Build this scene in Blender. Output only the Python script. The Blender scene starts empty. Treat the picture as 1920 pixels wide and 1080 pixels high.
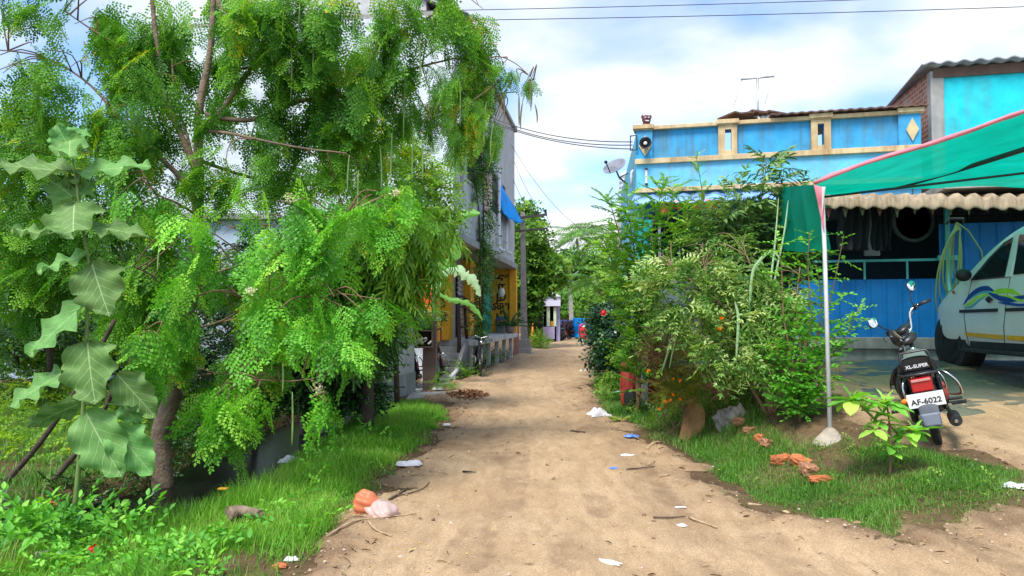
import bpy, bmesh, math, random
import numpy as np
from mathutils import Vector, Matrix, Euler
random.seed(7)
RS = np.random.RandomState(11)
PI = math.pi
R = math.radians
scene = bpy.context.scene
COL = scene.collection

# ---------------------------------------------------------------- camera
FPX = 1387.0
TH = math.atan(55 / FPX)
EYE = 1.5
cam_d = bpy.data.cameras.new('camera')
cam = bpy.data.objects.new('camera', cam_d)
COL.objects.link(cam)
cam.location = (0, 0, EYE)
cam.rotation_euler = (PI / 2 + TH, 0, 0)
cam_d.sensor_width = 36
cam_d.lens = 36 * FPX / 1920
cam_d.clip_start = 0.05
cam_d.clip_end = 2000
scene.camera = cam

# ---------------------------------------------------------------- light
SUN_EL, SUN_AZ = R(58), R(208)       # azimuth clockwise from +Y (camera direction)
world = bpy.data.worlds.new('World')
scene.world = world
world.use_nodes = True
wn = world.node_tree
wn.nodes.clear()
def wnode(t, **k):
    n = wn.nodes.new(t)
    for a, b in k.items():
        setattr(n, a, b)
    return n
w_out = wnode('ShaderNodeOutputWorld')
w_bg = wnode('ShaderNodeBackground')
w_sky = wnode('ShaderNodeTexSky', sky_type='NISHITA', sun_disc=False)
w_sky.sun_elevation = SUN_EL
w_sky.sun_rotation = SUN_AZ
w_sky.air_density = 1.0
w_sky.dust_density = 1.5
w_tc = wnode('ShaderNodeTexCoord')
w_sep = wnode('ShaderNodeSeparateXYZ')
w_add = wnode('ShaderNodeMath', operation='ADD'); w_add.inputs[1].default_value = 0.22
w_dx = wnode('ShaderNodeMath', operation='DIVIDE')
w_dy = wnode('ShaderNodeMath', operation='DIVIDE')
w_cmb = wnode('ShaderNodeCombineXYZ')
w_no = wnode('ShaderNodeTexNoise'); w_no.inputs['Scale'].default_value = 1.55; w_no.inputs['Detail'].default_value = 5; w_no.inputs['Roughness'].default_value = .45
w_no.inputs['Distortion'].default_value = .15
w_cr = wnode('ShaderNodeValToRGB')
w_cr.color_ramp.elements[0].position = .42; w_cr.color_ramp.elements[0].color = (0, 0, 0, 1)
w_cr.color_ramp.elements[1].position = .60; w_cr.color_ramp.elements[1].color = (1, 1, 1, 1)
w_n2 = wnode('ShaderNodeTexNoise'); w_n2.inputs['Scale'].default_value = 2.6; w_n2.inputs['Detail'].default_value = 6
w_c2 = wnode('ShaderNodeValToRGB')
w_c2.color_ramp.elements[0].position = .35; w_c2.color_ramp.elements[0].color = (3.45, 3.85, 4.4, 1)
w_c2.color_ramp.elements[1].position = .62; w_c2.color_ramp.elements[1].color = (5.0, 5.0, 4.95, 1)
w_mix = wnode('ShaderNodeMix', data_type='RGBA')
w_boost = wnode('ShaderNodeMix', data_type='RGBA', blend_type='MULTIPLY')
w_boost.inputs[0].default_value = 1.0
w_boost.inputs[7].default_value = (.86, 1.0, 1.22, 1)
L = wn.links.new
L(w_tc.outputs['Generated'], w_sep.inputs[0])
L(w_sep.outputs['Z'], w_add.inputs[0])
L(w_sep.outputs['X'], w_dx.inputs[0]); L(w_add.outputs[0], w_dx.inputs[1])
L(w_sep.outputs['Y'], w_dy.inputs[0]); L(w_add.outputs[0], w_dy.inputs[1])
L(w_dx.outputs[0], w_cmb.inputs[0]); L(w_dy.outputs[0], w_cmb.inputs[1])
w_cmb.inputs[2].default_value = 4.37
L(w_cmb.outputs[0], w_no.inputs['Vector']); L(w_cmb.outputs[0], w_n2.inputs['Vector'])
L(w_no.outputs['Fac'], w_cr.inputs[0]); L(w_n2.outputs['Fac'], w_c2.inputs[0])
L(w_cr.outputs[0], w_mix.inputs[0])
L(w_sky.outputs[0], w_boost.inputs[6])
L(w_boost.outputs[2], w_mix.inputs[6])
L(w_c2.outputs[0], w_mix.inputs[7])
L(w_mix.outputs[2], w_bg.inputs[0])
w_bg.inputs[1].default_value = 0.14
L(w_bg.outputs[0], w_out.inputs[0])

sun_d = bpy.data.lights.new('sun', 'SUN')
sun_d.energy = 2.6
sun_d.angle = R(20)
sun_d.color = (1.0, .955, .88)
sun = bpy.data.objects.new('sun', sun_d)
COL.objects.link(sun)
sdir = Vector((math.sin(SUN_AZ) * math.cos(SUN_EL), math.cos(SUN_AZ) * math.cos(SUN_EL), math.sin(SUN_EL)))
sun.rotation_euler = sdir.to_track_quat('Z', 'Y').to_euler()
sun.location = (0, 0, 30)

scene.view_settings.view_transform = 'Standard'
scene.view_settings.look = 'None'
scene.view_settings.exposure = 0.92
scene.view_settings.gamma = 1
scene.cycles.max_bounces = 6
scene.cycles.transparent_max_bounces = 8
scene.cycles.use_denoising = True

# ---------------------------------------------------------------- geometry of the place
def ray(px, py):
    u = (px - 960) / FPX
    v = (540 - py) / FPX
    return u, math.cos(TH) - v * math.sin(TH), math.sin(TH) + v * math.cos(TH)

def P(px, py, Y):
    """world point seen at photo pixel (px, py) at distance Y along the street"""
    a, b, c = ray(px, py)
    return Vector((a / b * Y, Y, EYE + c / b * Y))

def sm(t):
    t = np.clip(t, 0, 1)
    return t * t * (3 - 2 * t)

def ditch_x(y):
    return np.interp(y, [0, 4, 5, 6, 7, 9, 11.3, 13], [-5.2, -4.6, -3.95, -3.35, -3.0, -3.08, -2.95, -2.7])

def H(x, y):
    x = np.asarray(x, float); y = np.asarray(y, float)
    z = .012 * np.sin(x * 2.1 + y * .7) + .010 * np.sin(x * 5.3 - y * 3.1) + .006 * np.sin(y * 6.1 + x * 1.3)
    t = np.clip((y - 4.9) / 5.7, 0, 1) ** .78 * .83
    xe = np.interp(y, [0, 5, 8, 12, 30], [2.0, 2.3, 2.0, 1.9, 2.0])
    w = sm((x - xe) / 1.2) * (1 - sm((y - 14) / 8))
    t = t - .16 * sm((y - 10.95) / .7)
    z = z * (1 - w * .5) + t * w
    dm = (y < 13.5) * sm((13.5 - y) / 1.0)
    z = z - .52 * np.exp(-(np.abs((x - ditch_x(y)) / .50)) ** 3) * dm
    z = z + .045 * np.exp(-((x + 1.7) / .38) ** 2) * sm((12.5 - y) / 2)
    ruts = .022 * (np.exp(-((x - .55 - .03 * y) / .16) ** 2) + np.exp(-((x + .55 - .02 * y) / .2) ** 2))
    z = z - ruts
    return z

def Hs(x, y):
    return float(H(x, y))

def G(px, py, ymax=90):
    """point where the sight line through a photo pixel meets the ground"""
    a, b, c = ray(px, py)
    ys = np.concatenate([np.arange(3, 20, .01), np.arange(20, ymax, .05)])
    xs = a / b * ys
    zs = EYE + c / b * ys
    d = zs - H(xs, ys)
    i = int(np.argmax(d <= 0))
    return Vector((xs[i], ys[i], float(H(xs[i], ys[i]))))

# ---------------------------------------------------------------- naming
ORG = {}
def tag(o, label=None, cat=None, group=None, kind=None):
    if label: o['label'] = label
    if cat: o['category'] = cat
    if group: o['group'] = group
    if kind: o['kind'] = kind
    return o

def thing(name, label, cat, loc=(0, 0, 0), group=None, rot=None):
    o = bpy.data.objects.new(name, None)
    COL.objects.link(o)
    o.empty_display_size = .1
    o.location = loc
    if rot: o.rotation_euler = rot
    ORG[o.name] = (Vector((0, 0, 0)) if rot is not None else Vector(loc))
    return tag(o, label, cat, group)

def link(name, me, mat, parent=None):
    o = bpy.data.objects.new(name, me)
    COL.objects.link(o)
    if mat is not None:
        for m in (mat if isinstance(mat, (list, tuple)) else [mat]):
            me.materials.append(m)
    if parent is not None:
        o.parent = parent
        org = ORG.get(parent.name, Vector((0, 0, 0)))
        ORG[o.name] = org
        if org.length > 0:
            me.transform(Matrix.Translation(-org))
    else:
        ORG[o.name] = Vector((0, 0, 0))
    return o

def copy_tree(o, parent=None, loc=None, rotz=None, label=None):
    c = o.copy(); COL.objects.link(c)
    c.parent = parent
    if loc is not None: c.location = loc
    if rotz is not None: c.rotation_euler = (c.rotation_euler[0], c.rotation_euler[1], rotz)
    if label: c['label'] = label
    for ch in [k for k in bpy.data.objects if k.parent == o and k != c]:
        copy_tree(ch, c)
    return c

class MB:
    """collects shapes, links them as one mesh"""
    def __init__(s):
        s.v = []; s.f = []; s.m = []; s.s = []
    def add(s, vs, fs, mi=0, smooth=False):
        b = len(s.v)
        s.v += [tuple(v) for v in vs]
        for f in fs:
            s.f.append([i + b for i in f]); s.m.append(mi); s.s.append(smooth)
        return s
    def box(s, c, d, rot=None, mi=0):
        hx, hy, hz = d[0] / 2, d[1] / 2, d[2] / 2
        vs = [Vector((x, y, z)) for z in (-hz, hz) for y in (-hy, hy) for x in (-hx, hx)]
        if rot is not None:
            M = rot if isinstance(rot, Matrix) else Euler(rot).to_matrix()
            vs = [M @ v for v in vs]
        vs = [v + Vector(c) for v in vs]
        return s.add(vs, [(0, 2, 3, 1), (4, 5, 7, 6), (0, 1, 5, 4), (2, 6, 7, 3), (0, 4, 6, 2), (1, 3, 7, 5)], mi)
    def beam(s, a, b, w, h, mi=0, up=(0, 0, 1)):
        a = Vector(a); b = Vector(b); d = (b - a); ln = d.length; d.normalize()
        x = d.cross(Vector(up))
        if x.length < 1e-4: x = d.cross(Vector((0, 1, 0)))
        x.normalize(); z = x.cross(d)
        vs = [q + x * (i * w / 2) + z * (j * h / 2) for q in (a, b) for j in (-1, 1) for i in (-1, 1)]
        return s.add(vs, [(0, 2, 3, 1), (4, 5, 7, 6), (0, 1, 5, 4), (2, 6, 7, 3), (0, 4, 6, 2), (1, 3, 7, 5)], mi)
    def tube(s, pts, r, n=8, mi=0, cap=True, smooth=True, rough=0):
        pts = [Vector(p) for p in pts]
        if not isinstance(r, (list, tuple)):
            r = [r] * len(pts)
        prev = None; vs = []
        for i, p in enumerate(pts):
            t = (pts[min(i + 1, len(pts) - 1)] - pts[max(i - 1, 0)])
            if t.length < 1e-9: t = Vector((0, 0, 1))
            t.normalize()
            if prev is None:
                u = t.cross(Vector((0, 0, 1)))
                if u.length < .1: u = t.cross(Vector((1, 0, 0)))
            else:
                u = prev - t * prev.dot(t)
                if u.length < 1e-4: u = t.cross(Vector((1, 0, 0)))
            u.normalize(); prev = u
            w = t.cross(u)
            for k in range(n):
                a = 2 * PI * k / n
                rr = r[i] * (1 + (random.uniform(-rough, rough) if rough else 0))
                vs.append(p + (u * math.cos(a) + w * math.sin(a)) * rr)
        fs = [(i * n + k, i * n + (k + 1) % n, (i + 1) * n + (k + 1) % n, (i + 1) * n + k) for i in range(len(pts) - 1) for k in range(n)]
        s.add(vs, fs, mi, smooth)
        if cap:
            b = len(s.v) - len(vs)
            s.f.append([b + k for k in range(n)][::-1]); s.m.append(mi); s.s.append(False)
            s.f.append([b + (len(pts) - 1) * n + k for k in range(n)]); s.m.append(mi); s.s.append(False)
        return s
    def lathe(s, c, prof, n=20, mi=0, axis='Z', M=None, smooth=True):
        vs = []
        for (r, h) in prof:
            for k in range(n):
                a = 2 * PI * k / n
                if axis == 'Z': q = Vector((r * math.cos(a), r * math.sin(a), h))
                elif axis == 'Y': q = Vector((r * math.cos(a), h, r * math.sin(a)))
                else: q = Vector((h, r * math.cos(a), r * math.sin(a)))
                if M is not None: q = M @ q
                vs.append(q + Vector(c))
        fs = [(i * n + k, i * n + (k + 1) % n, (i + 1) * n + (k + 1) % n, (i + 1) * n + k) for i in range(len(prof) - 1) for k in range(n)]
        s.add(vs, fs, mi, smooth)
        b = len(s.v) - len(vs)
        if prof[0][0] > 1e-5: s.f.append([b + k for k in range(n)][::-1]); s.m.append(mi); s.s.append(False)
        if prof[-1][0] > 1e-5: s.f.append([b + (len(prof) - 1) * n + k for k in range(n)]); s.m.append(mi); s.s.append(False)
        return s
    def prism(s, poly, off, mi=0):
        """polygon of 3-D points pushed along off"""
        poly = [Vector(p) for p in poly]; n = len(poly); off = Vector(off)
        vs = poly + [p + off for p in poly]
        fs = [tuple(range(n))[::-1], tuple(range(n, 2 * n))] + [(i, (i + 1) % n, n + (i + 1) % n, n + i) for i in range(n)]
        return s.add(vs, fs, mi)
    def grid(s, fn, nu, nv, mi=0, smooth=True, thick=None):
        vs = [Vector(fn(i / nu, j / nv)) for j in range(nv + 1) for i in range(nu + 1)]
        W = nu + 1
        fs = [(j * W + i, j * W + i + 1, (j + 1) * W + i + 1, (j + 1) * W + i) for j in range(nv) for i in range(nu)]
        s.add(vs, fs, mi, smooth)
        if thick:
            t = Vector(thick); n0 = len(vs)
            s.add([v + t for v in vs], [f[::-1] for f in fs], mi, smooth)
            b = len(s.v) - 2 * n0
            ring = [i for i in range(W)] + [j * W + nu for j in range(1, nv + 1)] + [nv * W + i for i in range(nu - 1, -1, -1)] + [j * W for j in range(nv - 1, 0, -1)]
            m = len(ring)
            for k in range(m):
                a, c = ring[k], ring[(k + 1) % m]
                s.f.append([b + c, b + a, b + n0 + a, b + n0 + c]); s.m.append(mi); s.s.append(False)
        return s
    def blob(s, c, r, seg=14, rings=9, mi=0, noise=0., M=None):
        vs = []; ph = random.random() * 9
        for j in range(rings + 1):
            th = PI * j / rings
            for k in range(seg):
                a = 2 * PI * k / seg
                q = Vector((math.sin(th) * math.cos(a), math.sin(th) * math.sin(a), math.cos(th)))
                f = 1 + noise * (math.sin(q.x * 4.1 + ph) * math.cos(q.y * 5.3 + ph * 2) + .6 * math.sin(q.z * 7 + q.x * 6 + ph))
                q = Vector((q.x * r[0] * f, q.y * r[1] * f, q.z * r[2] * f))
                if M is not None: q = M @ q
                vs.append(q + Vector(c))
        fs = [(j * seg + k, (j + 1) * seg + k, (j + 1) * seg + (k + 1) % seg, j * seg + (k + 1) % seg) for j in range(rings) for k in range(seg)]
        return s.add(vs, fs, mi, True)
    def mesh(s, name):
        me = bpy.data.meshes.new(name)
        me.from_pydata(s.v, [], s.f)
        me.polygons.foreach_set('material_index', s.m)
        me.polygons.foreach_set('use_smooth', s.s)
        me.update()
        return me
    def build(s, name, mat, parent=None, bevel=0, seg=2, weld=False):
        me = s.mesh(name)
        if weld:
            bm = bmesh.new(); bm.from_mesh(me)
            bmesh.ops.remove_doubles(bm, verts=bm.verts, dist=1e-4)
            bmesh.ops.recalc_face_normals(bm, faces=bm.faces)
            bm.to_mesh(me); bm.free()
        o = link(name, me, mat, parent)
        if bevel:
            b = o.modifiers.new('bevel', 'BEVEL'); b.width = bevel; b.segments = seg; b.limit_method = 'ANGLE'; b.angle_limit = R(40)
            b.harden_normals = False
        return o

# ---------------------------------------------------------------- fast foliage
def norm(a):
    return a / np.maximum(np.linalg.norm(a, axis=-1, keepdims=True), 1e-9)

# templates: vertices (x across, y along, z up), faces all of one size
T_DIA = (np.array([[0, 0, 0], [.5, .45, .08], [0, 1, 0], [-.5, .45, .08]]), np.array([[0, 1, 2, 3]]))
T_FOLD = (np.array([[0, 0, 0], [.5, .4, .12], [0, 1, 0], [-.5, .4, .12], [0, .45, 0]]), np.array([[0, 1, 4, 4], [0, 1, 4, 3]]))
T_LEAF = (np.array([[0, 0, 0], [.36, .22, .10], [.5, .5, .12], [.26, .8, .06], [0, 1, -.04], [-.26, .8, .06], [-.5, .5, .12], [-.36, .22, .10], [0, .5, 0]]),
          np.array([[0, 1, 2, 8], [8, 2, 3, 4], [0, 8, 6, 7], [8, 4, 5, 6]]))
_n = 7
_a = []
for _i in range(_n):
    _t = _i / (_n - 1)
    _w = .5 * math.sin(PI * min(1, _t * .97 + .03)) ** .7
    _b = -.28 * _t * _t
    _a += [[-_w, _t, _b + .05 * math.sin(_t * 19)], [0, _t, _b - .06], [_w, _t, _b + .05 * math.cos(_t * 17)]]
T_LONG = (np.array(_a), np.array([[i * 3 + j, i * 3 + j + 1, i * 3 + j + 4, i * 3 + j + 3] for i in range(_n - 1) for j in (0, 1)]))
T_BLADE = (np.array([[-.5, 0, 0], [.5, 0, 0], [.36, .5, .10], [-.36, .5, .10], [.02, 1, .42], [-.02, 1, .42]]), np.array([[0, 1, 2, 3], [3, 2, 4, 5]]))

class Leaves:
    """arrays of leaves: position, direction, normal, length, width/length"""
    def __init__(s): s.a = []
    def add(s, p, d, n, L, w, c=None):
        p = np.asarray(p, float).reshape(-1, 3); N = len(p)
        bc = lambda q: np.broadcast_to(np.asarray(q, float), (N, 3)).copy()
        b1 = lambda q: np.broadcast_to(np.asarray(q, float), (N,)).copy()
        s.a.append((p, bc(d), bc(n), b1(L), b1(w), RS.rand(N) if c is None else b1(c)))
        return s
    def arrays(s):
        return [np.concatenate([q[i] for q in s.a]) for i in range(6)]
    def build(s, name, mat, parent=None, tmpl=T_DIA, smooth=True, uv=False):
        p, d, n, Ln, w, c = s.arrays()
        T, F = tmpl
        y = norm(d)
        x = np.cross(y, n); bad = np.linalg.norm(x, axis=1) < 1e-4
        x[bad] = np.cross(y[bad], [.3, .9, .2]); x = norm(x)
        z = np.cross(x, y)
        Nn = len(p); k = len(T)
        V = p[:, None, :] + (x[:, None, :] * (T[None, :, 0:1] * w[:, None, None]) + y[:, None, :] * T[None, :, 1:2] + z[:, None, :] * T[None, :, 2:3]) * Ln[:, None, None]
        V = V.reshape(-1, 3)
        Fa = (F[None] + (np.arange(Nn) * k)[:, None, None]).reshape(-1, F.shape[1])
        me = bpy.data.meshes.new(name)
        me.vertices.add(len(V)); me.vertices.foreach_set('co', V.astype(np.float32).ravel())
        fs = F.shape[1]
        me.loops.add(Fa.size); me.loops.foreach_set('vertex_index', Fa.astype(np.int32).ravel())
        me.polygons.add(len(Fa))
        me.polygons.foreach_set('loop_start', (np.arange(len(Fa)) * fs).astype(np.int32))
        me.polygons.foreach_set('loop_total', np.full(len(Fa), fs, np.int32))
        me.polygons.foreach_set('use_smooth', np.full(len(Fa), bool(smooth)))
        me.update(calc_edges=True)
        at = me.attributes.new('rnd', 'FLOAT', 'POINT')
        at.data.foreach_set('value', np.repeat(c, k).astype(np.float32))
        return link(name, me, mat, parent)

def rotframe(yaw, pitch, roll):
    """matrices whose columns are x,y,z of frames heading by yaw, dropping by pitch (radians)"""
    cy, sy, cp, sp = np.cos(yaw), np.sin(yaw), np.cos(pitch), np.sin(pitch)
    y = np.stack([sy * cp, cy * cp, -sp], -1)
    x0 = np.stack([cy, -sy, np.zeros_like(cy)], -1)
    z0 = np.cross(x0, y)
    cr, sr = np.cos(roll)[:, None], np.sin(roll)[:, None]
    x = x0 * cr + z0 * sr
    z = np.cross(x, y)
    return np.stack([x, y, z], -1)      # N,3,3 columns

def inst(out, frond, pos, M, sc, c=None):
    """copies of a frond (tuple of arrays) into a Leaves collection"""
    fp, fd, fn, fl, fw = frond
    N = len(pos); m = len(fp)
    sc = np.broadcast_to(np.asarray(sc, float), (N,))
    p = pos[:, None, :] + np.einsum('nij,mj->nmi', M, fp) * sc[:, None, None]
    d = np.einsum('nij,mj->nmi', M, fd)
    n = np.einsum('nij,mj->nmi', M, fn)
    Ln = fl[None, :] * sc[:, None]
    w = np.broadcast_to(fw[None, :], (N, m))
    if c is None: c = RS.rand(N)
    c = np.clip(c[:, None] + RS.uniform(-.15, .15, (N, m)), 0, 1)
    out.a.append((p.reshape(-1, 3), d.reshape(-1, 3), n.reshape(-1, 3), Ln.ravel(), w.ravel(), c.ravel()))

def ellip(cx, cy, Y, rx, ry, rd, n, shell=.5):
    """n points in an ellipsoid given by photo pixel centre/radii and depth"""
    c = np.array(P(cx, cy, Y)); s = Y / FPX
    v = norm(RS.normal(size=(n, 3)))
    r = (shell + (1 - shell) * RS.rand(n)) if shell else RS.rand(n) ** (1 / 3)
    r = np.where(RS.rand(n) < .7, r, RS.rand(n) ** (1 / 3))
    off = v * r[:, None] * np.array([rx * s, rd, ry * s])
    return c + off, off

# ---------------------------------------------------------------- materials
MAT = {}
def nt(name):
    m = bpy.data.materials.new(name); m.use_nodes = True
    t = m.node_tree
    return m, t, t.nodes, t.links.new, t.nodes['Principled BSDF']

def plain(name, c, rough=.6, metal=0, spec=.5, emit=None, bump=0, var=.12, scale=8, coat=0, dirt=None, bscale=None, alpha=None, detail=5):
    if name in MAT: return MAT[name]
    m, t, N, L, b = nt(name)
    tc = N.new('ShaderNodeTexCoord')
    no = N.new('ShaderNodeTexNoise'); no.inputs['Scale'].default_value = scale; no.inputs['Detail'].default_value = detail
    L(tc.outputs['Object'], no.inputs['Vector'])
    cr = N.new('ShaderNodeValToRGB')
    cr.color_ramp.elements[0].position = .3; cr.color_ramp.elements[1].position = .7
    c = tuple(c)
    d = dirt if dirt else tuple(x * (1 - var) for x in c)
    e = tuple(min(1, x * (1 + var)) for x in c)
    cr.color_ramp.elements[0].color = (*d, 1); cr.color_ramp.elements[1].color = (*e, 1)
    L(no.outputs['Fac'], cr.inputs[0]); L(cr.outputs[0], b.inputs['Base Color'])
    b.inputs['Roughness'].default_value = rough; b.inputs['Metallic'].default_value = metal
    b.inputs['Specular IOR Level'].default_value = spec
    b.inputs['Coat Weight'].default_value = coat
    if bump:
        n2 = N.new('ShaderNodeTexNoise'); n2.inputs['Scale'].default_value = bscale or scale * 6; n2.inputs['Detail'].default_value = 4
        L(tc.outputs['Object'], n2.inputs['Vector'])
        bp = N.new('ShaderNodeBump'); bp.inputs['Strength'].default_value = bump; bp.inputs['Distance'].default_value = .02
        L(n2.outputs['Fac'], bp.inputs['Height']); L(bp.outputs[0], b.inputs['Normal'])
    MAT[name] = m
    return m

GAIN = 1.32
def leafmat(name, cols, trans=.35, rough=.5, tcol=None, pos=None, spec=.3):
    """cols: list of colours spread over the random value of each leaf"""
    m, t, N, L, b = nt(name)
    cols = [tuple(min(.9, v * (GAIN if c[1] > max(c[0], c[2]) * 1.15 else 1)) for v in c) for c in cols]
    at = N.new('ShaderNodeAttribute'); at.attribute_name = 'rnd'
    cr = N.new('ShaderNodeValToRGB'); el = cr.color_ramp.elements
    while len(el) < len(cols): el.new(.5)
    for i, c in enumerate(cols):
        el[i].position = pos[i] if pos else i / (len(cols) - 1); el[i].color = (*c, 1)
    L(at.outputs['Fac'], cr.inputs[0]); L(cr.outputs[0], b.inputs['Base Color'])
    b.inputs['Roughness'].default_value = rough; b.inputs['Specular IOR Level'].default_value = spec
    tr = N.new('ShaderNodeBsdfTranslucent')
    mx = N.new('ShaderNodeMix'); mx.data_type = 'RGBA'; mx.blend_type = 'MULTIPLY'; mx.inputs[0].default_value = 1
    mx.inputs[7].default_value = (*(tcol or (1.5, 1.35, .5)), 1)
    L(cr.outputs[0], mx.inputs[6]); L(mx.outputs[2], tr.inputs[0])
    ms = N.new('ShaderNodeMixShader'); ms.inputs[0].default_value = trans
    out = N['Material Output']
    L(b.outputs[0], ms.inputs[1]); L(tr.outputs[0], ms.inputs[2]); L(ms.outputs[0], out.inputs[0])
    return m
# ================================================================ GROUND
def vnoise(x, y, s, seed=0):
    """smooth value noise, 0..1"""
    x = np.asarray(x) / s + 100 + seed * 17.3; y = np.asarray(y) / s + 100 + seed * 9.1
    xi = np.floor(x).astype(np.int64); yi = np.floor(y).astype(np.int64)
    fx = x - xi; fy = y - yi
    fx = fx * fx * (3 - 2 * fx); fy = fy * fy * (3 - 2 * fy)
    def h(a, b):
        n = (a * 374761393 + b * 668265263 + seed * 1013) & 0xffffffff
        n = ((n ^ (n >> 13)) * 1274126177) & 0xffffffff
        return ((n ^ (n >> 16)) & 0xffff) / 65535.0
    return (h(xi, yi) * (1 - fx) + h(xi + 1, yi) * fx) * (1 - fy) + (h(xi, yi + 1) * (1 - fx) + h(xi + 1, yi + 1) * fx) * fy

def sdf(x, y, poly):
    """signed distance to polygon, positive inside"""
    x = np.asarray(x, float); y = np.asarray(y, float)
    d = np.full(x.shape, 1e9); ins = np.zeros(x.shape, bool)
    n = len(poly)
    for i in range(n):
        ax, ay = poly[i]; bx, by = poly[(i + 1) % n]
        ex, ey = bx - ax, by - ay
        t = np.clip(((x - ax) * ex + (y - ay) * ey) / (ex * ex + ey * ey + 1e-12), 0, 1)
        d = np.minimum(d, np.hypot(x - ax - t * ex, y - ay - t * ey))
        if ay != by:
            c = ((ay > y) != (by > y)) & (x < (bx - ax) * (y - ay) / (by - ay) + ax)
            ins ^= c
    return np.where(ins, d, -d)

LEFT = [(-1.15, 2.5), (-1.2, 4.4), (-1.16, 5.2), (-1.22, 6.0), (-1.13, 6.9), (-1.1, 8), (-.98, 9.5), (-.93, 10.8), (-1.05, 12.2), (-1.35, 13.4), (-1.75, 13.9),
        (-1.7, 15.6), (-1.15, 18), (-1.0, 20), (-.75, 23), (.15, 30), (.5, 34), (1.1, 40), (1.9, 47), (2.6, 62), (-90, 62), (-90, 2.5)]
RIGHT = [(1.66, 10.6), (1.72, 9.4), (1.88, 8.4), (1.86, 7.5), (1.78, 6.7), (1.92, 5.95), (2.15, 5.42), (2.65, 5.02), (3.3, 5.15), (3.95, 5.6), (4.2, 6.0), (3.95, 6.5), (3.5, 7.0), (3.35, 7.6),
         (3.5, 8.6), (4.0, 10.5), (4.4, 12.8), (8, 12.4), (40, 12.4), (40, 62), (6.3, 62), (5.0, 45), (4.3, 38), (3.2, 30), (2.5, 23), (2.2, 19.5), (1.75, 16), (1.58, 14), (1.42, 12.2), (1.5, 11.2)]

def xy_sheet(name, xs, ys, zf, mat, kind='structure'):
    X, Y = np.meshgrid(xs, ys)
    Z = zf(X, Y)
    V = np.stack([X, Y, Z], -1).reshape(-1, 3).astype(np.float32)
    nx, ny = len(xs), len(ys)
    i, j = np.meshgrid(np.arange(nx - 1), np.arange(ny - 1))
    a = (j * nx + i).ravel()
    F = np.stack([a, a + 1, a + nx + 1, a + nx], -1).astype(np.int32)
    me = bpy.data.meshes.new(name)
    me.vertices.add(len(V)); me.vertices.foreach_set('co', V.ravel())
    me.loops.add(F.size); me.loops.foreach_set('vertex_index', F.ravel())
    me.polygons.add(len(F)); me.polygons.foreach_set('loop_start', (np.arange(len(F)) * 4).astype(np.int32))
    me.polygons.foreach_set('loop_total', np.full(len(F), 4, np.int32)); me.polygons.foreach_set('use_smooth', np.ones(len(F), bool))
    me.update(calc_edges=True)
    o = link(name, me, mat)
    o['kind'] = kind
    return o

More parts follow.
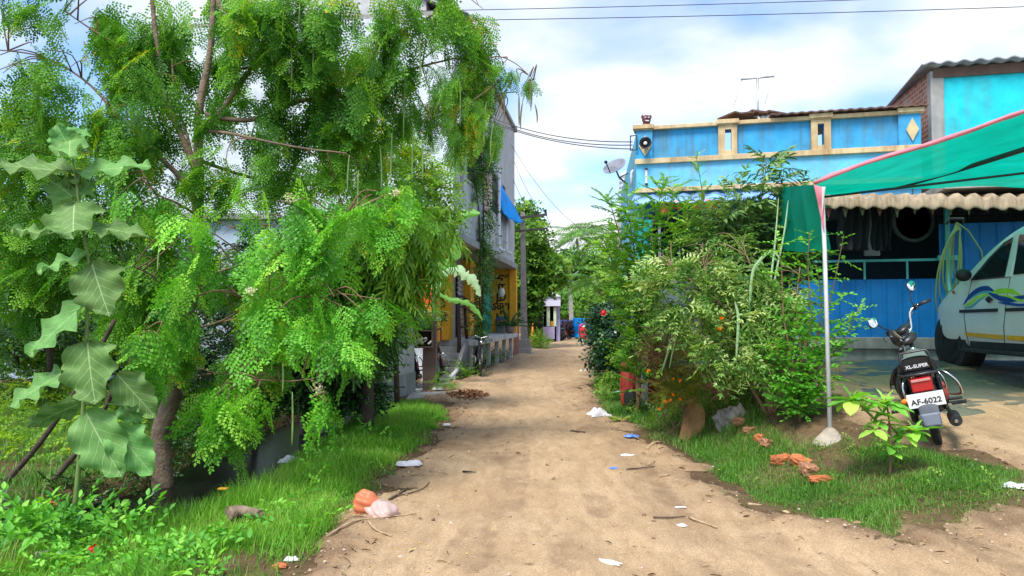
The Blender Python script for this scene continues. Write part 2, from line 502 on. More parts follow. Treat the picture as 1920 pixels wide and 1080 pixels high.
def soilmat(name, c1, c2, c3, rough=.95, streak=0, bump=.5, fine=90, spec=.15, wet=None, edge=None):
    m, t, N, L, b = nt(name)
    tc = N.new('ShaderNodeTexCoord')
    mp = N.new('ShaderNodeMapping'); L(tc.outputs['Object'], mp.inputs[0])
    n1 = N.new('ShaderNodeTexNoise'); n1.inputs['Scale'].default_value = .9; n1.inputs['Detail'].default_value = 9; n1.inputs['Roughness'].default_value = .62
    L(tc.outputs['Object'], n1.inputs['Vector'])
    n2 = N.new('ShaderNodeTexNoise'); n2.inputs['Scale'].default_value = 9; n2.inputs['Detail'].default_value = 8; n2.inputs['Roughness'].default_value = .7
    L(mp.outputs[0], n2.inputs['Vector'])
    if streak: mp.inputs['Scale'].default_value = (1, .28, 1); mp.inputs['Rotation'].default_value = (0, 0, -.04)
    n3 = N.new('ShaderNodeTexNoise'); n3.inputs['Scale'].default_value = fine; n3.inputs['Detail'].default_value = 3
    L(tc.outputs['Object'], n3.inputs['Vector'])
    r1 = N.new('ShaderNodeValToRGB'); r1.color_ramp.elements[0].position = .34; r1.color_ramp.elements[1].position = .66
    r1.color_ramp.elements[0].color = (*c1, 1); r1.color_ramp.elements[1].color = (*c2, 1)
    L(n1.outputs['Fac'], r1.inputs[0])
    r2 = N.new('ShaderNodeValToRGB'); r2.color_ramp.elements[0].position = .36; r2.color_ramp.elements[1].position = .58
    r2.color_ramp.elements[0].color = (1, 1, 1, 1); r2.color_ramp.elements[1].color = (0, 0, 0, 1)
    L(n2.outputs['Fac'], r2.inputs[0])
    f = N.new('ShaderNodeMath'); f.operation = 'MULTIPLY'; f.inputs[1].default_value = .55; L(r2.outputs[0], f.inputs[0])
    mx = N.new('ShaderNodeMix'); mx.data_type = 'RGBA'; L(f.outputs[0], mx.inputs[0]); L(r1.outputs[0], mx.inputs[6]); mx.inputs[7].default_value = (*c3, 1)
    if edge:
        ea = N.new('ShaderNodeAttribute'); ea.attribute_name = 'edge'
        e2 = N.new('ShaderNodeMix'); e2.data_type = 'RGBA'; L(ea.outputs['Fac'], e2.inputs[0]); L(mx.outputs[2], e2.inputs[6]); e2.inputs[7].default_value = (*edge, 1); mx = e2
    # fine grains
    r3 = N.new('ShaderNodeMapRange'); r3.inputs[1].default_value = .3; r3.inputs[2].default_value = .7; r3.inputs[3].default_value = .72; r3.inputs[4].default_value = 1.25
    L(n3.outputs['Fac'], r3.inputs[0])
    m3 = N.new('ShaderNodeVectorMath'); m3.operation = 'SCALE'; L(mx.outputs[2], m3.inputs[0]); L(r3.outputs[0], m3.inputs['Scale'])
    L(m3.outputs[0], b.inputs['Base Color'])
    b.inputs['Roughness'].default_value = rough; b.inputs['Specular IOR Level'].default_value = spec
    if wet:
        rw = N.new('ShaderNodeMapRange'); rw.inputs[1].default_value = .42; rw.inputs[2].default_value = .6; rw.inputs[3].default_value = wet; rw.inputs[4].default_value = rough
        L(n1.outputs['Fac'], rw.inputs[0]); L(rw.outputs[0], b.inputs['Roughness'])
    ad = N.new('ShaderNodeMath'); ad.operation = 'MULTIPLY_ADD'; ad.inputs[1].default_value = .35; L(n3.outputs['Fac'], ad.inputs[0]); L(n2.outputs['Fac'], ad.inputs[2])
    bp = N.new('ShaderNodeBump'); bp.inputs['Strength'].default_value = bump; bp.inputs['Distance'].default_value = .03
    L(ad.outputs[0], bp.inputs['Height']); L(bp.outputs[0], b.inputs['Normal'])
    return m

m_soil = soilmat('soil', (.10, .062, .035), (.19, .125, .065), (.06, .045, .022), bump=.8)
m_road = soilmat('road_dirt', (.40, .272, .155), (.49, .348, .208), (.28, .178, .10), streak=1, bump=.5, edge=(.16, .10, .06))
m_yard = soilmat('yard_concrete', (.13, .14, .10), (.24, .21, .15), (.10, .11, .085), rough=.6, bump=.2, wet=.25, spec=.4)

def gspace(segs):
    out = []
    for a, b, s in segs: out.append(np.arange(a, b, s))
    return np.concatenate(out + [[segs[-1][1]]])
gx = gspace([(-400, -60, 40), (-60, -12, 4), (-12, -5, .5), (-5, 5, .1), (5, 12, .4), (12, 60, 4), (60, 400, 40)])
gy = gspace([(-20, 2, 2), (2, 16, .1), (16, 30, .3), (30, 70, 1.5), (70, 600, 30)])
def ground_z(X, Y):
    z = H(X, Y)
    z = z + (vnoise(X, Y, .35, 3) - .5) * .016 * (np.abs(X) < 8)
    return z
xy_sheet('ground', gx, gy, ground_z, m_soil)

def road_mask(X, Y):
    d = np.minimum(-sdf(X, Y, LEFT), -sdf(X, Y, RIGHT))
    d = d + (vnoise(X, Y, .5, 1) - .5) * .34 + (vnoise(X, Y, .13, 2) - .5) * .12
    return d
def road_z(X, Y):
    d = road_mask(X, Y)
    lump = (vnoise(X, Y, .30, 5) - .5) * .022 + (vnoise(X, Y, .07, 6) - .5) * .010 + (vnoise(X * 3, Y * .7, .5, 8) - .5) * .014
    edge = np.exp(-((d - .15) / .22) ** 2)
    lump = lump * (1 + 1.3 * edge) + (vnoise(X, Y, .045, 9) - .5) * .016 * edge
    rut = np.maximum(np.exp(-((X - .55 - .03 * Y) / .22) ** 2), np.exp(-((X + .55 - .02 * Y) / .25) ** 2))
    lump = lump * (1.5 - 1.1 * rut) + .004 * rut * np.sin(Y * 62) * (vnoise(X, Y, 1.3, 51) > .55)
    return H(X, Y) + np.clip(d * .22, -.09, .036) + lump
ro = xy_sheet('dirt_road', gspace([(-2.2, 4.6, .04), (4.6, 14, .25)]), gspace([(2, 11, .04), (11, 20, .08), (20, 66, .35)]), road_z, m_road)
_c = np.empty(len(ro.data.vertices) * 3, np.float32); ro.data.vertices.foreach_get('co', _c); _c = _c.reshape(-1, 3)
_d = road_mask(_c[:, 0], _c[:, 1])
_e = np.clip(1 - _d / .55, 0, 1) ** 1.5 * (.35 + .65 * vnoise(_c[:, 0], _c[:, 1], .16, 41)) + .45 * (vnoise(_c[:, 0] * 2.2, _c[:, 1] * .55, .7, 43) > .70) * vnoise(_c[:, 0], _c[:, 1], .1, 44) + .5 * np.exp(-((_c[:, 0] - 1.05 - .02 * _c[:, 1]) / .22) ** 2) * vnoise(_c[:, 0] * 2, _c[:, 1], .22, 45) * (_c[:, 1] < 12) + .3 * np.exp(-((_c[:, 0] + .12) / .12) ** 2) * vnoise(_c[:, 0] * 2, _c[:, 1] * .6, .3, 46)
ro.data.attributes.new('edge', 'FLOAT', 'POINT').data.foreach_set('value', np.clip(_e, 0, .85).astype(np.float32))

def yard_z(X, Y):
    d = np.minimum(Y - 7.9 + (X - 4) * .12, X - 3.55 - (Y - 8) * .12) + (vnoise(X, Y, .8, 11) - .5) * .9 + (vnoise(X, Y, .2, 12) - .5) * .25
    return H(X, Y) + np.clip(d * .16, -.05, .042) + (vnoise(X, Y, .4, 13) - .5) * .006
xy_sheet('yard', gspace([(2.8, 9, .07), (9, 14, .3)]), gspace([(6.6, 12.35, .07)]), yard_z, m_yard)

# black ditch water
m_w = plain('ditch_water', (.008, .008, .007), rough=.22, spec=.12, var=.4, bump=.15, bscale=14)
xw = MB()
ys = np.arange(3.6, 13.2, .4)
for i in range(len(ys) - 1):
    a, b2 = float(ditch_x(ys[i])), float(ditch_x(ys[i + 1]))
    xw.add([(a - .6, ys[i], -.15), (a + .6, ys[i], -.15), (b2 + .6, ys[i + 1], -.15), (b2 - .6, ys[i + 1], -.15)], [(0, 1, 2, 3)])
xw.build('ditch_water', m_w)['kind'] = 'structure'

# ---------------------------------------------------------------- grass
m_grass = leafmat('grass_green', [(.05, .14, .012), (.11, .27, .022), (.19, .38, .04), (.34, .34, .12)], trans=.4, pos=[0, .35, .80, 1], tcol=(1.3, 1.4, .5))
m_grass2 = leafmat('grass_dark', [(.035, .105, .014), (.075, .20, .025), (.13, .28, .04), (.34, .31, .15)], trans=.35, pos=[0, .35, .78, 1], tcol=(1.2, 1.35, .5))

def blades(Lv, poly, n, bbox, Lmin, Lmax, w, inset=.0, patch=.35, curl=.5, dens=None, ragged=.25):
    x = RS.uniform(bbox[0], bbox[1], n); y = RS.uniform(bbox[2], bbox[3], n)
    d = sdf(x, y, poly) - inset
    keep = d + (vnoise(x, y, .3, 21) - .5) * ragged > 0
    keep &= RS.rand(n) < np.clip((vnoise(x, y, .45, 22) - patch + .4) * 2.2, 0.04, 1) * np.clip(.25 + d / .25, .15, 1)
    if dens is not None: keep &= RS.rand(n) < dens(x, y)
    x, y, d = x[keep], y[keep], d[keep]
    n = len(x)
    z = H(x, y) - .01
    yaw = RS.uniform(0, 2 * PI, n)
    lean = RS.rand(n) ** 1.3 * curl
    dr = np.stack([np.sin(yaw) * lean, np.cos(yaw) * lean, np.ones(n)], -1)
    nn = np.stack([-np.sin(yaw), -np.cos(yaw), np.full(n, .4)], -1) * -1
    Ls = RS.uniform(Lmin, Lmax, n) * (.55 + .9 * vnoise(x, y, .35, 23)) * np.clip(.45 + d / .35, .4, 1)
    Lv.add(np.stack([x, y, z], -1), dr, nn, Ls, w / np.maximum(Ls, .02), np.clip(.15 + .7 * vnoise(x, y, .5, 24) + RS.uniform(-.32, .32, n), 0, 1))
    return n

VERGE = [(-1.15, 3.6), (-1.2, 4.4), (-1.2, 5.2), (-1.26, 6.0), (-1.16, 6.9), (-1.13, 8), (-1.0, 9.5), (-.95, 10.8), (-1.08, 12.2), (-1.5, 13.2), (-2.0, 13.1), (-2.3, 12), (-2.3, 10), (-2.35, 8), (-2.3, 7), (-2.45, 6.2), (-3.0, 5.2), (-3.8, 4.3), (-3.9, 3.6)]
g = Leaves()
blades(g, VERGE, 80000, (-3.9, -.8, 3.6, 7.6), .06, .20, .0060, patch=.42, curl=1.0)
blades(g, VERGE, 60000, (-2.8, -.8, 7.4, 13.3), .05, .18, .009, patch=.36, curl=.9)
tag(g.build('grass', m_grass, None, T_BLADE), kind='stuff')
g = Leaves()
ISL = [(1.66, 10.6), (1.72, 9.4), (1.88, 8.4), (1.9, 7.5), (1.82, 6.7), (1.95, 5.95), (2.15, 5.42), (2.65, 5.02), (3.3, 5.15), (3.95, 5.6), (4.2, 6.0), (3.95, 6.5), (3.5, 6.9), (3.2, 6.95), (2.9, 7.3), (3.0, 8.6), (3, 11), (2.6, 12.6), (2.4, 19), (2.1, 19.3), (1.75, 16), (1.58, 14), (1.42, 12.2), (1.5, 11.2)]
blades(g, ISL, 150000, (1.4, 4.3, 4.9, 8.2), .03, .10, .0050, patch=.48, curl=1.8, ragged=.5, dens=lambda x, y: np.where((y < 5.7) & (x > 2.7), .45 + .5 * (vnoise(x, y, .4, 33) > .5), 1) * np.where((x > 2.75) & (y > 6.7), .3, 1))
blades(g, ISL, 50000, (1.3, 3.2, 8.2, 20), .07, .17, .009, patch=.3, curl=.9)
tag(g.build('grass', m_grass2, None, T_BLADE), kind='stuff')
g = Leaves()
FARL = [(-3.7, 5.8), (-3.45, 7.6), (-3.45, 10), (-3.4, 13), (-3.2, 16), (-14, 16), (-14, 6)]
blades(g, FARL, 80000, (-13, -3.2, 5.8, 16), .05, .18, .012, patch=.3, curl=.9)
tag(g.build('grass', m_grass2, None, T_BLADE), kind='stuff')  # darker grass colour stands in for shade on this left lawn

# ---------------------------------------------------------------- small litter nobody could count
T_ROCK = (np.array([[-.5, 0, 0], [0, -.1, .38], [.5, 0, .05], [.1, .1, -.35], [0, .5, .1], [.05, -.45, 0]]) + np.array([0, .5, 0]),
          np.array([[0, 1, 4], [1, 2, 4], [2, 3, 4], [3, 0, 4], [1, 0, 5], [2, 1, 5], [3, 2, 5], [0, 3, 5]]))
m_peb = leafmat('pebble', [(.20, .13, .08), (.38, .27, .17), (.5, .42, .32)], trans=0, rough=.9)
def scatter(n, bbox, fn):
    x = RS.uniform(bbox[0], bbox[1], n); y = bbox[2] + (bbox[3] - bbox[2]) * RS.rand(n) ** 1.5
    k = fn(x, y)
    return x[k], y[k]
def roadtop(x, y): return np.maximum(road_z(x, y), ground_z(x, y))
x, y = scatter(14000, (-1.6, 6, 3.6, 22), lambda x, y: (road_mask(x, y) > -.25) & (RS.rand(len(x)) < .12 + .85 * np.exp(-(road_mask(x, y) - .1) ** 2 / .08)))
n = len(x)
g = Leaves()
g.add(np.stack([x, y, roadtop(x, y) + .001], -1), RS.normal(size=(n, 3)) * [1, 1, .2], [0, 0, 1], RS.rand(n) ** 3 * .035 + .006, RS.uniform(.6, 1, n))
tag(g.build('gravel', m_peb, None, T_ROCK, smooth=False), kind='stuff')
m_pet = leafmat('yellow_petals', [(.75, .48, .02), (.8, .62, .08), (.35, .2, .05)], trans=.2)
x, y = scatter(1500, (-1.7, 5, 3.6, 11), lambda x, y: RS.rand(len(x)) < .10 + .9 * np.exp(-((x + .75) / .45) ** 2))
n = len(x)
g = Leaves()
g.add(np.stack([x, y, roadtop(x, y) + .006], -1), RS.normal(size=(n, 3)) * [1, 1, .15], RS.normal(size=(n, 3)) * .2 + [0, 0, 1], RS.uniform(.008, .024, n), .6)
tag(g.build('fallen_petals', m_pet, None, T_DIA), kind='stuff', label=None)
m_dry = leafmat('dry_litter', [(.14, .085, .045), (.28, .18, .10), (.48, .35, .2)], trans=.05, rough=.9)
x, y = scatter(3600, (-1.7, 4.6, 3.6, 16), lambda x, y: (road_mask(x, y) > -.3) & (RS.rand(len(x)) < .10 + .9 * np.exp(-(road_mask(x, y) - .12) ** 2 / .06)))
n = len(x)
g = Leaves()
g.add(np.stack([x, y, roadtop(x, y) + .008], -1), RS.normal(size=(n, 3)) * [1, 1, .1], RS.normal(size=(n, 3)) * .3 + [0, 0, 1], RS.uniform(.015, .08, n), np.where(RS.rand(n) < .75, .07, .4))
tag(g.build('twig_litter', m_dry, None, T_LEAF), kind='stuff')
# ================================================================ BUILDINGS
def wallmat(name, c, stain=(.2, .19, .17), amt=.5, rough=.85, streak=True, bump=.25, sc=1.1, pos=(.45, .72), speck=None):
    """painted plaster with weather stains running down"""
    m, t, N, L, b = nt(name)
    tc = N.new('ShaderNodeTexCoord'); mp = N.new('ShaderNodeMapping'); L(tc.outputs['Object'], mp.inputs[0])
    if streak: mp.inputs['Scale'].default_value = (2.4, 2.4, .15)
    n1 = N.new('ShaderNodeTexNoise'); n1.inputs['Scale'].default_value = sc * 3; n1.inputs['Detail'].default_value = 8; n1.inputs['Roughness'].default_value = .6
    L(mp.outputs[0], n1.inputs['Vector'])
    n2 = N.new('ShaderNodeTexNoise'); n2.inputs['Scale'].default_value = sc; n2.inputs['Detail'].default_value = 9; n2.inputs['Roughness'].default_value = .65
    L(tc.outputs['Object'], n2.inputs['Vector'])
    ad = N.new('ShaderNodeMath'); ad.operation = 'ADD'; L(n1.outputs['Fac'], ad.inputs[0]); L(n2.outputs['Fac'], ad.inputs[1])
    hf = N.new('ShaderNodeMath'); hf.operation = 'MULTIPLY'; hf.inputs[1].default_value = .5; L(ad.outputs[0], hf.inputs[0])
    cr = N.new('ShaderNodeValToRGB'); cr.color_ramp.elements[0].position = pos[0]; cr.color_ramp.elements[1].position = pos[1]
    cr.color_ramp.elements[0].color = (0, 0, 0, 1); cr.color_ramp.elements[1].color = (amt, amt, amt, 1)
    L(hf.outputs[0], cr.inputs[0])
    mx = N.new('ShaderNodeMix'); mx.data_type = 'RGBA'; L(cr.outputs[0], mx.inputs[0]); mx.inputs[6].default_value = (*c, 1); mx.inputs[7].default_value = (*stain, 1)
    n4 = N.new('ShaderNodeTexNoise'); n4.inputs['Scale'].default_value = 5; n4.inputs['Detail'].default_value = 5; L(tc.outputs['Object'], n4.inputs['Vector'])
    rg = N.new('ShaderNodeMapRange'); rg.inputs[1].default_value = .3; rg.inputs[2].default_value = .7; rg.inputs[3].default_value = .86; rg.inputs[4].default_value = 1.12; L(n4.outputs['Fac'], rg.inputs[0])
    vm = N.new('ShaderNodeVectorMath'); vm.operation = 'SCALE'; L(mx.outputs[2], vm.inputs[0]); L(rg.outputs[0], vm.inputs['Scale'])
    L(vm.outputs[0], b.inputs['Base Color'])
    b.inputs['Roughness'].default_value = rough; b.inputs['Specular IOR Level'].default_value = .25
    n3 = N.new('ShaderNodeTexNoise'); n3.inputs['Scale'].default_value = 45; n3.inputs['Detail'].default_value = 4; L(tc.outputs['Object'], n3.inputs['Vector'])
    bp = N.new('ShaderNodeBump'); bp.inputs['Strength'].default_value = bump; bp.inputs['Distance'].default_value = .01; L(n3.outputs['Fac'], bp.inputs['Height']); L(bp.outputs[0], b.inputs['Normal'])
    return m

m_conc = wallmat('concrete_weathered', (.36, .35, .33), (.10, .10, .09), .75)
m_conc2 = wallmat('concrete_pale', (.52, .52, .52), (.22, .21, .20), .6)
m_white = wallmat('whitewash', (.62, .68, .74), (.30, .32, .32), .55)
m_yel = wallmat('paint_yellow', (.80, .40, .035), (.35, .20, .06), .35)
m_ora = wallmat('paint_orange', (.85, .30, .03), (.5, .2, .06), .3)
m_teal = wallmat('paint_teal', (.02, .42, .38), (.05, .2, .2), .3)
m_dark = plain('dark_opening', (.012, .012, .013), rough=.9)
m_brownd = plain('dark_brown_wood', (.055, .032, .022), rough=.8, bump=.3)
m_shut = plain('shutter_grey', (.30, .29, .29), rough=.5, metal=.4)
m_red = plain('red_lettering', (.75, .06, .02), rough=.7)
m_black = plain('black_paint', (.012, .011, .012), rough=.6)
m_blue = wallmat('paint_blue', (.05, .36, .68), (.10, .21, .27), .8, pos=(.45, .60), bump=.3)
m_lblue = wallmat('paint_light_blue', (.14, .53, .76), (.24, .36, .38), .75, pos=(.46, .62), bump=.3)
m_cream = wallmat('paint_cream', (.64, .50, .28), (.36, .20, .09), .75, pos=(.46, .62))
m_cyan = wallmat('paint_cyan', (.02, .58, .66), (.10, .38, .42), .6, pos=(.46, .64))
m_metal = plain('galvanised', (.55, .56, .57), rough=.38, metal=.85, var=.2)
m_whitep = plain('white_pipe', (.68, .69, .70), rough=.4)
m_lilac = wallmat('paint_lilac', (.45, .42, .66), (.25, .25, .33), .4)
m_lamp = plain('globe_glass', (.75, .72, .66), rough=.15)

def text(s, size, loc, rot, mat, name, parent, ext=.004, align='CENTER', sx=1, bold=.0, spacing=1):
    cu = bpy.data.curves.new(name, 'FONT'); cu.body = s; cu.size = size; cu.extrude = ext; cu.align_x = align; cu.align_y = 'CENTER'
    cu.offset = bold; cu.resolution_u = 3; cu.space_character = spacing
    ob = bpy.data.objects.new('tmp_text', cu); COL.objects.link(ob)
    bpy.context.view_layer.update()
    me = bpy.data.meshes.new_from_object(ob.evaluated_get(bpy.context.evaluated_depsgraph_get()))
    bpy.data.objects.remove(ob)
    me.name = name
    me.transform(Matrix.Translation(Vector(loc)) @ rot @ Matrix.Diagonal((sx, 1, 1, 1)))
    me.materials.clear()
    return link(name, me, mat, parent)

class Frame:
    """local frame on the ground plane: a along, b across, z up"""
    def __init__(s, o, ex):
        s.o = Vector((o[0], o[1], 0)); s.ex = Vector((ex[0], ex[1], 0)).normalized(); s.ey = Vector((-s.ex.y, s.ex.x, 0))
        s.rot = Matrix((s.ex, s.ey, Vector((0, 0, 1)))).transposed()
    def p(s, a, b, z): return s.o + s.ex * a + s.ey * b + Vector((0, 0, z))
    def box(s, mb, a0, a1, b0, b1, z0, z1, mi=0):
        mb.box(s.p((a0 + a1) / 2, (b0 + b1) / 2, (z0 + z1) / 2), (abs(a1 - a0), abs(b1 - b0), abs(z1 - z0)), s.rot, mi)
    def a_at(s, px, b=0):
        """a such that the point (a, b) is seen at photo column px"""
        k = (px - 960) / FPX; o = s.o + s.ey * b
        return (k * o.y - o.x) / (s.ex.x - k * s.ex.y)

# ---- the grey shop building on the left: a runs from its far corner back to the camera, b = outward to the road (+)
LB = Frame((.10, 28.7), (-.132, -1))
Y2a = lambda Y: (28.7 - Y) * 1.0087
bl = thing('shop_building', 'tall weathered grey concrete building with yellow and teal shop fronts under its upper floor', 'building', (-3, 22, 0))
mb = MB()
LB.box(mb, 0, 9.7, -8, -.95, -.3, 3.4)                     # ground floor mass
LB.box(mb, .02, 11.1, -7.9, -.72, 3.4, 8.6, 1)               # upper mass, set back behind the front openings
mb.build('core_wall', [m_conc, m_dark], bl)
mb = MB()
# upper front wall on the street: piers and spandrels
def front(a0, a1, z0, z1, b1=0.0, mi=0): LB.box(mb, a0, a1, -.72, b1, z0, z1, mi)
A = lambda px: LB.a_at(px)
w1a, w1b, w2a, w2b = A(948), A(942), A(937), A(921)
front(-.0, w1a, 3.55, 8.75); front(w1a, w1b, 3.55, 5.05); front(w1a, w1b, 6.1, 8.75); front(w1b, w2a, 3.55, 8.75)
front(w2a, w2b, 3.55, 4.85); front(w2a, w2b, 6.15, 8.75); front(w2b, w2b + .35, 3.55, 8.75, .03)
front(w2b + .35, A(903), 3.55, 4.6); front(w2b + .35, A(903), 6.3, 8.75)
front(A(903), A(898), 3.55, 8.75, .04)
front(A(898), A(872), 3.55, 5.0, .02); front(A(898), A(872), 6.2, 6.7, .1); front(A(898), A(872), 7.9, 8.75)
front(A(872), A(866), 3.55, 8.75, .05)
front(A(866), 11.2, 3.55, 4.7, .02); front(A(866), 11.2, 6.0, 6.6, .15); front(A(866), 11.2, 8.0, 8.75); front(10.9, 11.2, 4.7, 8.0, .06)
front(A(898), A(872), 5.0, 5.06, .06)
mb.build('front_wall', m_conc2, bl, bevel=.01)
mb = MB()
LB.box(mb, -.06, 11.4, -.95, .12, 3.36, 3.56)
mb.build('floor_slab', m_conc, bl, bevel=.015)
mb = MB(); LB.box(mb, -.1, 11.35, -8.1, .1, 8.75, 8.88); LB.box(mb, -.1, .1, -.9, .1, 8.88, 8.98)
mb.build('roof', m_conc, bl, bevel=.01)
mb = MB()
LB.box(mb, 11.2, 11.36, -8.0, -.0, 3.36, 8.75); LB.box(mb, 9.7, 9.86, -8.0, -.97, -.3, 3.36)
mb.build('end_wall', m_white, bl)
mb = MB()
LB.box(mb, 8.6, 11.3, -5.4, -.7, 8.88, 11.6); LB.box(mb, 8.4, 11.5, -5.6, -.5, 11.6, 11.75)
LB.box(mb, 9.3, 10.2, -.7, -.68, 9.4, 10.8, 1)
mb.build('stair_tower', [m_conc2, m_dark], bl)
mb = MB()   # corrugated roof canopy at the top
o0 = LB.p(11.2, -.9, 9.05)
mb.grid(lambda u, v: LB.p(11.4 - u * 4.6, -.9 + v * 1.25, 9.25 - v * .5 + .03 * math.sin(u * 4.6 / .15 * 2 * PI)), 180, 2, smooth=True, thick=(0, 0, -.012))
mb.build('corrugated_canopy', m_shut, bl)
mb = MB()   # balcony railing bars
for k in range(14):
    a = A(898) + (A(872) - A(898)) * (k + .5) / 14
    LB.box(mb, a - .012, a + .012, -.06, -.04, 5.06, 5.5)
LB.box(mb, A(898), A(872), -.07, -.03, 5.5, 5.54)
mb.build('balcony_railing', m_shut, bl)
mb = MB()
for px, z0, z1 in ((930, 3.7, 6.3), (944, 3.75, 5.0)):
    mb = MB()
    mb.tube([LB.p(A(px), .10, z1), LB.p(A(px), .10, z0 + .1), LB.p(A(px), .15, z0), LB.p(A(px), .3, z0 - .04)], .055, 10)
    mb.tube([LB.p(A(px), .10, z0 + .35), LB.p(A(px), .10, z0 + .42)], .07, 10)
    mb.build('drain_pipe', m_whitep, bl)
mb = MB()   # window bars
for a0, a1, z0, z1 in ((w1a, w1b, 5.05, 6.1), (w2a, w2b, 4.85, 6.15)):
    for k in range(5):
        a = a0 + (a1 - a0) * (k + .5) / 5
        LB.box(mb, a - .012, a + .012, -.3, -.28, z0, z1)
    LB.box(mb, a0, a1, -.31, -.29, (z0 + z1) / 2, (z0 + z1) / 2 + .03)
mb.build('window', m_shut, bl)
# ground floor shop fronts
mb = MB(); LB.box(mb, -.02, .16, -.95, .10, .9, 3.36); LB.box(mb, .16, .30, -.16, .10, .9, 3.36, 1)
mb.build('sign_wall', [m_yel, m_yel], bl, bevel=.008)
rotT = Matrix.Rotation(-math.atan(.132), 4, 'Z') @ Matrix.Rotation(PI / 2, 4, 'X')
for ch, z, sz in (('கு', 3.02, .36), ('ா', 2.68, .36), ('ற்', 2.33, .36), ('ண', 1.93, .36), ('டி', 1.55, .34), ('ல்', 1.20, .34)):
    text(ch, sz * 1.15, LB.p(.165, -.50, z), rotT, m_black, 'sign_lettering', bl, bold=.012, sx=1.15)
text('அரசு', .13, LB.p(.165, -.52, .98), rotT, m_brownd, 'sign_lettering', bl)
def px_a(px, b=-.95): return LB.a_at(px, b)
def shopbox(px0, px1, b0, b1, z0, z1, name, mat, bev=.008):
    m_ = MB(); LB.box(m_, px_a(px1, b1), px_a(px0, b1), b0, b1, z0, z1)
    return m_.build(name, mat, bl, bevel=bev)
shopbox(921, 907, -.95, -.86, .9, 3.1, 'shutter', m_teal)
shopbox(906, 903, -.95, -.84, .9, 3.1, 'door_frame', plain('paint_navy', (.02, .06, .28)))
shopbox(903, 897, -.95, -.70, .9, 3.3, 'pilaster', m_yel)
shopbox(896, 890, -.95, -.86, .9, 3.1, 'shutter', m_teal)
shopbox(889, 882, -.95, -.66, .9, 3.3, 'pilaster', m_yel)
m_ = MB()
a0, a1 = px_a(881, -.9), px_a(857, -.9)
m_.grid(lambda u, v: LB.p(a0 + (a1 - a0) * u, -.88 + .02 * math.sin(v * 30 * PI), .9 + 2.1 * v), 2, 90)
m_.build('roller_shutter', m_shut, bl)
shopbox(850, 842, -.95, -.55, .9, 3.3, 'pilaster', m_yel)
shopbox(836, 828, -.95, -.75, .9, 3.2, 'door', m_brownd)
shopbox(826, 812, -.95, -.50, .9, 3.3, 'pilaster', m_ora)
ap = px_a(850, -.55) + .02
aB = px_a(842, -.55) + .006
for ch, z in (('க', 2.75), ('டி', 2.45), ('த', 2.15), ('ம்', 1.85), ('ன்', 1.5)):
    text(ch, .26, LB.p(aB, -.75, z), rotT, m_black, 'pilaster_lettering', bl, bold=.01)
aO = px_a(812, -.5) + .006
for ch, z in (('வரி', 1.95), ('து', 1.7), ('காபி', 1.38)):
    text(ch, .22, LB.p(aO, -.72, z), rotT, m_red, 'pilaster_lettering', bl, bold=.012)
mb = MB()
LB.box(mb, .0, 9.1, -.95, .12, .74, .90); LB.box(mb, 8.2, 9.1, -.95, -.1, -.1, .74)
for k in (1.2, 2.9, 4.6, 6.3): LB.box(mb, k, k + .1, -.05, .08, -.1, .74)
mb.build('platform', m_conc2, bl, bevel=.012)
mb = MB()
for k in range(5): LB.box(mb, 9.1 + k * .28, 9.1 + (k + 1) * .28, -1.05, -.18, -.15, .74 - k * .165)
LB.box(mb, 9.1, 9.25, -.18, -.06, -.1, .9)
mb.prism([LB.p(9.1, -.18, .92), LB.p(9.1, -.18, -.1), LB.p(10.75, -.18, -.1), LB.p(10.7, -.18, .05)], LB.ey * .1)
mb.build('steps', m_conc, bl, bevel=.01)

# things on and by the shop building
gl = thing('globe_lamp', 'round cream globe lamp on the yellow wall with black lettering', 'lamp', LB.p(.6, -.42, 2.45))
mb = MB(); mb.blob(LB.p(.6, -.42, 2.45), (.13, .13, .19), 16, 10); mb.build('globe', m_lamp, gl)
mb = MB(); mb.tube([LB.p(.16, -.42, 2.72), LB.p(.4, -.42, 2.74), LB.p(.6, -.42, 2.70), LB.p(.6, -.42, 2.62)], .015, 6); mb.build('bracket', m_black, gl)
# red and blue painted evil-eye pumpkin face is a plain mask on a pot
pk = thing('painted_mask', 'red painted face mask with white marks and blue top on a grey block', 'mask', LB.p(.9, -.42, 1.2))
mb = MB(); mb.blob(LB.p(.9, -.42, 1.31), (.2, .13, .17), 16, 10); mb.build('face', plain('mask_red', (.45, .03, .04)), pk)
mb = MB(); mb.blob(LB.p(.9, -.42, 1.44), (.15, .12, .10), 14, 8); mb.build('cap', plain('mask_blue', (.03, .12, .4)), pk)
mb = MB()
for sx in (-.07, .07):
    mb = MB(); mb.blob(LB.p(1.03, -.42 + sx, 1.34), (.03, .03, .025), 8, 6); mb.build('eye', m_whitep, pk)
mb = MB()
mb.box(LB.p(1.035, -.42, 1.25), (.09, .02, .025), LB.rot)
mb.build('mouth', m_whitep, pk)
blk = MB(); blk.lathe(LB.p(.9, -.42, .90), [(.15, 0), (.17, .1), (.17, .22), (.15, .25)], 16)
tag(blk.build('round_block', m_conc, None, bevel=.01), 'grey round concrete block under the painted mask', 'block')
m_pot = plain('clay_pot', (.20, .17, .16), rough=.9, bump=.2)
pt = thing('potted_plant', 'dark pot with a spiky plant beside the mask on the shop platform', 'potted plant', LB.p(1.2, .0, .9))
mb = MB(); mb.lathe(LB.p(1.2, -.02, .9), [(.10, 0), (.16, .12), (.17, .26), (.15, .26), (.14, .2), (0, .2)], 16); mb.build('pot', m_pot, pt)
lv = Leaves(); n = 34
yw = RS.uniform(0, 2 * PI, n); el = RS.uniform(.2, 1.4, n)
d = np.stack([np.cos(yw) * np.cos(el), np.sin(yw) * np.cos(el), np.sin(el)], -1)
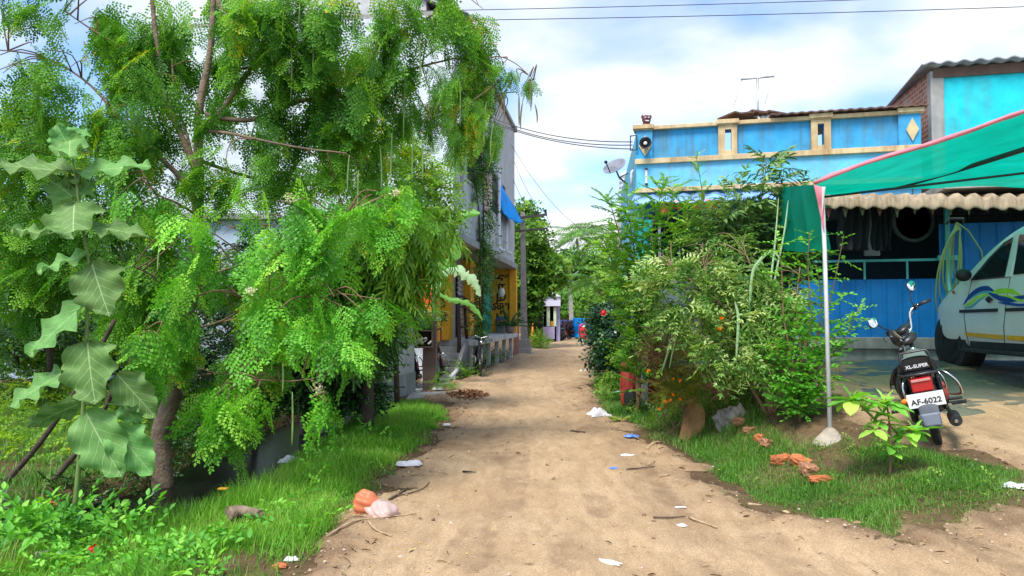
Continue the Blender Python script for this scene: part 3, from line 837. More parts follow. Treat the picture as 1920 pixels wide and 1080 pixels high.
lv.add(np.tile(np.array(LB.p(1.2, -.02, 1.16)), (n, 1)) + [0, 0, 0], d, np.stack([-np.cos(yw), -np.sin(yw), np.ones(n)], -1), RS.uniform(.45, .8, n), .07)
m_spk = leafmat('spiky_leaf', [(.03, .10, .03), (.06, .18, .05)], trans=.1)
lv.build('leaves', m_spk, pt, T_LONG)

# blue tarpaulin hanging from the upper windows
m_tarp = plain('blue_tarp', (.0, .32, .95), rough=.75, spec=.2, var=.2, scale=3)
def tarp(name, quad, sag, label, mat, wr=.05, nu=26, nv=16, cat='tarpaulin', freq=(23, 9)):
    a, b, c, d = [Vector(q) for q in quad]
    m_ = MB(); nrm = (b - a).cross(d - a).normalized()
    def fn(u, v):
        q = (a * (1 - u) + b * u) * (1 - v) + (d * (1 - u) + c * u) * v
        q = q + nrm * (wr * (math.sin(u * freq[0] + v * 3) + .6 * math.sin(v * freq[1] + u * 7) + .4 * math.sin(u * 41 + v * 11)) * (.3 + v))
        q.z -= sag * math.sin(PI * u) * (.4 + .6 * v)
        return q
    m_.grid(fn, nu, nv, smooth=True, thick=nrm * .006)
    return tag(m_.build(name, mat), label, cat)
tarp('tarpaulin', (P(922, 332, 24.0) + Vector((.2, 0, 0)), P(940, 366, 26.5) + Vector((.2, 0, 0)), P(964, 418, 27.6) + Vector((.35, 0, 0)), P(928, 402, 24.0) + Vector((.3, 0, 0))), .1,
     'bright blue tarpaulin hanging out of the upper windows of the grey building', m_tarp, wr=.03)
m_pink = plain('pink_cloth', (.62, .38, .36), rough=.8, var=.15)
aP0, aP1 = A(918), A(904)
tarp('curtain', (LB.p(aP1, .03, 6.2), LB.p(aP0, .03, 6.2), LB.p(aP0, .03, 4.65), LB.p(aP1, .03, 4.65)), .0,
     'faded pink cloth hung over the balcony opening beside the blue tarpaulin', m_pink, wr=.02, cat='curtain')

# ---- grey wall with gateway post in front of the shop building
wl = thing('yard_wall', 'pale grey plastered yard wall at the far end of the left grass verge', 'wall', (-2.2, 14, 0))
mb = MB()
pts = [P(702, 752, 13.0), P(768, 735, 14.9)]
WF = Frame((pts[1].x, pts[1].y), (pts[0].x - pts[1].x, pts[0].y - pts[1].y))
WF.box(mb, 0, 4.5, -.1, .1, -.2, 1.95)
mb.build('wall', m_conc2, wl, bevel=.01)
mb = MB(); WF.box(mb, 0, 4.5, -.13, .13, -.2, .42); mb.build('plinth', m_conc, wl, bevel=.01)
m_rpost = wallmat('brown_render', (.20, .135, .115), (.10, .07, .06), .6)
gp = thing('gate_post', 'reddish brown square gate post in front of the parked black motorcycle', 'post', P(806, 733, 15.2))
mb = MB(); c = P(806, 733, 15.3)
mb.box((c.x, c.y, .62), (.27, .27, 1.64)); mb.build('shaft', m_rpost, gp, bevel=.012)
mb = MB(); mb.box((c.x, c.y, 1.47), (.40, .36, .06)); mb.build('cap', m_conc, gp, bevel=.01)
mb = MB(); mb.box(P(740, 600, 15.6), (.9, .12, .95)); mb.box(P(780, 610, 15.5), (.55, .14, .62))
tag(mb.build('gate_lintel', m_white), 'pale blue grey panel between the yard wall and the brown gate post', 'panel')
# a rusty meter box on the gate post
bx = thing('meter_box', 'rusty dark metal box with open front hung on the brown gate post', 'box', P(796, 640, 15.05))
c = P(795, 622, 15.0)
mb = MB(); mb.box((c.x, c.y + .12, c.z), (.36, .03, .62)); mb.box((c.x - .18, c.y, c.z), (.03, .24, .62)); mb.box((c.x + .18, c.y, c.z), (.03, .24, .62)); mb.box((c.x, c.y, c.z + .31), (.44, .3, .04)); mb.box((c.x, c.y, c.z - .31), (.4, .26, .03)); mb.box((c.x, c.y, c.z + .02), (.34, .22, .02))
mb.build('case', m_brownd, bx, bevel=.004)
mb = MB()
for k in range(9): mb.box((c.x + random.uniform(-.13, .13), c.y - .03, c.z - .22 + random.uniform(0, .14)), (random.uniform(.04, .1), .06, random.uniform(.03, .06)), (0, random.uniform(-1, 1), 0))
mb.build('fuse_parts', m_conc2, bx)

# ---- rough wooden rail stand in front of the shutters
rs = thing('pole_stand', 'crooked stand of bare brown branches in front of the grey roller shutter', 'stand', P(862, 690, 19.6))
mb = MB()
b0 = P(861, 700, 19.4); mb.tube([(b0.x, b0.y, 0), P(861, 640, 19.4), P(860, 600, 19.4), P(859, 555, 19.4)], [.06, .05, .055, .045], 8, rough=.12); mb.build('upright', m_brownd, rs)
b0 = P(876, 700, 20.6); mb = MB(); mb.tube([(b0.x, b0.y, 0), P(876, 640, 20.6), P(873, 610, 20.6), P(871, 560, 20.6)], [.06, .05, .045, .04], 8, rough=.12); mb.build('upright', m_brownd, rs)
for q in (((860, 556, 19.4), (869, 556, 20), (880, 566, 21), (890, 571, 22)), ((861, 575, 19.4), (872, 577, 20.4), (889, 588, 22)), ((857, 607, 19.4), (866, 613, 20), (876, 612, 20.6))):
    mb = MB(); mb.tube([P(*k) for k in q], .032, 7, rough=.1); mb.build('crossbar', m_brownd, rs)

# ---- blue house
HB = Frame((2.34, 13.8), (4.66, -1.2))
LEN = 4.83
S = lambda px, b=0: HB.a_at(px, b)
hs = thing('blue_house', 'single storey bright blue house with cream banded parapet behind the shrubs', 'house', (4.5, 14, .7))
mb = MB()
HB.box(mb, 0, LEN, .02, .22, 3.45, 5.0)          # facade slab
mb.build('facade_wall', m_blue, hs)
mb = MB(); HB.box(mb, 0, LEN, .23, 6.0, 3.47, 3.62); HB.box(mb, LEN + .01, LEN + 7, -1.2, 2.5, 3.50, 3.62); mb.build('roof_slab', m_conc, hs)
mb = MB(); HB.box(mb, LEN - .2, LEN, .23, 7.0, 3.62, 4.98); mb.build('end_parapet', m_blue, hs)
mb = MB()
p0, p1 = HB.p(0, .02, 0), Vector((3.05, 20.6, 0))
SF = Frame((p0.x, p0.y), (p1.x - p0.x, p1.y - p0.y))
SF.box(mb, .0, 6.8, -.2, 0, -.2, 4.98)
mb.build('side_wall', m_lblue, hs)
mb = MB()
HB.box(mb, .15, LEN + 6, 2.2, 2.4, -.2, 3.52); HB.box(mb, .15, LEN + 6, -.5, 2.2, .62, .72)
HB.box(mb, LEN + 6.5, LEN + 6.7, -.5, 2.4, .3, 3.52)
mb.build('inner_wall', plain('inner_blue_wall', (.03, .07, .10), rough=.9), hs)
mb = MB()   # light frieze below the parapet
HB.box(mb, .0, LEN, -.02, .02, 3.90, 4.36)
mb.build('frieze', m_lblue, hs)
m_sp = MB(); m = m_sp
def cr_(a0, a1, z0, z1, b0=-.07): HB.box(m, a0, a1, b0, .0, z0, z1)
cr_(-.02, LEN + .02, 3.82, 3.90, -.09)
cr_(-.02, LEN + .02, 4.36, 4.455, -.08)
cols = [(S(1350), S(1363), S(1375), S(1386)), (S(1525), S(1538), S(1550), S(1563))]
for c0, c1, c2, c3 in cols:
    cr_(c0, c1, 4.455, 5.0, -.05); cr_(c2, c3, 4.455, 5.0, -.05); cr_(c1, c2, 4.455, 4.54, -.05); cr_(c1, c2, 4.92, 5.0, -.05)
m.build('cream_banding', m_cream, hs, bevel=.006)
m = MB()
HB.box(m, -.04, LEN + .04, -.07, .26, 5.0, 5.07)
HB.box(m, -.06, S(1229), -.10, .28, 5.02, 5.10); HB.box(m, cols[0][0] - .03, cols[0][3] + .03, -.10, .28, 5.02, 5.10); HB.box(m, cols[1][0] - .03, cols[1][3] + .03, -.10, .28, 5.02, 5.10)
HB.box(m, S(1688), LEN + .05, -.10, .28, 5.02, 5.10)
m.build('parapet_cap', m_cream, hs, bevel=.008)
m = MB()
HB.box(m, .0, S(1226), -.045, -.0, 4.455, 5.0); m.build('corner_panel', m_blue, hs, bevel=.006)
m = MB(); HB.box(m, S(1690), LEN, -.045, 0, 4.455, 5.0); m.build('corner_panel', m_blue, hs, bevel=.006)
m = MB()
def diamond(pxc, z, w, h, bb):
    a = S(pxc)
    m.prism([HB.p(a - w, bb, z), HB.p(a, bb, z - h), HB.p(a + w, bb, z), HB.p(a, bb, z + h)], HB.ey * -.03)
diamond(1212, 4.70, .115, .20, -.045); m.build('diamond_ornament', m_cream, hs); m = MB(); diamond(1716, 4.72, .10, .20, -.045)
m.build('diamond_ornament', m_cream, hs)
# slots cut through the parapet
def boolean_cut(o, cut_me):
    c = bpy.data.objects.new('tmp_cut', cut_me); COL.objects.link(c); c.parent = o.parent
    md = o.modifiers.new('cut', 'BOOLEAN'); md.object = c; md.solver = 'EXACT'
    bpy.context.view_layer.update()
    me = bpy.data.meshes.new_from_object(o.evaluated_get(bpy.context.evaluated_depsgraph_get()))
    o.modifiers.remove(md); me.name = o.data.name; o.data = me
    bpy.data.objects.remove(c)
fw = [o for o in bpy.data.objects if o.parent == hs and o.name.startswith('facade_wall')][0]
m = MB()
for c0, c1, c2, c3 in cols: HB.box(m, c1, c2, -.3, .5, 4.54, 4.92)
cm = m.mesh('cut'); cm.transform(Matrix.Translation(-Vector(hs.location)))
boolean_cut(fw, cm)
# verandah parts under the facade
m = MB(); HB.box(m, .0, .14, -.02, .3, .5, 3.45); m.build('corner_column', m_lblue, hs)
m = MB(); c = P(1207, 500, 13.0); m.lathe((c.x, c.y, .6), [(.16, 0), (.16, .1), (.12, .14), (.12, 2.3), (.17, 2.45), (.17, 2.6)], 16); m.build('column', m_teal, hs)
m = MB(); HB.box(m, S(1235, -.3) , S(1240, -.3), -.32, -.27, .7, 3.2); m.build('awning_post', m_metal, hs); m = MB(); HB.box(m, S(1268), S(1272), 1.5, 1.54, .7, 3.2); m.build('awning_post', m_metal, hs)
m = MB(); HB.box(m, S(1190), S(1470), -.62, .0, 3.60, 3.62)
m_awb = plain('awning_blue', (.20, .38, .75), rough=.5, var=.3, scale=2)
m = MB()
m.grid(lambda u, v: HB.p(S(1190) + u * (S(1475) - S(1190)), -.03 - v * .72, 3.78 - v * .26 + .02 * math.sin(u * 60)), 90, 2, thick=(0, 0, -.01))
m.build('sheet_awning', m_awb, hs)
m_orc = plain('orange_cloth', (.85, .20, .06), rough=.8, var=.2)
m = MB()
m.grid(lambda u, v: HB.p(S(1238, -.6) + u * (S(1350, -.6) - S(1238, -.6)), -.62 - .04 * math.sin(u * 25), 3.56 - v * (.16 + .06 * math.sin(u * 9 + 1) + .04 * math.sin(u * 23))), 50, 5, thick=HB.ey * .006)
tag(m.build('orange_valance', m_orc), 'torn orange cloth strip hanging under the blue awning sheets', 'cloth')

# T shaped aerial mast on the parapet
am = thing('aerial_mast', 'thin grey T shaped aerial mast standing on the blue parapet', 'mast', HB.p(S(1422), .5, 5.0))
t0, t1 = P(1422, 218, 13.7), P(1420, 148, 13.7)
m = MB(); m.tube([t0 - Vector((0, 0, .3)), t1], .022, 8); m.build('pole', m_metal, am)
m = MB(); m.tube([P(1389, 149, 13.8), P(1452, 143, 13.6)], .018, 6); m.build('crossbar', m_metal, am)
m = MB(); m.tube([P(1391, 149, 13.8), P(1376, 200, 13.8)], .004, 4); m.tube([P(1450, 144, 13.6), P(1434, 195, 13.6)], .004, 4); m.build('guy_wire', m_metal, am)
# rags and old sheets on the roof edge
m_ragw = plain('white_rag', (.55, .54, .52), rough=.9, var=.2)
m_rust = wallmat('rusty_sheet', (.16, .095, .07), (.07, .045, .04), .6)
m = MB()
for k in range(5):
    m.box(P(1376 + k * 17, 219 - k * .6 + random.uniform(-1, 1), 13.55), (.36, .5, .03), (random.uniform(-.15, .15), random.uniform(-.12, .12), random.uniform(-.4, .4)))
tag(m.build('roof_sheets', m_rust), 'dark broken sheets lying on the parapet near the aerial mast', 'roof sheets')
tarp('plastic_rag', (P(1412, 216, 13.45), P(1450, 213, 13.35), P(1446, 229, 13.3), P(1425, 222, 13.3)), .05, 'crumpled white plastic rag at the foot of the aerial mast', m_ragw, wr=.03, nu=14, nv=8, cat='rag')
m = MB()
m.grid(lambda u, v: HB.p(S(1448) + u * (LEN + .1 - S(1448)), -.15 + v * 2.2, 5.13 + v * .10 + .008 * math.sin(u * 100)), 130, 2, thick=(0, 0, -.025))
m.build('lean_to_roof', m_rust, hs)
# dark red gargoyle head on the corner
gg = thing('demon_head', 'small dark red carved demon head on the corner of the blue parapet', 'ornament', P(1212, 232, 13.7))
c = P(1212, 224, 13.75)
m_garg = plain('gargoyle_red', (.13, .03, .03), rough=.6, var=.3, scale=20)
m = MB(); m.blob(c, (.085, .075, .085), 16, 12); m.blob(c + Vector((0, -.03, -.05)), (.07, .06, .045), 12, 8); m.lathe(c + Vector((0, 0, -.12)), [(.08, 0), (.07, .05)], 12)
for sx in (-1, 1): m.blob(c + Vector((sx * .075, 0, .05)), (.025, .02, .04), 8, 6); m.blob(c + Vector((sx * .035, -.065, .045)), (.02, .02, .012), 8, 6)
m.blob(c + Vector((0, -.085, .0)), (.018, .02, .02), 8, 6); m.build('head', m_garg, gg)
m = MB()
for sx in (-1, 1): m.blob(c + Vector((sx * .033, -.072, .02)), (.017, .012, .014), 8, 6)
m.build('eyes', m_whitep, gg)
m = MB(); m.box(c + Vector((0, -.088, -.045)), (.06, .012, .022)); m.build('teeth', m_whitep, gg)
# horn loudspeaker
hn = thing('horn_loudspeaker', 'black horn loudspeaker mounted over the cream diamond at the house corner', 'loudspeaker', P(1210, 268, 13.5))
c = P(1210, 269, 13.55); fdir = Vector((-.15, -1, -.02)).normalized()
Mh = fdir.to_track_quat('Y', 'Z').to_matrix()
m = MB(); m.lathe(c, [(.02, -.16), (.035, -.15), (.04, -.08), (.06, -.02), (.105, .05), (.112, .06), (.10, .052), (.05, -.02), (.03, -.04)], 24, axis='Y', M=Mh)
m.build('horn', plain('horn_black', (.02, .02, .022), rough=.35), hn)
m = MB(); m.lathe(c, [(.0, .03), (.03, .03), (.036, .02), (.036, -.03)], 16, axis='Y', M=Mh); m.build('cone', m_whitep, hn)
m = MB(); m.tube([c + Vector((0, .1, 0)), c + Vector((0, .25, 0))], .015, 6); m.tube([c + Vector((-.06, .02, -.1)), c + Vector((0, .12, -.02)), c + Vector((.06, .02, -.1))], .008, 5); m.build('bracket', m_black, hn)
# tube light on the frieze
tl = thing('tube_light', 'short white tube light fitting on the light blue frieze', 'lamp', P(1214, 335, 13.65))
a = S(1214); m = MB(); HB.box(m, a - .02, a + .02, -.05, -.02, 4.0, 4.25); m.build('tube', m_whitep, tl)
m = MB(); HB.box(m, a - .025, a + .025, -.06, -.02, 4.25, 4.28); HB.box(m, a - .025, a + .025, -.06, -.02, 3.97, 4.0); m.build('end_cap', m_black, tl)
# black frame bracket, satellite dish, water tank on the side
br = MB()
q = [P(1182, 255, 13.9), P(1194, 254, 13.7), P(1194, 281, 13.7), P(1182, 282, 13.9)]
br.tube(q + [q[0]], .012, 6)
tag(br.build('wire_bracket', m_black), 'black square iron bracket holding wires at the house corner', 'bracket')
ds = thing('satellite_dish', 'grey satellite dish with arm on the left side wall of the blue house', 'satellite dish', P(1160, 330, 15.5))
c = P(1153, 314, 14.8); dn = Vector((-.45, -.55, .70)).normalized(); Md = dn.to_track_quat('Z', 'Y').to_matrix()
m = MB()
m.lathe(c, [(0.0, 0), (.10, .006), (.18, .02), (.24, .04), (.245, .04), (.24, .03), (.18, .010), (.10, -.004), (0, -.01)], 28, M=Md)
m.build('reflector', plain('dish_grey', (.20, .21, .25), rough=.4, var=.2), ds)
m = MB(); tip = P(1136, 304, 14.5); m.tube([c + Md @ Vector((0, -.22, .03)), tip], .012, 6); m.blob(tip, (.035, .035, .035), 8, 6); m.build('feed_arm', m_black, ds)
m = MB(); w_ = P(1176, 345, 16.0); m.tube([c, P(1161, 333, 15.2), w_], .018, 6); m.tube([P(1161, 333, 15.2), P(1177, 325, 15.8)], .012, 6); m.build('wall_bracket', m_black, ds)
wt = thing('water_tank', 'white ribbed plastic water tank on the roof behind the blue house side wall', 'water tank', P(1184, 330, 20))
c = P(1190, 345, 21.0)
prof = [(.42, 0)]
for k in range(7): prof += [(.44, .02 + k * .14), (.44, .10 + k * .14), (.41, .12 + k * .14)]
m = MB(); m.lathe((c.x, c.y, 4.6), prof + [(.40, 1.02), (.2, 1.12), (.14, 1.13)], 24); m.build('body', plain('tank_white', (.62, .64, .70), rough=.4), wt)
m = MB(); m.lathe((c.x, c.y, 5.72), [(.16, 0), (.16, .07), (0, .09)], 18); m.build('lid', plain('tank_lid', (.05, .12, .4)), wt)
m = MB(); m.lathe((c.x, c.y, 0), [(.5, -.2), (.5, 4.6)], 8); m.build('stand', m_conc, wt)
# vent pipes and shutters on the side wall
m = MB(); m.tube([P(1188, 320, 14.4), P(1185, 322, 14.4), P(1184, 330, 14.4), P(1184, 350, 14.4)], .03, 8)
m.build('drain_pipe', m_whitep, hs)
m = MB(); m.tube([P(1145, 487, 14.6), P(1172, 487, 14.8)], .05, 10)
tag(m.build('spout_pipe', plain('pipe_green', (.25, .55, .48), rough=.4)), 'short pale green pipe sticking out of the house side wall', 'pipe')

# ---- brick building behind on the right
bk = thing('brick_house', 'cyan fronted brick building with corrugated roof rising behind the blue house', 'house', (8.5, 14, 0))
def brickmat():
    m, t, N, L, b = nt('old_brick')
    tc = N.new('ShaderNodeTexCoord'); mp = N.new('ShaderNodeMapping'); mp.inputs['Rotation'].default_value = (0, PI / 2, 0)
    sp = N.new('ShaderNodeSeparateXYZ'); L(tc.outputs['Object'], sp.inputs[0]); cb = N.new('ShaderNodeCombineXYZ'); L(sp.outputs['Y'], cb.inputs[0]); L(sp.outputs['Z'], cb.inputs[1])
    bt = N.new('ShaderNodeTexBrick'); L(cb.outputs[0], bt.inputs['Vector']); bt.inputs['Scale'].default_value = 1
    bt.inputs['Brick Width'].default_value = .23; bt.inputs['Row Height'].default_value = .09; bt.inputs['Mortar Size'].default_value = .012
    bt.inputs['Color1'].default_value = (.30, .085, .045, 1); bt.inputs['Color2'].default_value = (.40, .15, .09, 1); bt.inputs['Mortar'].default_value = (.42, .34, .28, 1)
    no = N.new('ShaderNodeTexNoise'); no.inputs['Scale'].default_value = 3; no.inputs['Detail'].default_value = 8; L(tc.outputs['Object'], no.inputs[0])
    cr = N.new('ShaderNodeValToRGB'); cr.color_ramp.elements[0].position = .52; cr.color_ramp.elements[1].position = .68; L(no.outputs['Fac'], cr.inputs[0])
    mx = N.new('ShaderNodeMix'); mx.data_type = 'RGBA'; L(cr.outputs[0], mx.inputs[0]); L(bt.outputs['Color'], mx.inputs[6]); mx.inputs[7].default_value = (.45, .33, .27, 1)
    L(mx.outputs[2], b.inputs['Base Color']); b.inputs['Roughness'].default_value = .9
    bp = N.new('ShaderNodeBump'); bp.inputs['Strength'].default_value = .6; bp.inputs['Distance'].default_value = .01; L(bt.outputs['Fac'], bp.inputs['Height']); bp.invert = True; L(bp.outputs[0], b.inputs['Normal'])
    return m
m_brick = brickmat()
c0 = P(1748, 300, 13.2); c1 = P(1660, 300, 15.7)
BS = Frame((c0.x, c0.y), (c1.x - c0.x, c1.y - c0.y))
zt = 5.93
m = MB(); BS.box(m, 0.1, 2.5, -.2, 0, 3.63, zt); m.build('side_wall', m_brick, bk)
m = MB(); BS.box(m, -.06, .12, -.2, .02, 3.63, zt); m.build('corner_pillar', m_conc, bk, bevel=.01); m = MB(); BS.box(m, 2.5, 2.62, -.2, .02, 3.63, zt); m.build('corner_pillar', m_conc, bk, bevel=.01)
BF = Frame((c0.x + .14, c0.y - .05), (4.66, -1.1))
m = MB(); BF.box(m, 0, 9, 0, .2, 3.63, 5.80); m.build('front_wall', m_cyan, bk)
m = MB(); BF.box(m, -.12, 9, -.05, .25, 5.80, 5.97); m.build('lintel', m_rust, bk)
m_asb = plain('asbestos_roof', (.33, .32, .34), rough=.9, bump=.3, var=.25, scale=3)
m = MB()
def rfn(u, v):
    a = -.35 + u * 9.6
    q = BF.p(a, -.22 + v * 3.2, 6.03 - .10 * v + .020 * math.sin(a * 2 * PI / .26))
    return q
m.grid(rfn, 400, 3, thick=(0, 0, -.02)); m.build('roof', m_asb, bk)

# ---- small lilac shop far down the lane
lc = thing('lilac_shop', 'small lilac and white shop with pointed roof beyond the electricity pole', 'shop', P(1036, 640, 46))
q = P(1036, 640, 46)
def bxp(x0, x1, y0, y1, Y, dep, name, mat, par, bev=.01):
    a = P(x0, y1, Y); b_ = P(x1, y0, Y)
    m_ = MB(); m_.box(((a.x + b_.x) / 2, Y + dep / 2, (a.z + b_.z) / 2), (abs(b_.x - a.x), dep, abs(b_.z - a.z)))
    return m_.build(name, mat, par, bevel=bev)
m_paleg = plain('pale_green_paint', (.50, .66, .48)); m_palel = plain('pale_lilac_paint', (.62, .62, .80))
bxp(1015, 1051, 556, 574, 45.0, 1.8, 'parapet', m_palel, lc)
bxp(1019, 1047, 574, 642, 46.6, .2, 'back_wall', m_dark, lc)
bxp(1043, 1050, 574, 642, 45.6, 1.2, 'side_wall', m_lilac, lc)
bxp(1025, 1031, 574, 612, 45.2, .2, 'column', m_paleg, lc)
bxp(1038, 1043, 576, 612, 45.2, .2, 'column', m_paleg, lc)
bxp(1018, 1040, 613, 636, 45.0, .6, 'counter', m_lilac, lc)
bxp(1031, 1038, 602, 612, 45.5, .2, 'counter_box', m_yel, lc)
a, b_ = P(1012, 556, 45), P(1052, 556, 45)
m = MB(); top = P(1032, 543, 46); m.add([(a.x, 44.9, a.z), (b_.x, 44.9, a.z), (b_.x, 47, a.z), (a.x, 47, a.z), (top.x, 46, top.z)], [(0, 1, 4), (1, 2, 4), (2, 3, 4), (3, 0, 4), (3, 2, 1, 0)]); m.build('roof', m_conc2, lc)
oc = thing('orange_shop', 'orange painted shop front with dark doorway left of the lilac shop', 'shop', P(1000, 640, 44))
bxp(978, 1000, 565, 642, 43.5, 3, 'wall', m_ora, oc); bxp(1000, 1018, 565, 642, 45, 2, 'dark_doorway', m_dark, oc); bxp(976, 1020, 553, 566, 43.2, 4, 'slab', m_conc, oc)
# blue tarpaulin wall at the lane's end
tarp('tarpaulin', (P(1073, 596, 50), P(1116, 598, 47), P(1118, 634, 47), P(1075, 632, 50)), .0, 'blue tarpaulin sheets closing the far end of the lane', m_tarp, wr=.12, cat='tarpaulin')
tarp('tarpaulin', (P(1046, 601, 53), P(1078, 600, 53), P(1078, 634, 53), P(1046, 634, 53)), .0, 'dark blue tarpaulin behind the brushwood heap at the lane end', plain('tarp_dark', (.02, .08, .30)), wr=.12, cat='tarpaulin')
# pale buildings glimpsed through the left trees
m_hz = wallmat('pale_blue_house', (.42, .52, .62), (.3, .33, .36), .4)
pb = thing('pale_house', 'pale blue house glimpsed through the leaves on the far left', 'house', (-9, 18, 0))
m = MB(); m.box((-9.6, 20, 1.9), (7.5, 4, 4)); m.build('wall', m_hz, pb)
m = MB(); m.box((-9.6, 20, 3.95), (7.9, 4.4, .14)); m.build('roof', m_conc, pb)
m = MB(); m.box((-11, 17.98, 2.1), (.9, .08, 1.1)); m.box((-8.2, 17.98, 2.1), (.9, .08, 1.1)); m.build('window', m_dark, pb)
# ================================================================ POLES, WIRES, CANOPY AND STREET THINGS
m_pole = plain('pole_concrete', (.30, .28, .26), rough=.9, bump=.4, var=.25, scale=6)
m_iron = plain('iron_dark', (.06, .055, .055), rough=.7)
ep = thing('electricity_pole', 'concrete electricity pole with two crossarms standing on a masonry base', 'utility pole', P(983, 640, 31))
b0 = P(983, 662, 31); t0 = P(980, 398, 31)
m = MB()
m.add([(b0.x - .15, 30.85, 0), (b0.x + .15, 30.85, 0), (b0.x + .15, 31.1, 0), (b0.x - .15, 31.1, 0), (t0.x - .09, 30.9, t0.z), (t0.x + .09, 30.9, t0.z), (t0.x + .09, 31.05, t0.z), (t0.x - .09, 31.05, t0.z)],
      [(3, 2, 1, 0), (4, 5, 6, 7), (0, 1, 5, 4), (1, 2, 6, 5), (2, 3, 7, 6), (3, 0, 4, 7)])
m.build('pole', m_pole, ep, bevel=.02)
m = MB(); m.beam(P(962, 410, 30.8), P(1026, 402, 30.7), .08, .10); m.build('crossarm', m_iron, ep)
m = MB(); m.beam(P(966, 434, 30.8), P(1027, 428, 30.7), .07, .08); m.build('crossarm', m_iron, ep)
for px, py in ((1023, 399), (1005, 402), (966, 407)):
    m = MB(); m.lathe(P(px, py, 30.75), [(.03, -.02), (.06, .02), (.04, .06), (.06, .10), (.03, .15)], 10); m.build('insulator', m_black, ep)
m = MB(); m.box((b0.x, 30.9, .28), (.5, .55, .60)); m.box((b0.x - .02, 30.85, .04), (.62, .65, .36)); m.build('masonry_base', m_conc, ep, bevel=.02)
e2 = thing('electricity_pole', 'thin concrete electricity pole with small crossarms at the far lane end', 'utility pole', P(1072, 634, 56))
b2 = P(1073, 634, 56); t2 = P(1067, 503, 56)
m = MB(); m.add([(b2.x - .19, 55.8, 0), (b2.x + .19, 55.8, 0), (b2.x + .19, 56.1, 0), (b2.x - .19, 56.1, 0), (t2.x - .1, 55.9, t2.z), (t2.x + .1, 55.9, t2.z), (t2.x + .1, 56, t2.z), (t2.x - .1, 56, t2.z)], [(3, 2, 1, 0), (4, 5, 6, 7), (0, 1, 5, 4), (1, 2, 6, 5), (2, 3, 7, 6), (3, 0, 4, 7)]); m.build('pole', m_pole, e2, bevel=.02)
m = MB(); m.beam(P(1055, 503, 55.7), P(1080, 500, 55.7), .07, .09); m.build('crossarm', m_iron, e2)
m = MB(); m.beam(P(1064, 521, 55.7), P(1084, 509, 55.7), .06, .06); m.build('lamp_arm', m_metal, e2)
m = MB(); m.box((b2.x, 56, .15), (1.0, .8, .42)); m.build('base', m_conc, e2, bevel=.02)
ws = MB(); q = P(968, 600, 29.8)
ws.box((q.x, 29.8, .72), (.22, .12, 1.5)); tag(ws.build('plank_post', wallmat('weathered_red_wood', (.40, .22, .17), (.2, .12, .1), .5), bevel=.01), 'weathered reddish plank post standing left of the electricity pole', 'post')

def wire(label, a, b_, sag, r=.008, n=22, name='overhead_wire', grp='overhead wires'):
    a, b_ = Vector(a), Vector(b_); m_ = MB()
    m_.tube([a.lerp(b_, i / n) + Vector((0, 0, -sag * 4 * (i / n) * (1 - i / n))) for i in range(n + 1)], r, 4, smooth=False)
    return tag(m_.build(name, m_iron), label, 'wire', grp)
wire('upper wire crossing the top of the sky from left to right', P(700, 22, 11), P(2300, -28, 11), .05, .006)
wire('second wire crossing the top of the sky just below the upper one', P(700, 40, 10.6), P(2300, -2, 10.6), .05, .006)
for k, (dy, sg_) in enumerate(((0, .28), (4, .30), (9, .26))):
    wire(['top strand', 'middle strand', 'lowest strand'][k] + ' of the cable bundle from the shop building to the blue house corner', P(858, 190 + dy, 19.0), P(1186, 266 + dy * 1.5, 14.0), sg_, .010)
wire('long wire from the shop building down past the palm tops', P(948, 252, 28), P(1190, 470, 24), 1.0, .009)
wire('wire from the shop roof to the outer end of the upper crossarm', P(950, 262, 28.5), P(1023, 399, 30.7), .5, .010)
wire('wire from the shop roof to the middle of the upper crossarm', P(935, 250, 27), P(1005, 402, 30.7), .6, .010)
wire('wire from the upper crossarm right towards the blue house', P(1023, 425, 30.7), P(1190, 412, 20), .12, .009)
wire('wire dropping from the upper crossarm to the far pole', P(1024, 402, 30.7), P(1078, 500, 55.6), .5, .012)
wire('wire dropping from the lower crossarm to the far pole', P(1005, 430, 30.7), P(1060, 502, 55.6), .6, .012)
wire('service wire from the pole head to the shop upper floor', P(975, 405, 30.8), P(925, 330, 24), .2, .010)
wire('service wire sloping down past the creeper to the pole head', P(975, 430, 30.8), P(855, 270, 17.6), .3, .010)
wire('pale service wire sloping over the front of the upper floor', P(966, 434, 30.8), P(868, 260, 18.4), .1, .010)
wire('thin far wire below the crossarm towards the right', P(1000, 440, 32), P(1180, 478, 40), .5, .012)

# ---- canopy
m_net = None
def netmat(hole=.07):
    m, t, N, L, b = nt('green_net')
    tc = N.new('ShaderNodeTexCoord')
    n1 = N.new('ShaderNodeTexNoise'); n1.inputs['Scale'].default_value = 2.2; n1.inputs['Detail'].default_value = 6; L(tc.outputs['Object'], n1.inputs[0])
    cr = N.new('ShaderNodeValToRGB'); cr.color_ramp.elements[0].position = .3; cr.color_ramp.elements[1].position = .7
    cr.color_ramp.elements[0].color = (.0, .27, .165, 1); cr.color_ramp.elements[1].color = (.0, .40, .27, 1); L(n1.outputs['Fac'], cr.inputs[0])
    L(cr.outputs[0], b.inputs['Base Color']); b.inputs['Roughness'].default_value = .7
    tr_ = N.new('ShaderNodeBsdfTranslucent'); L(cr.outputs[0], tr_.inputs[0])
    ms = N.new('ShaderNodeMixShader'); ms.inputs[0].default_value = .68; L(b.outputs[0], ms.inputs[1]); L(tr_.outputs[0], ms.inputs[2])
    tp = N.new('ShaderNodeBsdfTransparent'); tp.inputs[0].default_value = (.55, 1, .85, 1); m2 = N.new('ShaderNodeMixShader'); m2.inputs[0].default_value = hole
    L(ms.outputs[0], m2.inputs[1]); L(tp.outputs[0], m2.inputs[2]); L(m2.outputs[0], N['Material Output'].inputs[0])
    return m
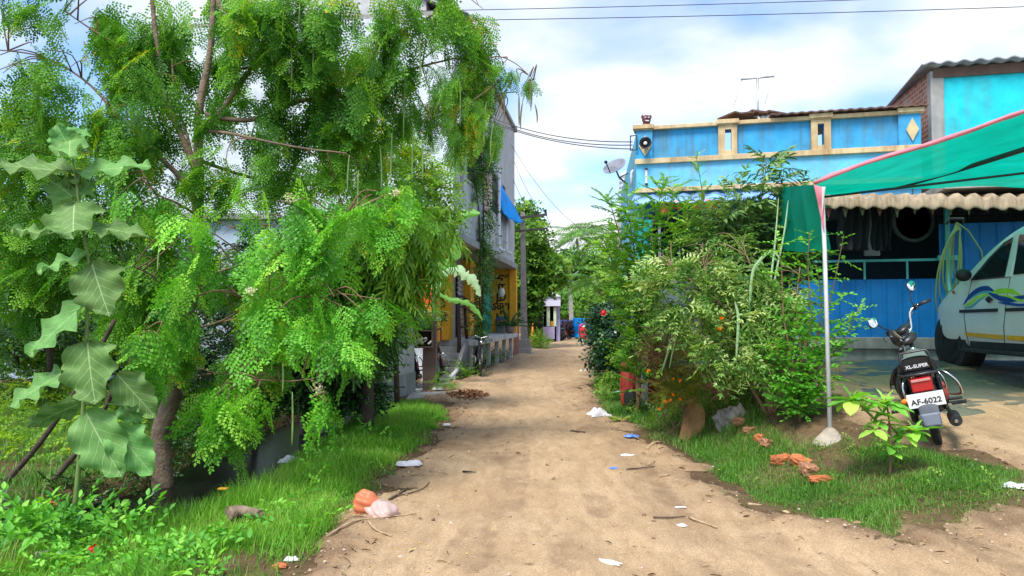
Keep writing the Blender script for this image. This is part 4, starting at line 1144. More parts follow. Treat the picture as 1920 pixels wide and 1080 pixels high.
m_net = netmat()
cn = thing('net_canopy', 'large green shade net canopy with pink edge over the parked van', 'canopy', (3.1, 7.4, .4))
CA, CC = P(1526, 346, 7.4), P(1500, 352, 11.3)
def can(u, v):
    """u to the right, v from the front edge back to the house"""
    fx = [0, .5, 1.7, 3.2, 5.5, 8.0]
    x = u * 8.0
    zf = np.interp(x, [0, .6, 1.2, 1.8, 2.6, 4, 8], [0, .20, .395, .56, .74, .95, 1.1])
    f = CA + Vector((x * .95, -.26 * x, zf))
    b_ = CC + Vector((x * .95, -.25 * x, -.042 * x))
    q = f.lerp(b_, v)
    q.z -= .10 * math.sin(PI * v) * (1 + .6 * math.sin(u * 19)) - .02 * math.sin(v * 17 + u * 31)
    return q
m = MB(); m.grid(can, 70, 30, smooth=True); m.build('net_roof', m_net, cn)
m_pinkb = plain('pink_binding', (.62, .20, .24), rough=.8, var=.25, scale=5)
m = MB(); m.tube([can(i / 50, 0) + Vector((0, -.01, .01)) for i in range(51)], .022, 8, rough=.35); m.build('edge_binding', m_pinkb, cn)
m = MB()
pa, pb = P(1543, 470, 7.38), P(1472, 450, 11.0)
def side(u, v):
    t0_, t1_ = CA.lerp(P(1455, 352, 10.6), u), P(1547, 468, 7.38).lerp(P(1458, 462, 10.6), u)
    q = t0_.lerp(t1_, v); q.z += -.05 * math.sin(PI * u) * v
    q += Vector((.05 * math.sin(u * 22 + v * 2), 0, 0)) * (.3 + v)
    return q
m.grid(side, 60, 16, smooth=True); m.build('side_net', netmat(.02), cn)
m = MB()
m.grid(lambda u, v: P(1526 + 18 * v + 19 * u * (1 - v * .9), 346 + 84 * v + 6 * u, 7.36 - .01 * math.sin(v * 9)), 6, 14, smooth=True, thick=(0, .005, 0)); m.build('corner_flap', m_pinkb, cn)
m = MB(); m.grid(lambda u, v: P(1541 + 7 * u * (1 - v), 350 + 60 * v, 7.345), 4, 8, smooth=True, thick=(0, .005, 0)); m.build('white_flap', m_ragw, cn)
pb_ = G(1557, 822)
m = MB(); m.tube([pb_ - Vector((0, 0, .1)), P(1546, 460, 7.4), P(1541, 362, 7.42)], .021, 12); m.build('corner_post', plain('post_white', (.72, .74, .74), rough=.4, var=.15, metal=.2), cn)
m = MB(); m.lathe(pb_ + Vector((0, 0, -.06)), [(.17, 0), (.14, .05), (.08, .11), (.045, .15), (.03, .16)], 18); m.build('footing', plain('cement_footing', (.40, .34, .27), rough=.95, bump=.8, var=.25), cn, bevel=.01)
m = MB(); m.tube([P(1682, 352, 10.9), P(1800, 318, 9.3), P(1990, 258, 7.0)], .03, 8); m.build('purlin', m_iron, cn)
m = MB(); m.tube([can(.02, .55) + Vector((0, 0, -.04)), can(.5, .55) + Vector((0, 0, -.06)), can(1, .55) + Vector((0, 0, -.06))], .016, 6); m.build('cross_rod', m_iron, cn)
for (x_, y_) in ((10.3, 5.6), (11.5, 9.2)):
    m = MB(); m.tube([(x_, y_, 0), (x_, y_, 3.75)], .035, 10); m.build('corner_post', m_metal, cn)

# ---- tiled eave, sheet wall
ev = thing('tiled_eave', 'brown wavy edged clay sheet eave hanging below the green canopy', 'eave', HB.p(S(1545, -1.4), -1.4, 3.2))
m_clay = wallmat('clay_sheet', (.42, .33, .22), (.18, .13, .08), .75, sc=3, pos=(.42, .6))
a0, a1 = S(1540, -1.45), S(1540, -1.45) + 6.5
m = MB()
def evf(u, v):
    a = a0 + (a1 - a0) * u; w = math.sin(a * 2 * PI / .235)
    zd = -.045 * (a - a0)
    if v < .6: return HB.p(a, -1.35 + (0.6 - v) * 2.6, 3.46 + zd + (0.6 - v) * .3 + .034 * w)
    t = (v - .6) / .4
    return HB.p(a, -1.35 - .05 * math.sin(t * 1.6), 3.46 + zd - .19 * t + -.0 + .034 * w * (1 - t * .5) - t * .030 * abs(math.sin(a * PI / .235)))
m.grid(evf, 420, 14, thick=(0, .01, -.01)); m.build('tile_sheet', m_clay, ev)
m = MB(); m.beam(HB.p(a0, -1.26, 3.32), HB.p(a1, -1.26, 3.32 - .045 * (a1 - a0)), .06, .06); m.build('batten', m_iron, ev)
# little dark pennants under the eave
for k in range(16):
    a = a0 + .15 + k * .25; m = MB(); w = .05
    m.prism([HB.p(a - w, -1.30, 3.24), HB.p(a + w, -1.30, 3.24), HB.p(a, -1.30, 3.10 - random.uniform(0, .05))], HB.ey * .004)
    m.build('pennant', plain('pennant_dark', (.18, .16, .08)) if k % 3 else plain('pennant_red', (.28, .07, .05)), ev)
sw = thing('sheet_wall', 'blue corrugated metal sheet wall with turquoise rail on a concrete plinth', 'wall', HB.p(3, -.55, .8))
m_bsheet = wallmat('blue_sheet', (.005, .17, .50), (.03, .13, .30), .5, rough=.45, sc=2, bump=.05)
def sheetf(a0, a1, b_, z0, z1):
    m_ = MB(); N_ = int((a1 - a0) / .02)
    def off(a):
        t = (a % .24) / .24
        return .022 if t < .12 else (0 if t > .24 and t < .9 else (.022 * (1 - (t - .12) / .12) if t <= .24 else .022 * (t - .9) / .1))
    m_.grid(lambda u, v: HB.p(a0 + (a1 - a0) * u, b_ - off(a0 + (a1 - a0) * u), z0 + (z1 - z0) * v), N_, 1, smooth=False, thick=HB.ey * .004)
    return m_
aL, aM, aR = S(1440, -.55), S(1762, -.55), S(1762, -.55) + 6
sheetf(aL, aM, -.55, 1.17, 2.13).build('sheet', m_bsheet, sw)
sheetf(aM + .005, aR, -.57, 1.17, 3.02).build('sheet', m_bsheet, sw)
m = MB(); HB.box(m, aL, aR, -.66, -.50, .98, 1.17); HB.box(m, aL, aR, -.60, -.50, .3, .98); m.build('plinth', m_conc, sw, bevel=.01)
m_tq = plain('turquoise_paint', (.10, .45, .45), rough=.5)
m = MB(); HB.box(m, aL, aM, -.60, -.55, 2.42, 2.46); m.build('rail', m_tq, sw)
for px in (1470, 1545, 1622, 1702, 1786):
    a = S(px, -.57); m = MB(); HB.box(m, a - .015, a + .015, -.59, -.565, 2.13, 2.42); m.build('rail_post', m_tq, sw)
a = S(1778, -.6); m = MB(); HB.box(m, a - .035, a + .035, -.66, -.58, 1.17, 3.5); HB.box(m, a - .15, a + .15, -.68, -.60, 2.42, 2.50); m.build('post', m_tq, sw)
m = MB()
for k in range(0, 70): HB.box(m, aM + k * .05, aM + k * .05 + .004, -.575, -.571, 3.02, 3.42)
for k in range(0, 9): HB.box(m, aM, aR, -.575, -.571, 3.02 + k * .05, 3.024 + k * .05)
m.build('wire_mesh', m_iron, sw)
# dark things in the verandah
ty = thing('old_tyre', 'old grey tyre hanging in the dark verandah above the blue sheet wall', 'tyre', P(1712, 414, 11.9))
c = P(1712, 414, 12.25); m = MB(); ring = [(.33 + .032 * math.cos(t * PI / 6), .045 * math.sin(t * PI / 6)) for t in range(13)]
m.lathe(c, ring, 40, axis='Y'); m.build('tyre', plain('tyre_grey', (.07, .085, .08), rough=.9, bump=.3), ty)
m = MB(); m.tube([c + Vector((0, 0, .3)), c + Vector((0, 0, .9))], .006, 5); m.build('cord', m_black, ty)
for px, w, lab in ((1600, .5, 'dark cloth hanging on the left in the verandah'), (1652, .3, 'dark sack hanging between the cloth and the tyre')):
    c = P(px, 400, 12.0)
    tarp('hanging_cloth', (c + Vector((-w / 2, 0, .25)), c + Vector((w / 2, 0, .25)), c + Vector((w / 2, 0, -.6)), c + Vector((-w / 2, 0, -.6))), .02, lab, plain('cloth_black', (.02, .02, .025), rough=.95), wr=.05, cat='cloth')
m = MB(); m.box(P(1634, 425, 12.6), (.26, .04, 1.0))
tag(m.build('grey_board', m_shut), 'narrow grey board standing in the dark verandah', 'board')
# hose
hz = thing('garden_hose', 'coiled yellow olive garden hose hung on the turquoise post', 'hose', P(1785, 420, 11.0))
m_hose = plain('hose_olive', (.33, .34, .12), rough=.5)
top_ = P(1790, 418, 11.0)
for k in range(6):
    m = MB(); w = .07 + .020 * k; h_ = .85 + .13 * (k % 3) + .04 * k; pts_ = []
    for i in range(25):
        t = 2 * PI * i / 24; pts_.append(top_ + Vector((w * math.sin(t) * (.55 + .45 * math.sin(t / 2)) - .06 * k * math.sin(t / 2) + .03, -.02 * k, -h_ * (1 - math.cos(t)) / 2 - .02 * k)))
    m.tube(pts_, .011, 7, cap=False); m.build('coil', m_hose, hz)
m = MB(); m.tube([top_ + Vector((0, -.05, 0)), P(1815, 432, 10.9), P(1840, 470, 10.85), P(1850, 540, 10.8)], .011, 7); m.build('loose_end', m_hose, hz)
m = MB(); m.tube([top_ + Vector((-.12, 0, -.02)), top_ + Vector((-.1, -.05, .06)), top_ + Vector((.1, -.05, .06)), top_ + Vector((.12, 0, -.02))], .018, 6); m.build('hook', m_iron, hz)
# grey sheet leaning behind the shrubs
m = MB(); m.box(P(1275, 600, 10.4), (.62, .03, 1.1), (.12, 0, .1)); tag(m.build('leaning_sheet', plain('sheet_slate', (.16, .22, .28), rough=.6, var=.3, scale=3)), 'slate blue sheet leaning upright behind the marigold bush', 'sheet')
m = MB(); c = gp_(1207, 690, 12.0) if 'gp_' in globals() else Vector((2.14, 12, .3)); m.box((c.x, c.y, .9), (.10, .10, 1.7)); tag(m.build('white_post', m_conc2, bevel=.01), 'short whitish concrete post behind the red iron cart', 'post')
# ================================================================ PLANTS
m_bark = plain('bark_grey', (.20, .145, .10), rough=.95, bump=.9, var=.35, scale=9, bscale=30)
m_bark2 = plain('bark_dark', (.07, .05, .035), rough=.95, bump=.8, var=.3, scale=9)
m_stem = plain('stem_brown', (.20, .13, .07), rough=.9, var=.25, scale=12)
m_gstem = plain('stem_green', (.14, .22, .06), rough=.7, var=.2, scale=12)
m_mor_d = leafmat('moringa_shaded', [(.024, .092, .010), (.058, .185, .016), (.125, .30, .022), (.24, .42, .03), (.60, .40, .02)], trans=.38, pos=[0, .35, .75, .975, 1], tcol=(1.5, 1.5, .45), rough=.55)  # darker leaf copy: shade of a crown seen from beneath, put into the colour
m_mor_b = leafmat('moringa_lit', [(.040, .155, .016), (.092, .31, .024), (.165, .45, .038), (.31, .57, .065)], trans=.34, tcol=(1.3, 1.3, .45), rough=.5)  # brighter leaf copy for the front fronds, their light put into the colour
m_yg = leafmat('leaf_yellow_green', [(.035, .10, .012), (.12, .26, .018), (.24, .42, .025), (.62, .42, .02)], trans=.38, pos=[0, .4, .95, 1], tcol=(1.4, 1.3, .4))
m_mid = leafmat('leaf_mid', [(.022, .065, .010), (.055, .15, .016), (.12, .25, .028), (.22, .37, .045)], trans=.32)
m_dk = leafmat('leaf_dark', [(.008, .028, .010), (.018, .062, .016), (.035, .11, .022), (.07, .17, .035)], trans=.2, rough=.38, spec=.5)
m_ash = leafmat('leaf_ashoka', [(.018, .075, .012), (.055, .17, .016), (.14, .32, .025), (.28, .48, .035)], trans=.3, rough=.38, spec=.5)
m_lush = leafmat('leaf_lush', [(.03, .13, .016), (.07, .26, .025), (.14, .40, .045), (.24, .52, .07)], trans=.34, rough=.5)
m_pale = leafmat('leaf_pale', [(.05, .14, .025), (.12, .26, .045), (.24, .38, .10), (.42, .52, .22)], trans=.3, rough=.5)
m_curry = leafmat('leaf_curry', [(.018, .075, .012), (.045, .17, .018), (.12, .32, .03), (.26, .48, .05)], trans=.3, rough=.4, spec=.5)
m_mango = leafmat('leaf_oleander', [(.016, .05, .018), (.04, .105, .035), (.10, .20, .06), (.26, .40, .12)], trans=.22, rough=.35, spec=.5)
m_olive = leafmat('leaf_olive', [(.09, .06, .015), (.20, .17, .025), (.30, .32, .04), (.16, .25, .03)], trans=.3)
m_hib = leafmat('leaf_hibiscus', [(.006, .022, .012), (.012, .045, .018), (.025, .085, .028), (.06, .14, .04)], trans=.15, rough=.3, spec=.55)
m_far = leafmat('leaf_far', [(.02, .065, .016), (.05, .14, .022), (.10, .24, .035), (.20, .36, .06)], trans=.3)
m_dry2 = leafmat('dry_twigs', [(.12, .06, .03), (.25, .14, .07), (.36, .22, .12)], trans=.05, rough=.9)
m_vine = leafmat('leaf_vine', [(.014, .055, .014), (.035, .115, .022), (.08, .19, .035), (.20, .33, .09)], trans=.3)

def A_(l): return np.array(l, float)
def mk(ps, ds, ns, ls, ws): return A_(ps), norm(A_(ds)), norm(A_(ns)), A_(ls), A_(ws)
rr = random.Random(5)
def f_moringa(seed=0, nl=4, npin=7, ls=.088):
    r_ = random.Random(seed); ps, ds, ns, Ls, ws = [], [], [], [], []
    def add(p, d, n, l, w): ps.append(p); ds.append(d); ns.append(n); Ls.append(l); ws.append(w)
    ax = lambda t: Vector((.05 * math.sin(t * 3 + seed), t, -.22 * t * t))
    for k in range(6):
        a, b = ax(k / 6), ax((k + 1) / 6); add(a, b - a, (0, 0, 1), (b - a).length, .045)
    pins = [(0.14 + .84 * i / npin, s_) for i in range(npin) for s_ in (-1, 1)] + [(.98, 0)]
    for t, s_ in pins:
        o = ax(t); ang = R(58 - 22 * t) * s_ + r_.uniform(-.12, .12)
        ln = (.44 * (1 - .62 * t) if s_ else .16) * r_.uniform(.85, 1.1)
        dr = Vector((math.sin(ang), math.cos(ang), -.18 - r_.random() * .25)).normalized()
        add(o, dr, (0, 0, 1), ln, .02)
        side = Vector((dr.y, -dr.x, 0)).normalized()
        m_ = max(2, int(nl * ln / .34 + .8))
        for j in range(m_):
            for q in (-1, 1):
                f = (j + .6) / (m_ + .25); pp = o + dr * ln * f + Vector((0, 0, -.10 * (ln * f) ** 2 * 4))
                dd = side * q + dr * .55 + Vector((0, 0, -.25 + r_.uniform(-.25, .15)))
                add(pp, dd, (r_.uniform(-.4, .4), r_.uniform(-.4, .4), 1), ls * r_.uniform(.8, 1.15), .68)
        add(o + dr * ln, dr, (0, 0, 1), ls * 1.1, .68)
    return mk(ps, ds, ns, Ls, ws)
def f_twig(n=9, L=.22, w=.45, ang=50, droop=.2, seed=0, axis_droop=.15, pair=False, taper=.3, rachis=.02, wav=0):
    """leaves set along a twig of unit length"""
    r_ = random.Random(seed); ps, ds, ns, Ls, ws = [], [], [], [], []
    ax = lambda t: Vector((.06 * math.sin(t * 4 + seed), t, -axis_droop * t * t))
    for k in range(3):
        a, b = ax(k / 3), ax((k + 1) / 3); ps.append(a); ds.append(b - a); ns.append((0, 0, 1)); Ls.append((b - a).length); ws.append(rachis)
    for k in range(n):
        t = .1 + .88 * k / max(1, n - 1)
        for s_ in ((-1, 1) if pair else ((-1) ** k,)):
            a = R(ang * (1 - .35 * t)) * s_ + r_.uniform(-.2, .2)
            roll = 0 if pair else r_.uniform(-.7, .7)
            d = Vector((math.sin(a) * math.cos(roll), math.cos(a), math.sin(a) * math.sin(roll) - droop + r_.uniform(-.12, .12)))
            ps.append(ax(t)); ds.append(d); ns.append((r_.uniform(-.3, .3), .25, 1)); Ls.append(L * (1 - taper * t) * r_.uniform(.8, 1.15)); ws.append(w)
    ps.append(ax(1)); ds.append((0, 1, -droop * .5)); ns.append((0, 0, 1)); Ls.append(L * .8); ws.append(w)
    return mk(ps, ds, ns, Ls, ws)
MOR = [f_moringa(i) for i in range(4)]
MORB = [f_moringa(i + 9, nl=4, npin=5, ls=.100) for i in range(3)]

def frames(n, yaw=None, pitch=(.1, .9), roll=.5, off=None, out=1.0):
    if off is not None:
        y = np.arctan2(off[:, 0], off[:, 1]) + RS.normal(size=n) * (1.4 - out)
    else: y = RS.uniform(0, 2 * PI, n)
    return rotframe(y, RS.uniform(pitch[0], pitch[1], n), RS.normal(size=n) * roll)

def fill(out, fronds, clusters, sc=(.3, .45), pitch=(.1, 1.0), roll=.5, c=(0, 1), shell=.4, outw=.6, dens=1.0, clump=0):
    """scatter fronds through ellipsoids (cx, cy, Y, rx, ry, rd, n) in photo pixels and metres"""
    for cl in clusters:
        cx, cy, Y, rx, ry, rd, n = cl[:7]
        n = int(n * dens)
        cc = cl[7] if len(cl) > 7 else c
        p, off = ellip(cx, cy, Y, rx, ry, rd, n, shell)
        if clump and n > 12:
            kc = max(3, n // 9); sub_ = RS.randint(0, kc, n); t_ = RS.rand(n)
            p = p[sub_] + RS.normal(size=(n, 3)) * clump * .5 + np.stack([0 * t_, 0 * t_, -t_ * clump * 2.6], -1); off = off[sub_] + RS.normal(size=(n, 3)) * .1
        M = frames(n, pitch=pitch, roll=roll, off=off, out=outw)
        kk = RS.randint(0, len(fronds), n)
        s_ = RS.uniform(sc[0], sc[1], n)
        cv = RS.uniform(cc[0], cc[1], n)
        for q in range(len(fronds)):
            m_ = kk == q
            if m_.any(): inst(out, fronds[q], p[m_] - M[m_][:, :, 1] * s_[m_][:, None] * .4, M[m_], s_[m_], cv[m_])

def branch(mb_, pts, r0, r1, n=8, rough=.06, sub=4):
    """smooth tapering branch through points"""
    pts = [Vector(p) for p in pts]; out = []
    for i in range(len(pts) - 1):
        p0 = pts[max(i - 1, 0)]; p1 = pts[i]; p2 = pts[i + 1]; p3 = pts[min(i + 2, len(pts) - 1)]
        for k in range(sub):
            t = k / sub
            out.append(.5 * ((2 * p1) + (p2 - p0) * t + (2 * p0 - 5 * p1 + 4 * p2 - p3) * t * t + (-p0 + 3 * p1 - 3 * p2 + p3) * t ** 3))
    out.append(pts[-1]); m_ = len(out)
    mb_.tube(out, [r0 + (r1 - r0) * i / (m_ - 1) for i in range(m_)], n, rough=rough)
    return out
def PP(l, Y): return [P(a[0], a[1], a[2] if len(a) > 2 else Y) for a in l]
def twigs(mb_, src, clusters, n, r=.012, Y=None):
    """thin branches running from points on the boughs into the clusters"""
    src = [Vector(s_) for s_ in src]
    for cl in clusters:
        k = max(1, int(n))
        p, off = ellip(*cl[:6], k, .3)
        for q in p:
            q = Vector(q); a = min(src, key=lambda s_: (s_ - q).length)
            mid = (a + q) / 2 + Vector((random.uniform(-.1, .1), random.uniform(-.1, .1), random.uniform(.02, .15)))
            branch(mb_, [a, mid, q], r, .003, 4, 0, 3)

# ---------------------------------------------------------------- the big drumstick tree on the left
tr = thing('drumstick_tree', 'large drumstick tree with feathery leaves and long hanging pods, thick trunk by the ditch', 'tree', (-3.45, 7.3, -.1))
mt = MB()
TY = 7.3
main = branch(mt, [P(306, 935, TY), P(304, 880, TY), P(302, 810, TY), P(330, 720, TY), P(346, 620, TY), P(360, 500, TY), P(371, 400, TY), P(372, 290, TY), P(374, 200, TY), P(395, 90, TY), P(402, -60, TY)], .108, .022, 14, .05, 5)
mt.build('trunk', m_bark, tr)
BR = [([(371, 330), (345, 265), (312, 190), (298, 110), (287, 20), (280, -90)], .05, .028), ([(368, 380), (345, 340), (305, 300), (270, 265), (235, 235)], .048, .02),
      ([(362, 300), (350, 250), (330, 190), (322, 110)], .025, .012), ([(374, 250), (420, 200), (470, 130), (515, 70), (590, -10)], .040, .022),
      ([(440, 165), (450, 130), (510, 122), (560, 100)], .018, .008), ([(374, 245), (430, 250, 7.2), (500, 265, 7.0), (570, 278, 6.9), (650, 287, 6.8)], .026, .006),
      ([(385, 215), (470, 225, 7.4), (560, 190, 7.5), (640, 180, 7.6), (700, 160, 7.6), (770, 130, 7.7), (850, 110, 7.8)], .038, .014),
      ([(690, 165, 7.6), (695, 110, 7.6), (730, 70, 7.6), (800, 35, 7.6), (870, -15, 7.6)], .028, .012), ([(235, 237), (170, 160), (100, 115), (40, 98), (-60, 90)], .018, .008),
      ([(850, 110, 7.8), (900, 112, 7.8), (935, 106, 7.8), (965, 118, 7.8), (985, 135, 7.8), (1000, 150, 7.8)], .012, .004), ([(900, 113, 7.8), (925, 150, 7.8), (945, 175, 7.8)], .006, .003),
      ([(350, 600), (330, 560, 7.0), (290, 520, 6.7), (250, 500, 6.5)], .022, .008), ([(365, 400), (330, 380, 7.0), (290, 360, 6.8), (260, 310, 6.8)], .020, .008),
      ([(355, 520), (440, 500, 6.9), (560, 440, 6.6), (650, 400, 6.4)], .022, .006), ([(346, 620), (420, 600, 6.8), (520, 540, 6.4), (600, 560, 6.2)], .018, .005),
      ([(330, 720), (400, 700, 6.8), (470, 710, 6.4), (540, 715, 6.1), (585, 712, 6.0), (610, 735, 6.0)], .014, .004), ([(340, 700), (300, 660, 6.8), (270, 620, 6.5)], .014, .005),
      ([(372, 300), (460, 330, 8), (560, 350, 8.6), (650, 330, 9)], .03, .01), ([(402, -20), (430, 30), (520, -30)], .03, .02), ([(330, 150), (250, 100), (180, 60), (120, 20)], .02, .008)]
src = []
for pts_, r0, r1 in BR:
    mb = MB(); src += branch(mb, PP(pts_, TY), r0 * .72, r1 * .7, 8)
    mb.build('bough', m_bark if r0 > .02 else m_stem, tr)
top = [(150, 5, 7.4, 90, 60, .7, 60), (240, 60, 7.3, 90, 90, .8, 120), (320, 40, 7.5, 60, 100, .8, 70), (430, 60, 7.8, 80, 110, .7, 100), (270, 190, 7.1, 80, 70, .7, 80), (300, 240, 7.6, 60, 40, .5, 26),
       (520, 40, 7.4, 100, 100, .8, 170), (470, 200, 7.4, 90, 60, .7, 70), (620, 60, 7.4, 110, 110, .9, 200), (600, 180, 7.4, 90, 60, .7, 100), (730, 40, 7.5, 90, 90, .8, 100), (690, 150, 7.5, 70, 60, .6, 50), (820, 20, 7.6, 80, 60, .6, 64),
       (420, 170, 8.0, 50, 50, .4, 30), (60, 40, 7.2, 90, 60, .8, 16), (90, 120, 7.0, 90, 40, .6, 22), (60, 190, 7.0, 70, 40, .6, 16), (170, 190, 7.2, 70, 60, .7, 36), (880, 35, 7.7, 50, 50, .4, 36),
       (230, 250, 7, 90, 40, .5, 40), (20, 130, 6.9, 60, 40, .5, 10)]
hang = [(835, 165, 7.7, 50, 44, .3, 50, (.3, 1)), (880, 170, 7.8, 45, 50, .3, 60, (.3, 1)), (850, 230, 7.8, 40, 50, .3, 40, (.3, 1)), (905, 230, 7.8, 30, 50, .25, 26, (.3, 1)), (925, 260, 7.8, 14, 40, .2, 10, (.2, .9)), (760, 190, 7.7, 50, 50, .4, 30, (.3, 1)), (955, 150, 7.8, 26, 18, .15, 9, (.1, .9)), (988, 170, 7.8, 16, 22, .15, 7, (.1, .8)), (930, 135, 7.8, 18, 15, .15, 5, (.3, 1)),
        (700, 250, 7.6, 50, 50, .4, 24, (.3, 1))]
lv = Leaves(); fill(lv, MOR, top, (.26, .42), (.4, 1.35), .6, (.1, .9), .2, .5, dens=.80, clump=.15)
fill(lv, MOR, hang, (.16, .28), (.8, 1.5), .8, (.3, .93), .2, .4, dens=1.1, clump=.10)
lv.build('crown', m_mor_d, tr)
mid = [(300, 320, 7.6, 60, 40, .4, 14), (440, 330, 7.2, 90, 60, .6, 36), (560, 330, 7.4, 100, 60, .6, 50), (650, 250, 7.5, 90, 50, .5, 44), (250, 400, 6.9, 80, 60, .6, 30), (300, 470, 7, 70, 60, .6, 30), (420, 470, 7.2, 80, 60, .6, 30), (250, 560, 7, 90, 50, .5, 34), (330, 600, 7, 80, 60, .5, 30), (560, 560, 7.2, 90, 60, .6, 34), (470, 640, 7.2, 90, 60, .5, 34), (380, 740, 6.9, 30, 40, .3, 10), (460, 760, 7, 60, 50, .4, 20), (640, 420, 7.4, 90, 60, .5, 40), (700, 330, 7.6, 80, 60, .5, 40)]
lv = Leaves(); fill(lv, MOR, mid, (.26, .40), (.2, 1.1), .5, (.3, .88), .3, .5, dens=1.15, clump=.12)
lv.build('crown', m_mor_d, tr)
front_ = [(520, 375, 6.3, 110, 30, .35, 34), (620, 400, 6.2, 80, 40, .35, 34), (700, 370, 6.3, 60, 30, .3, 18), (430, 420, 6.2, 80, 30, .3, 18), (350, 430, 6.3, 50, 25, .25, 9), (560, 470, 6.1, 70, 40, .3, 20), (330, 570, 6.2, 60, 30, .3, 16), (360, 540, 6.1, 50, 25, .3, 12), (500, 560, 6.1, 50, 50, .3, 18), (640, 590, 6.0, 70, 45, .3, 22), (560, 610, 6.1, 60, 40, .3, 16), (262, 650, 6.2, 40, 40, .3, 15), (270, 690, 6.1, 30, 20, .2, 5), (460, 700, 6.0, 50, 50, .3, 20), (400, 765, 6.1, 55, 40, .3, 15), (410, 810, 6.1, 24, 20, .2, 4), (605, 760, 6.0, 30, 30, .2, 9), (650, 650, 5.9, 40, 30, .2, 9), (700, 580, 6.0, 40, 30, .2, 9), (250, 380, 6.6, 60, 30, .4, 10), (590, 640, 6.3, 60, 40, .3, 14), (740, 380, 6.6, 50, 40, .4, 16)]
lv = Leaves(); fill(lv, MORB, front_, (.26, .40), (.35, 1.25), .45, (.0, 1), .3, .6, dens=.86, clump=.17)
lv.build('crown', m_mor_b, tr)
mb = MB(); twigs(mb, src, top + hang + mid + front_, 3, .009); tag(mb.build('twigs', m_stem, tr), kind='stuff')
# hanging pods
m_pod = plain('pod_green', (.16, .26, .07), rough=.6, var=.3, scale=10)
m_podb = plain('pod_brown', (.16, .13, .06), rough=.7, var=.3, scale=10)
pods = [(545, 60, 130, 7.0), (562, 10, 90, 7), (590, 70, 110, 7), (760, 150, 110, 7.4), (785, 70, 90, 7.3), (500, 470, 95, 6.2), (577, 430, 60, 6.2), (600, 440, 55, 6.2), (712, 270, 90, 7.2), (735, 250, 100, 7.2), (775, 250, 90, 7.3), (790, 260, 80, 7.3), (850, 190, 130, 7.6), (862, 150, 90, 7.6), (912, 190, 90, 7.7), (925, 230, 70, 7.7), (973, 175, 62, 7.7), (980, 190, 55, 7.7), (991, 140, 70, 7.7), (1003, 195, 36, 7.7), (946, 180, 66, 7.7), (655, 290, 70, 7), (300, 450, 60, 6.4), (530, 680, 55, 6.0), (548, 735, 100, 6.0), (672, 320, 80, 7.0), (838, 170, 110, 7.6), (690, 420, 60, 6.6)]
for (px, py, ln, Y) in pods:
    mb = MB(); a = P(px, py, Y); s_ = Y / FPX
    w = random.uniform(-6, 6); l2 = ln * s_
    pts_ = [a + Vector((w * s_ * math.sin(t * 2.2), .02 * math.sin(t * 3), -l2 * t)) for t in [0, .15, .35, .55, .75, .92, 1]]
    mb.tube(pts_, [.003, .007, .009, .009, .008, .005, .002], 6); mb.build('pod', m_podb if px > 940 else m_pod, tr)
m_mfl = leafmat('cream_flowers', [(.62, .58, .36), (.75, .72, .52)], trans=.25)
for (px, py, Y, r_) in ((543, 372, 5.9, 16), (595, 728, 5.85, 14), (742, 360, 6.2, 10), (470, 545, 5.9, 10)):
    lv = Leaves(); p, off = ellip(px, py, Y, r_, r_ * .8, .06, 70, .2)
    lv.add(p, RS.normal(size=(70, 3)), RS.normal(size=(70, 3)), RS.uniform(.014, .026, 70), .5); lv.build('flower_cluster', m_mfl, tr)

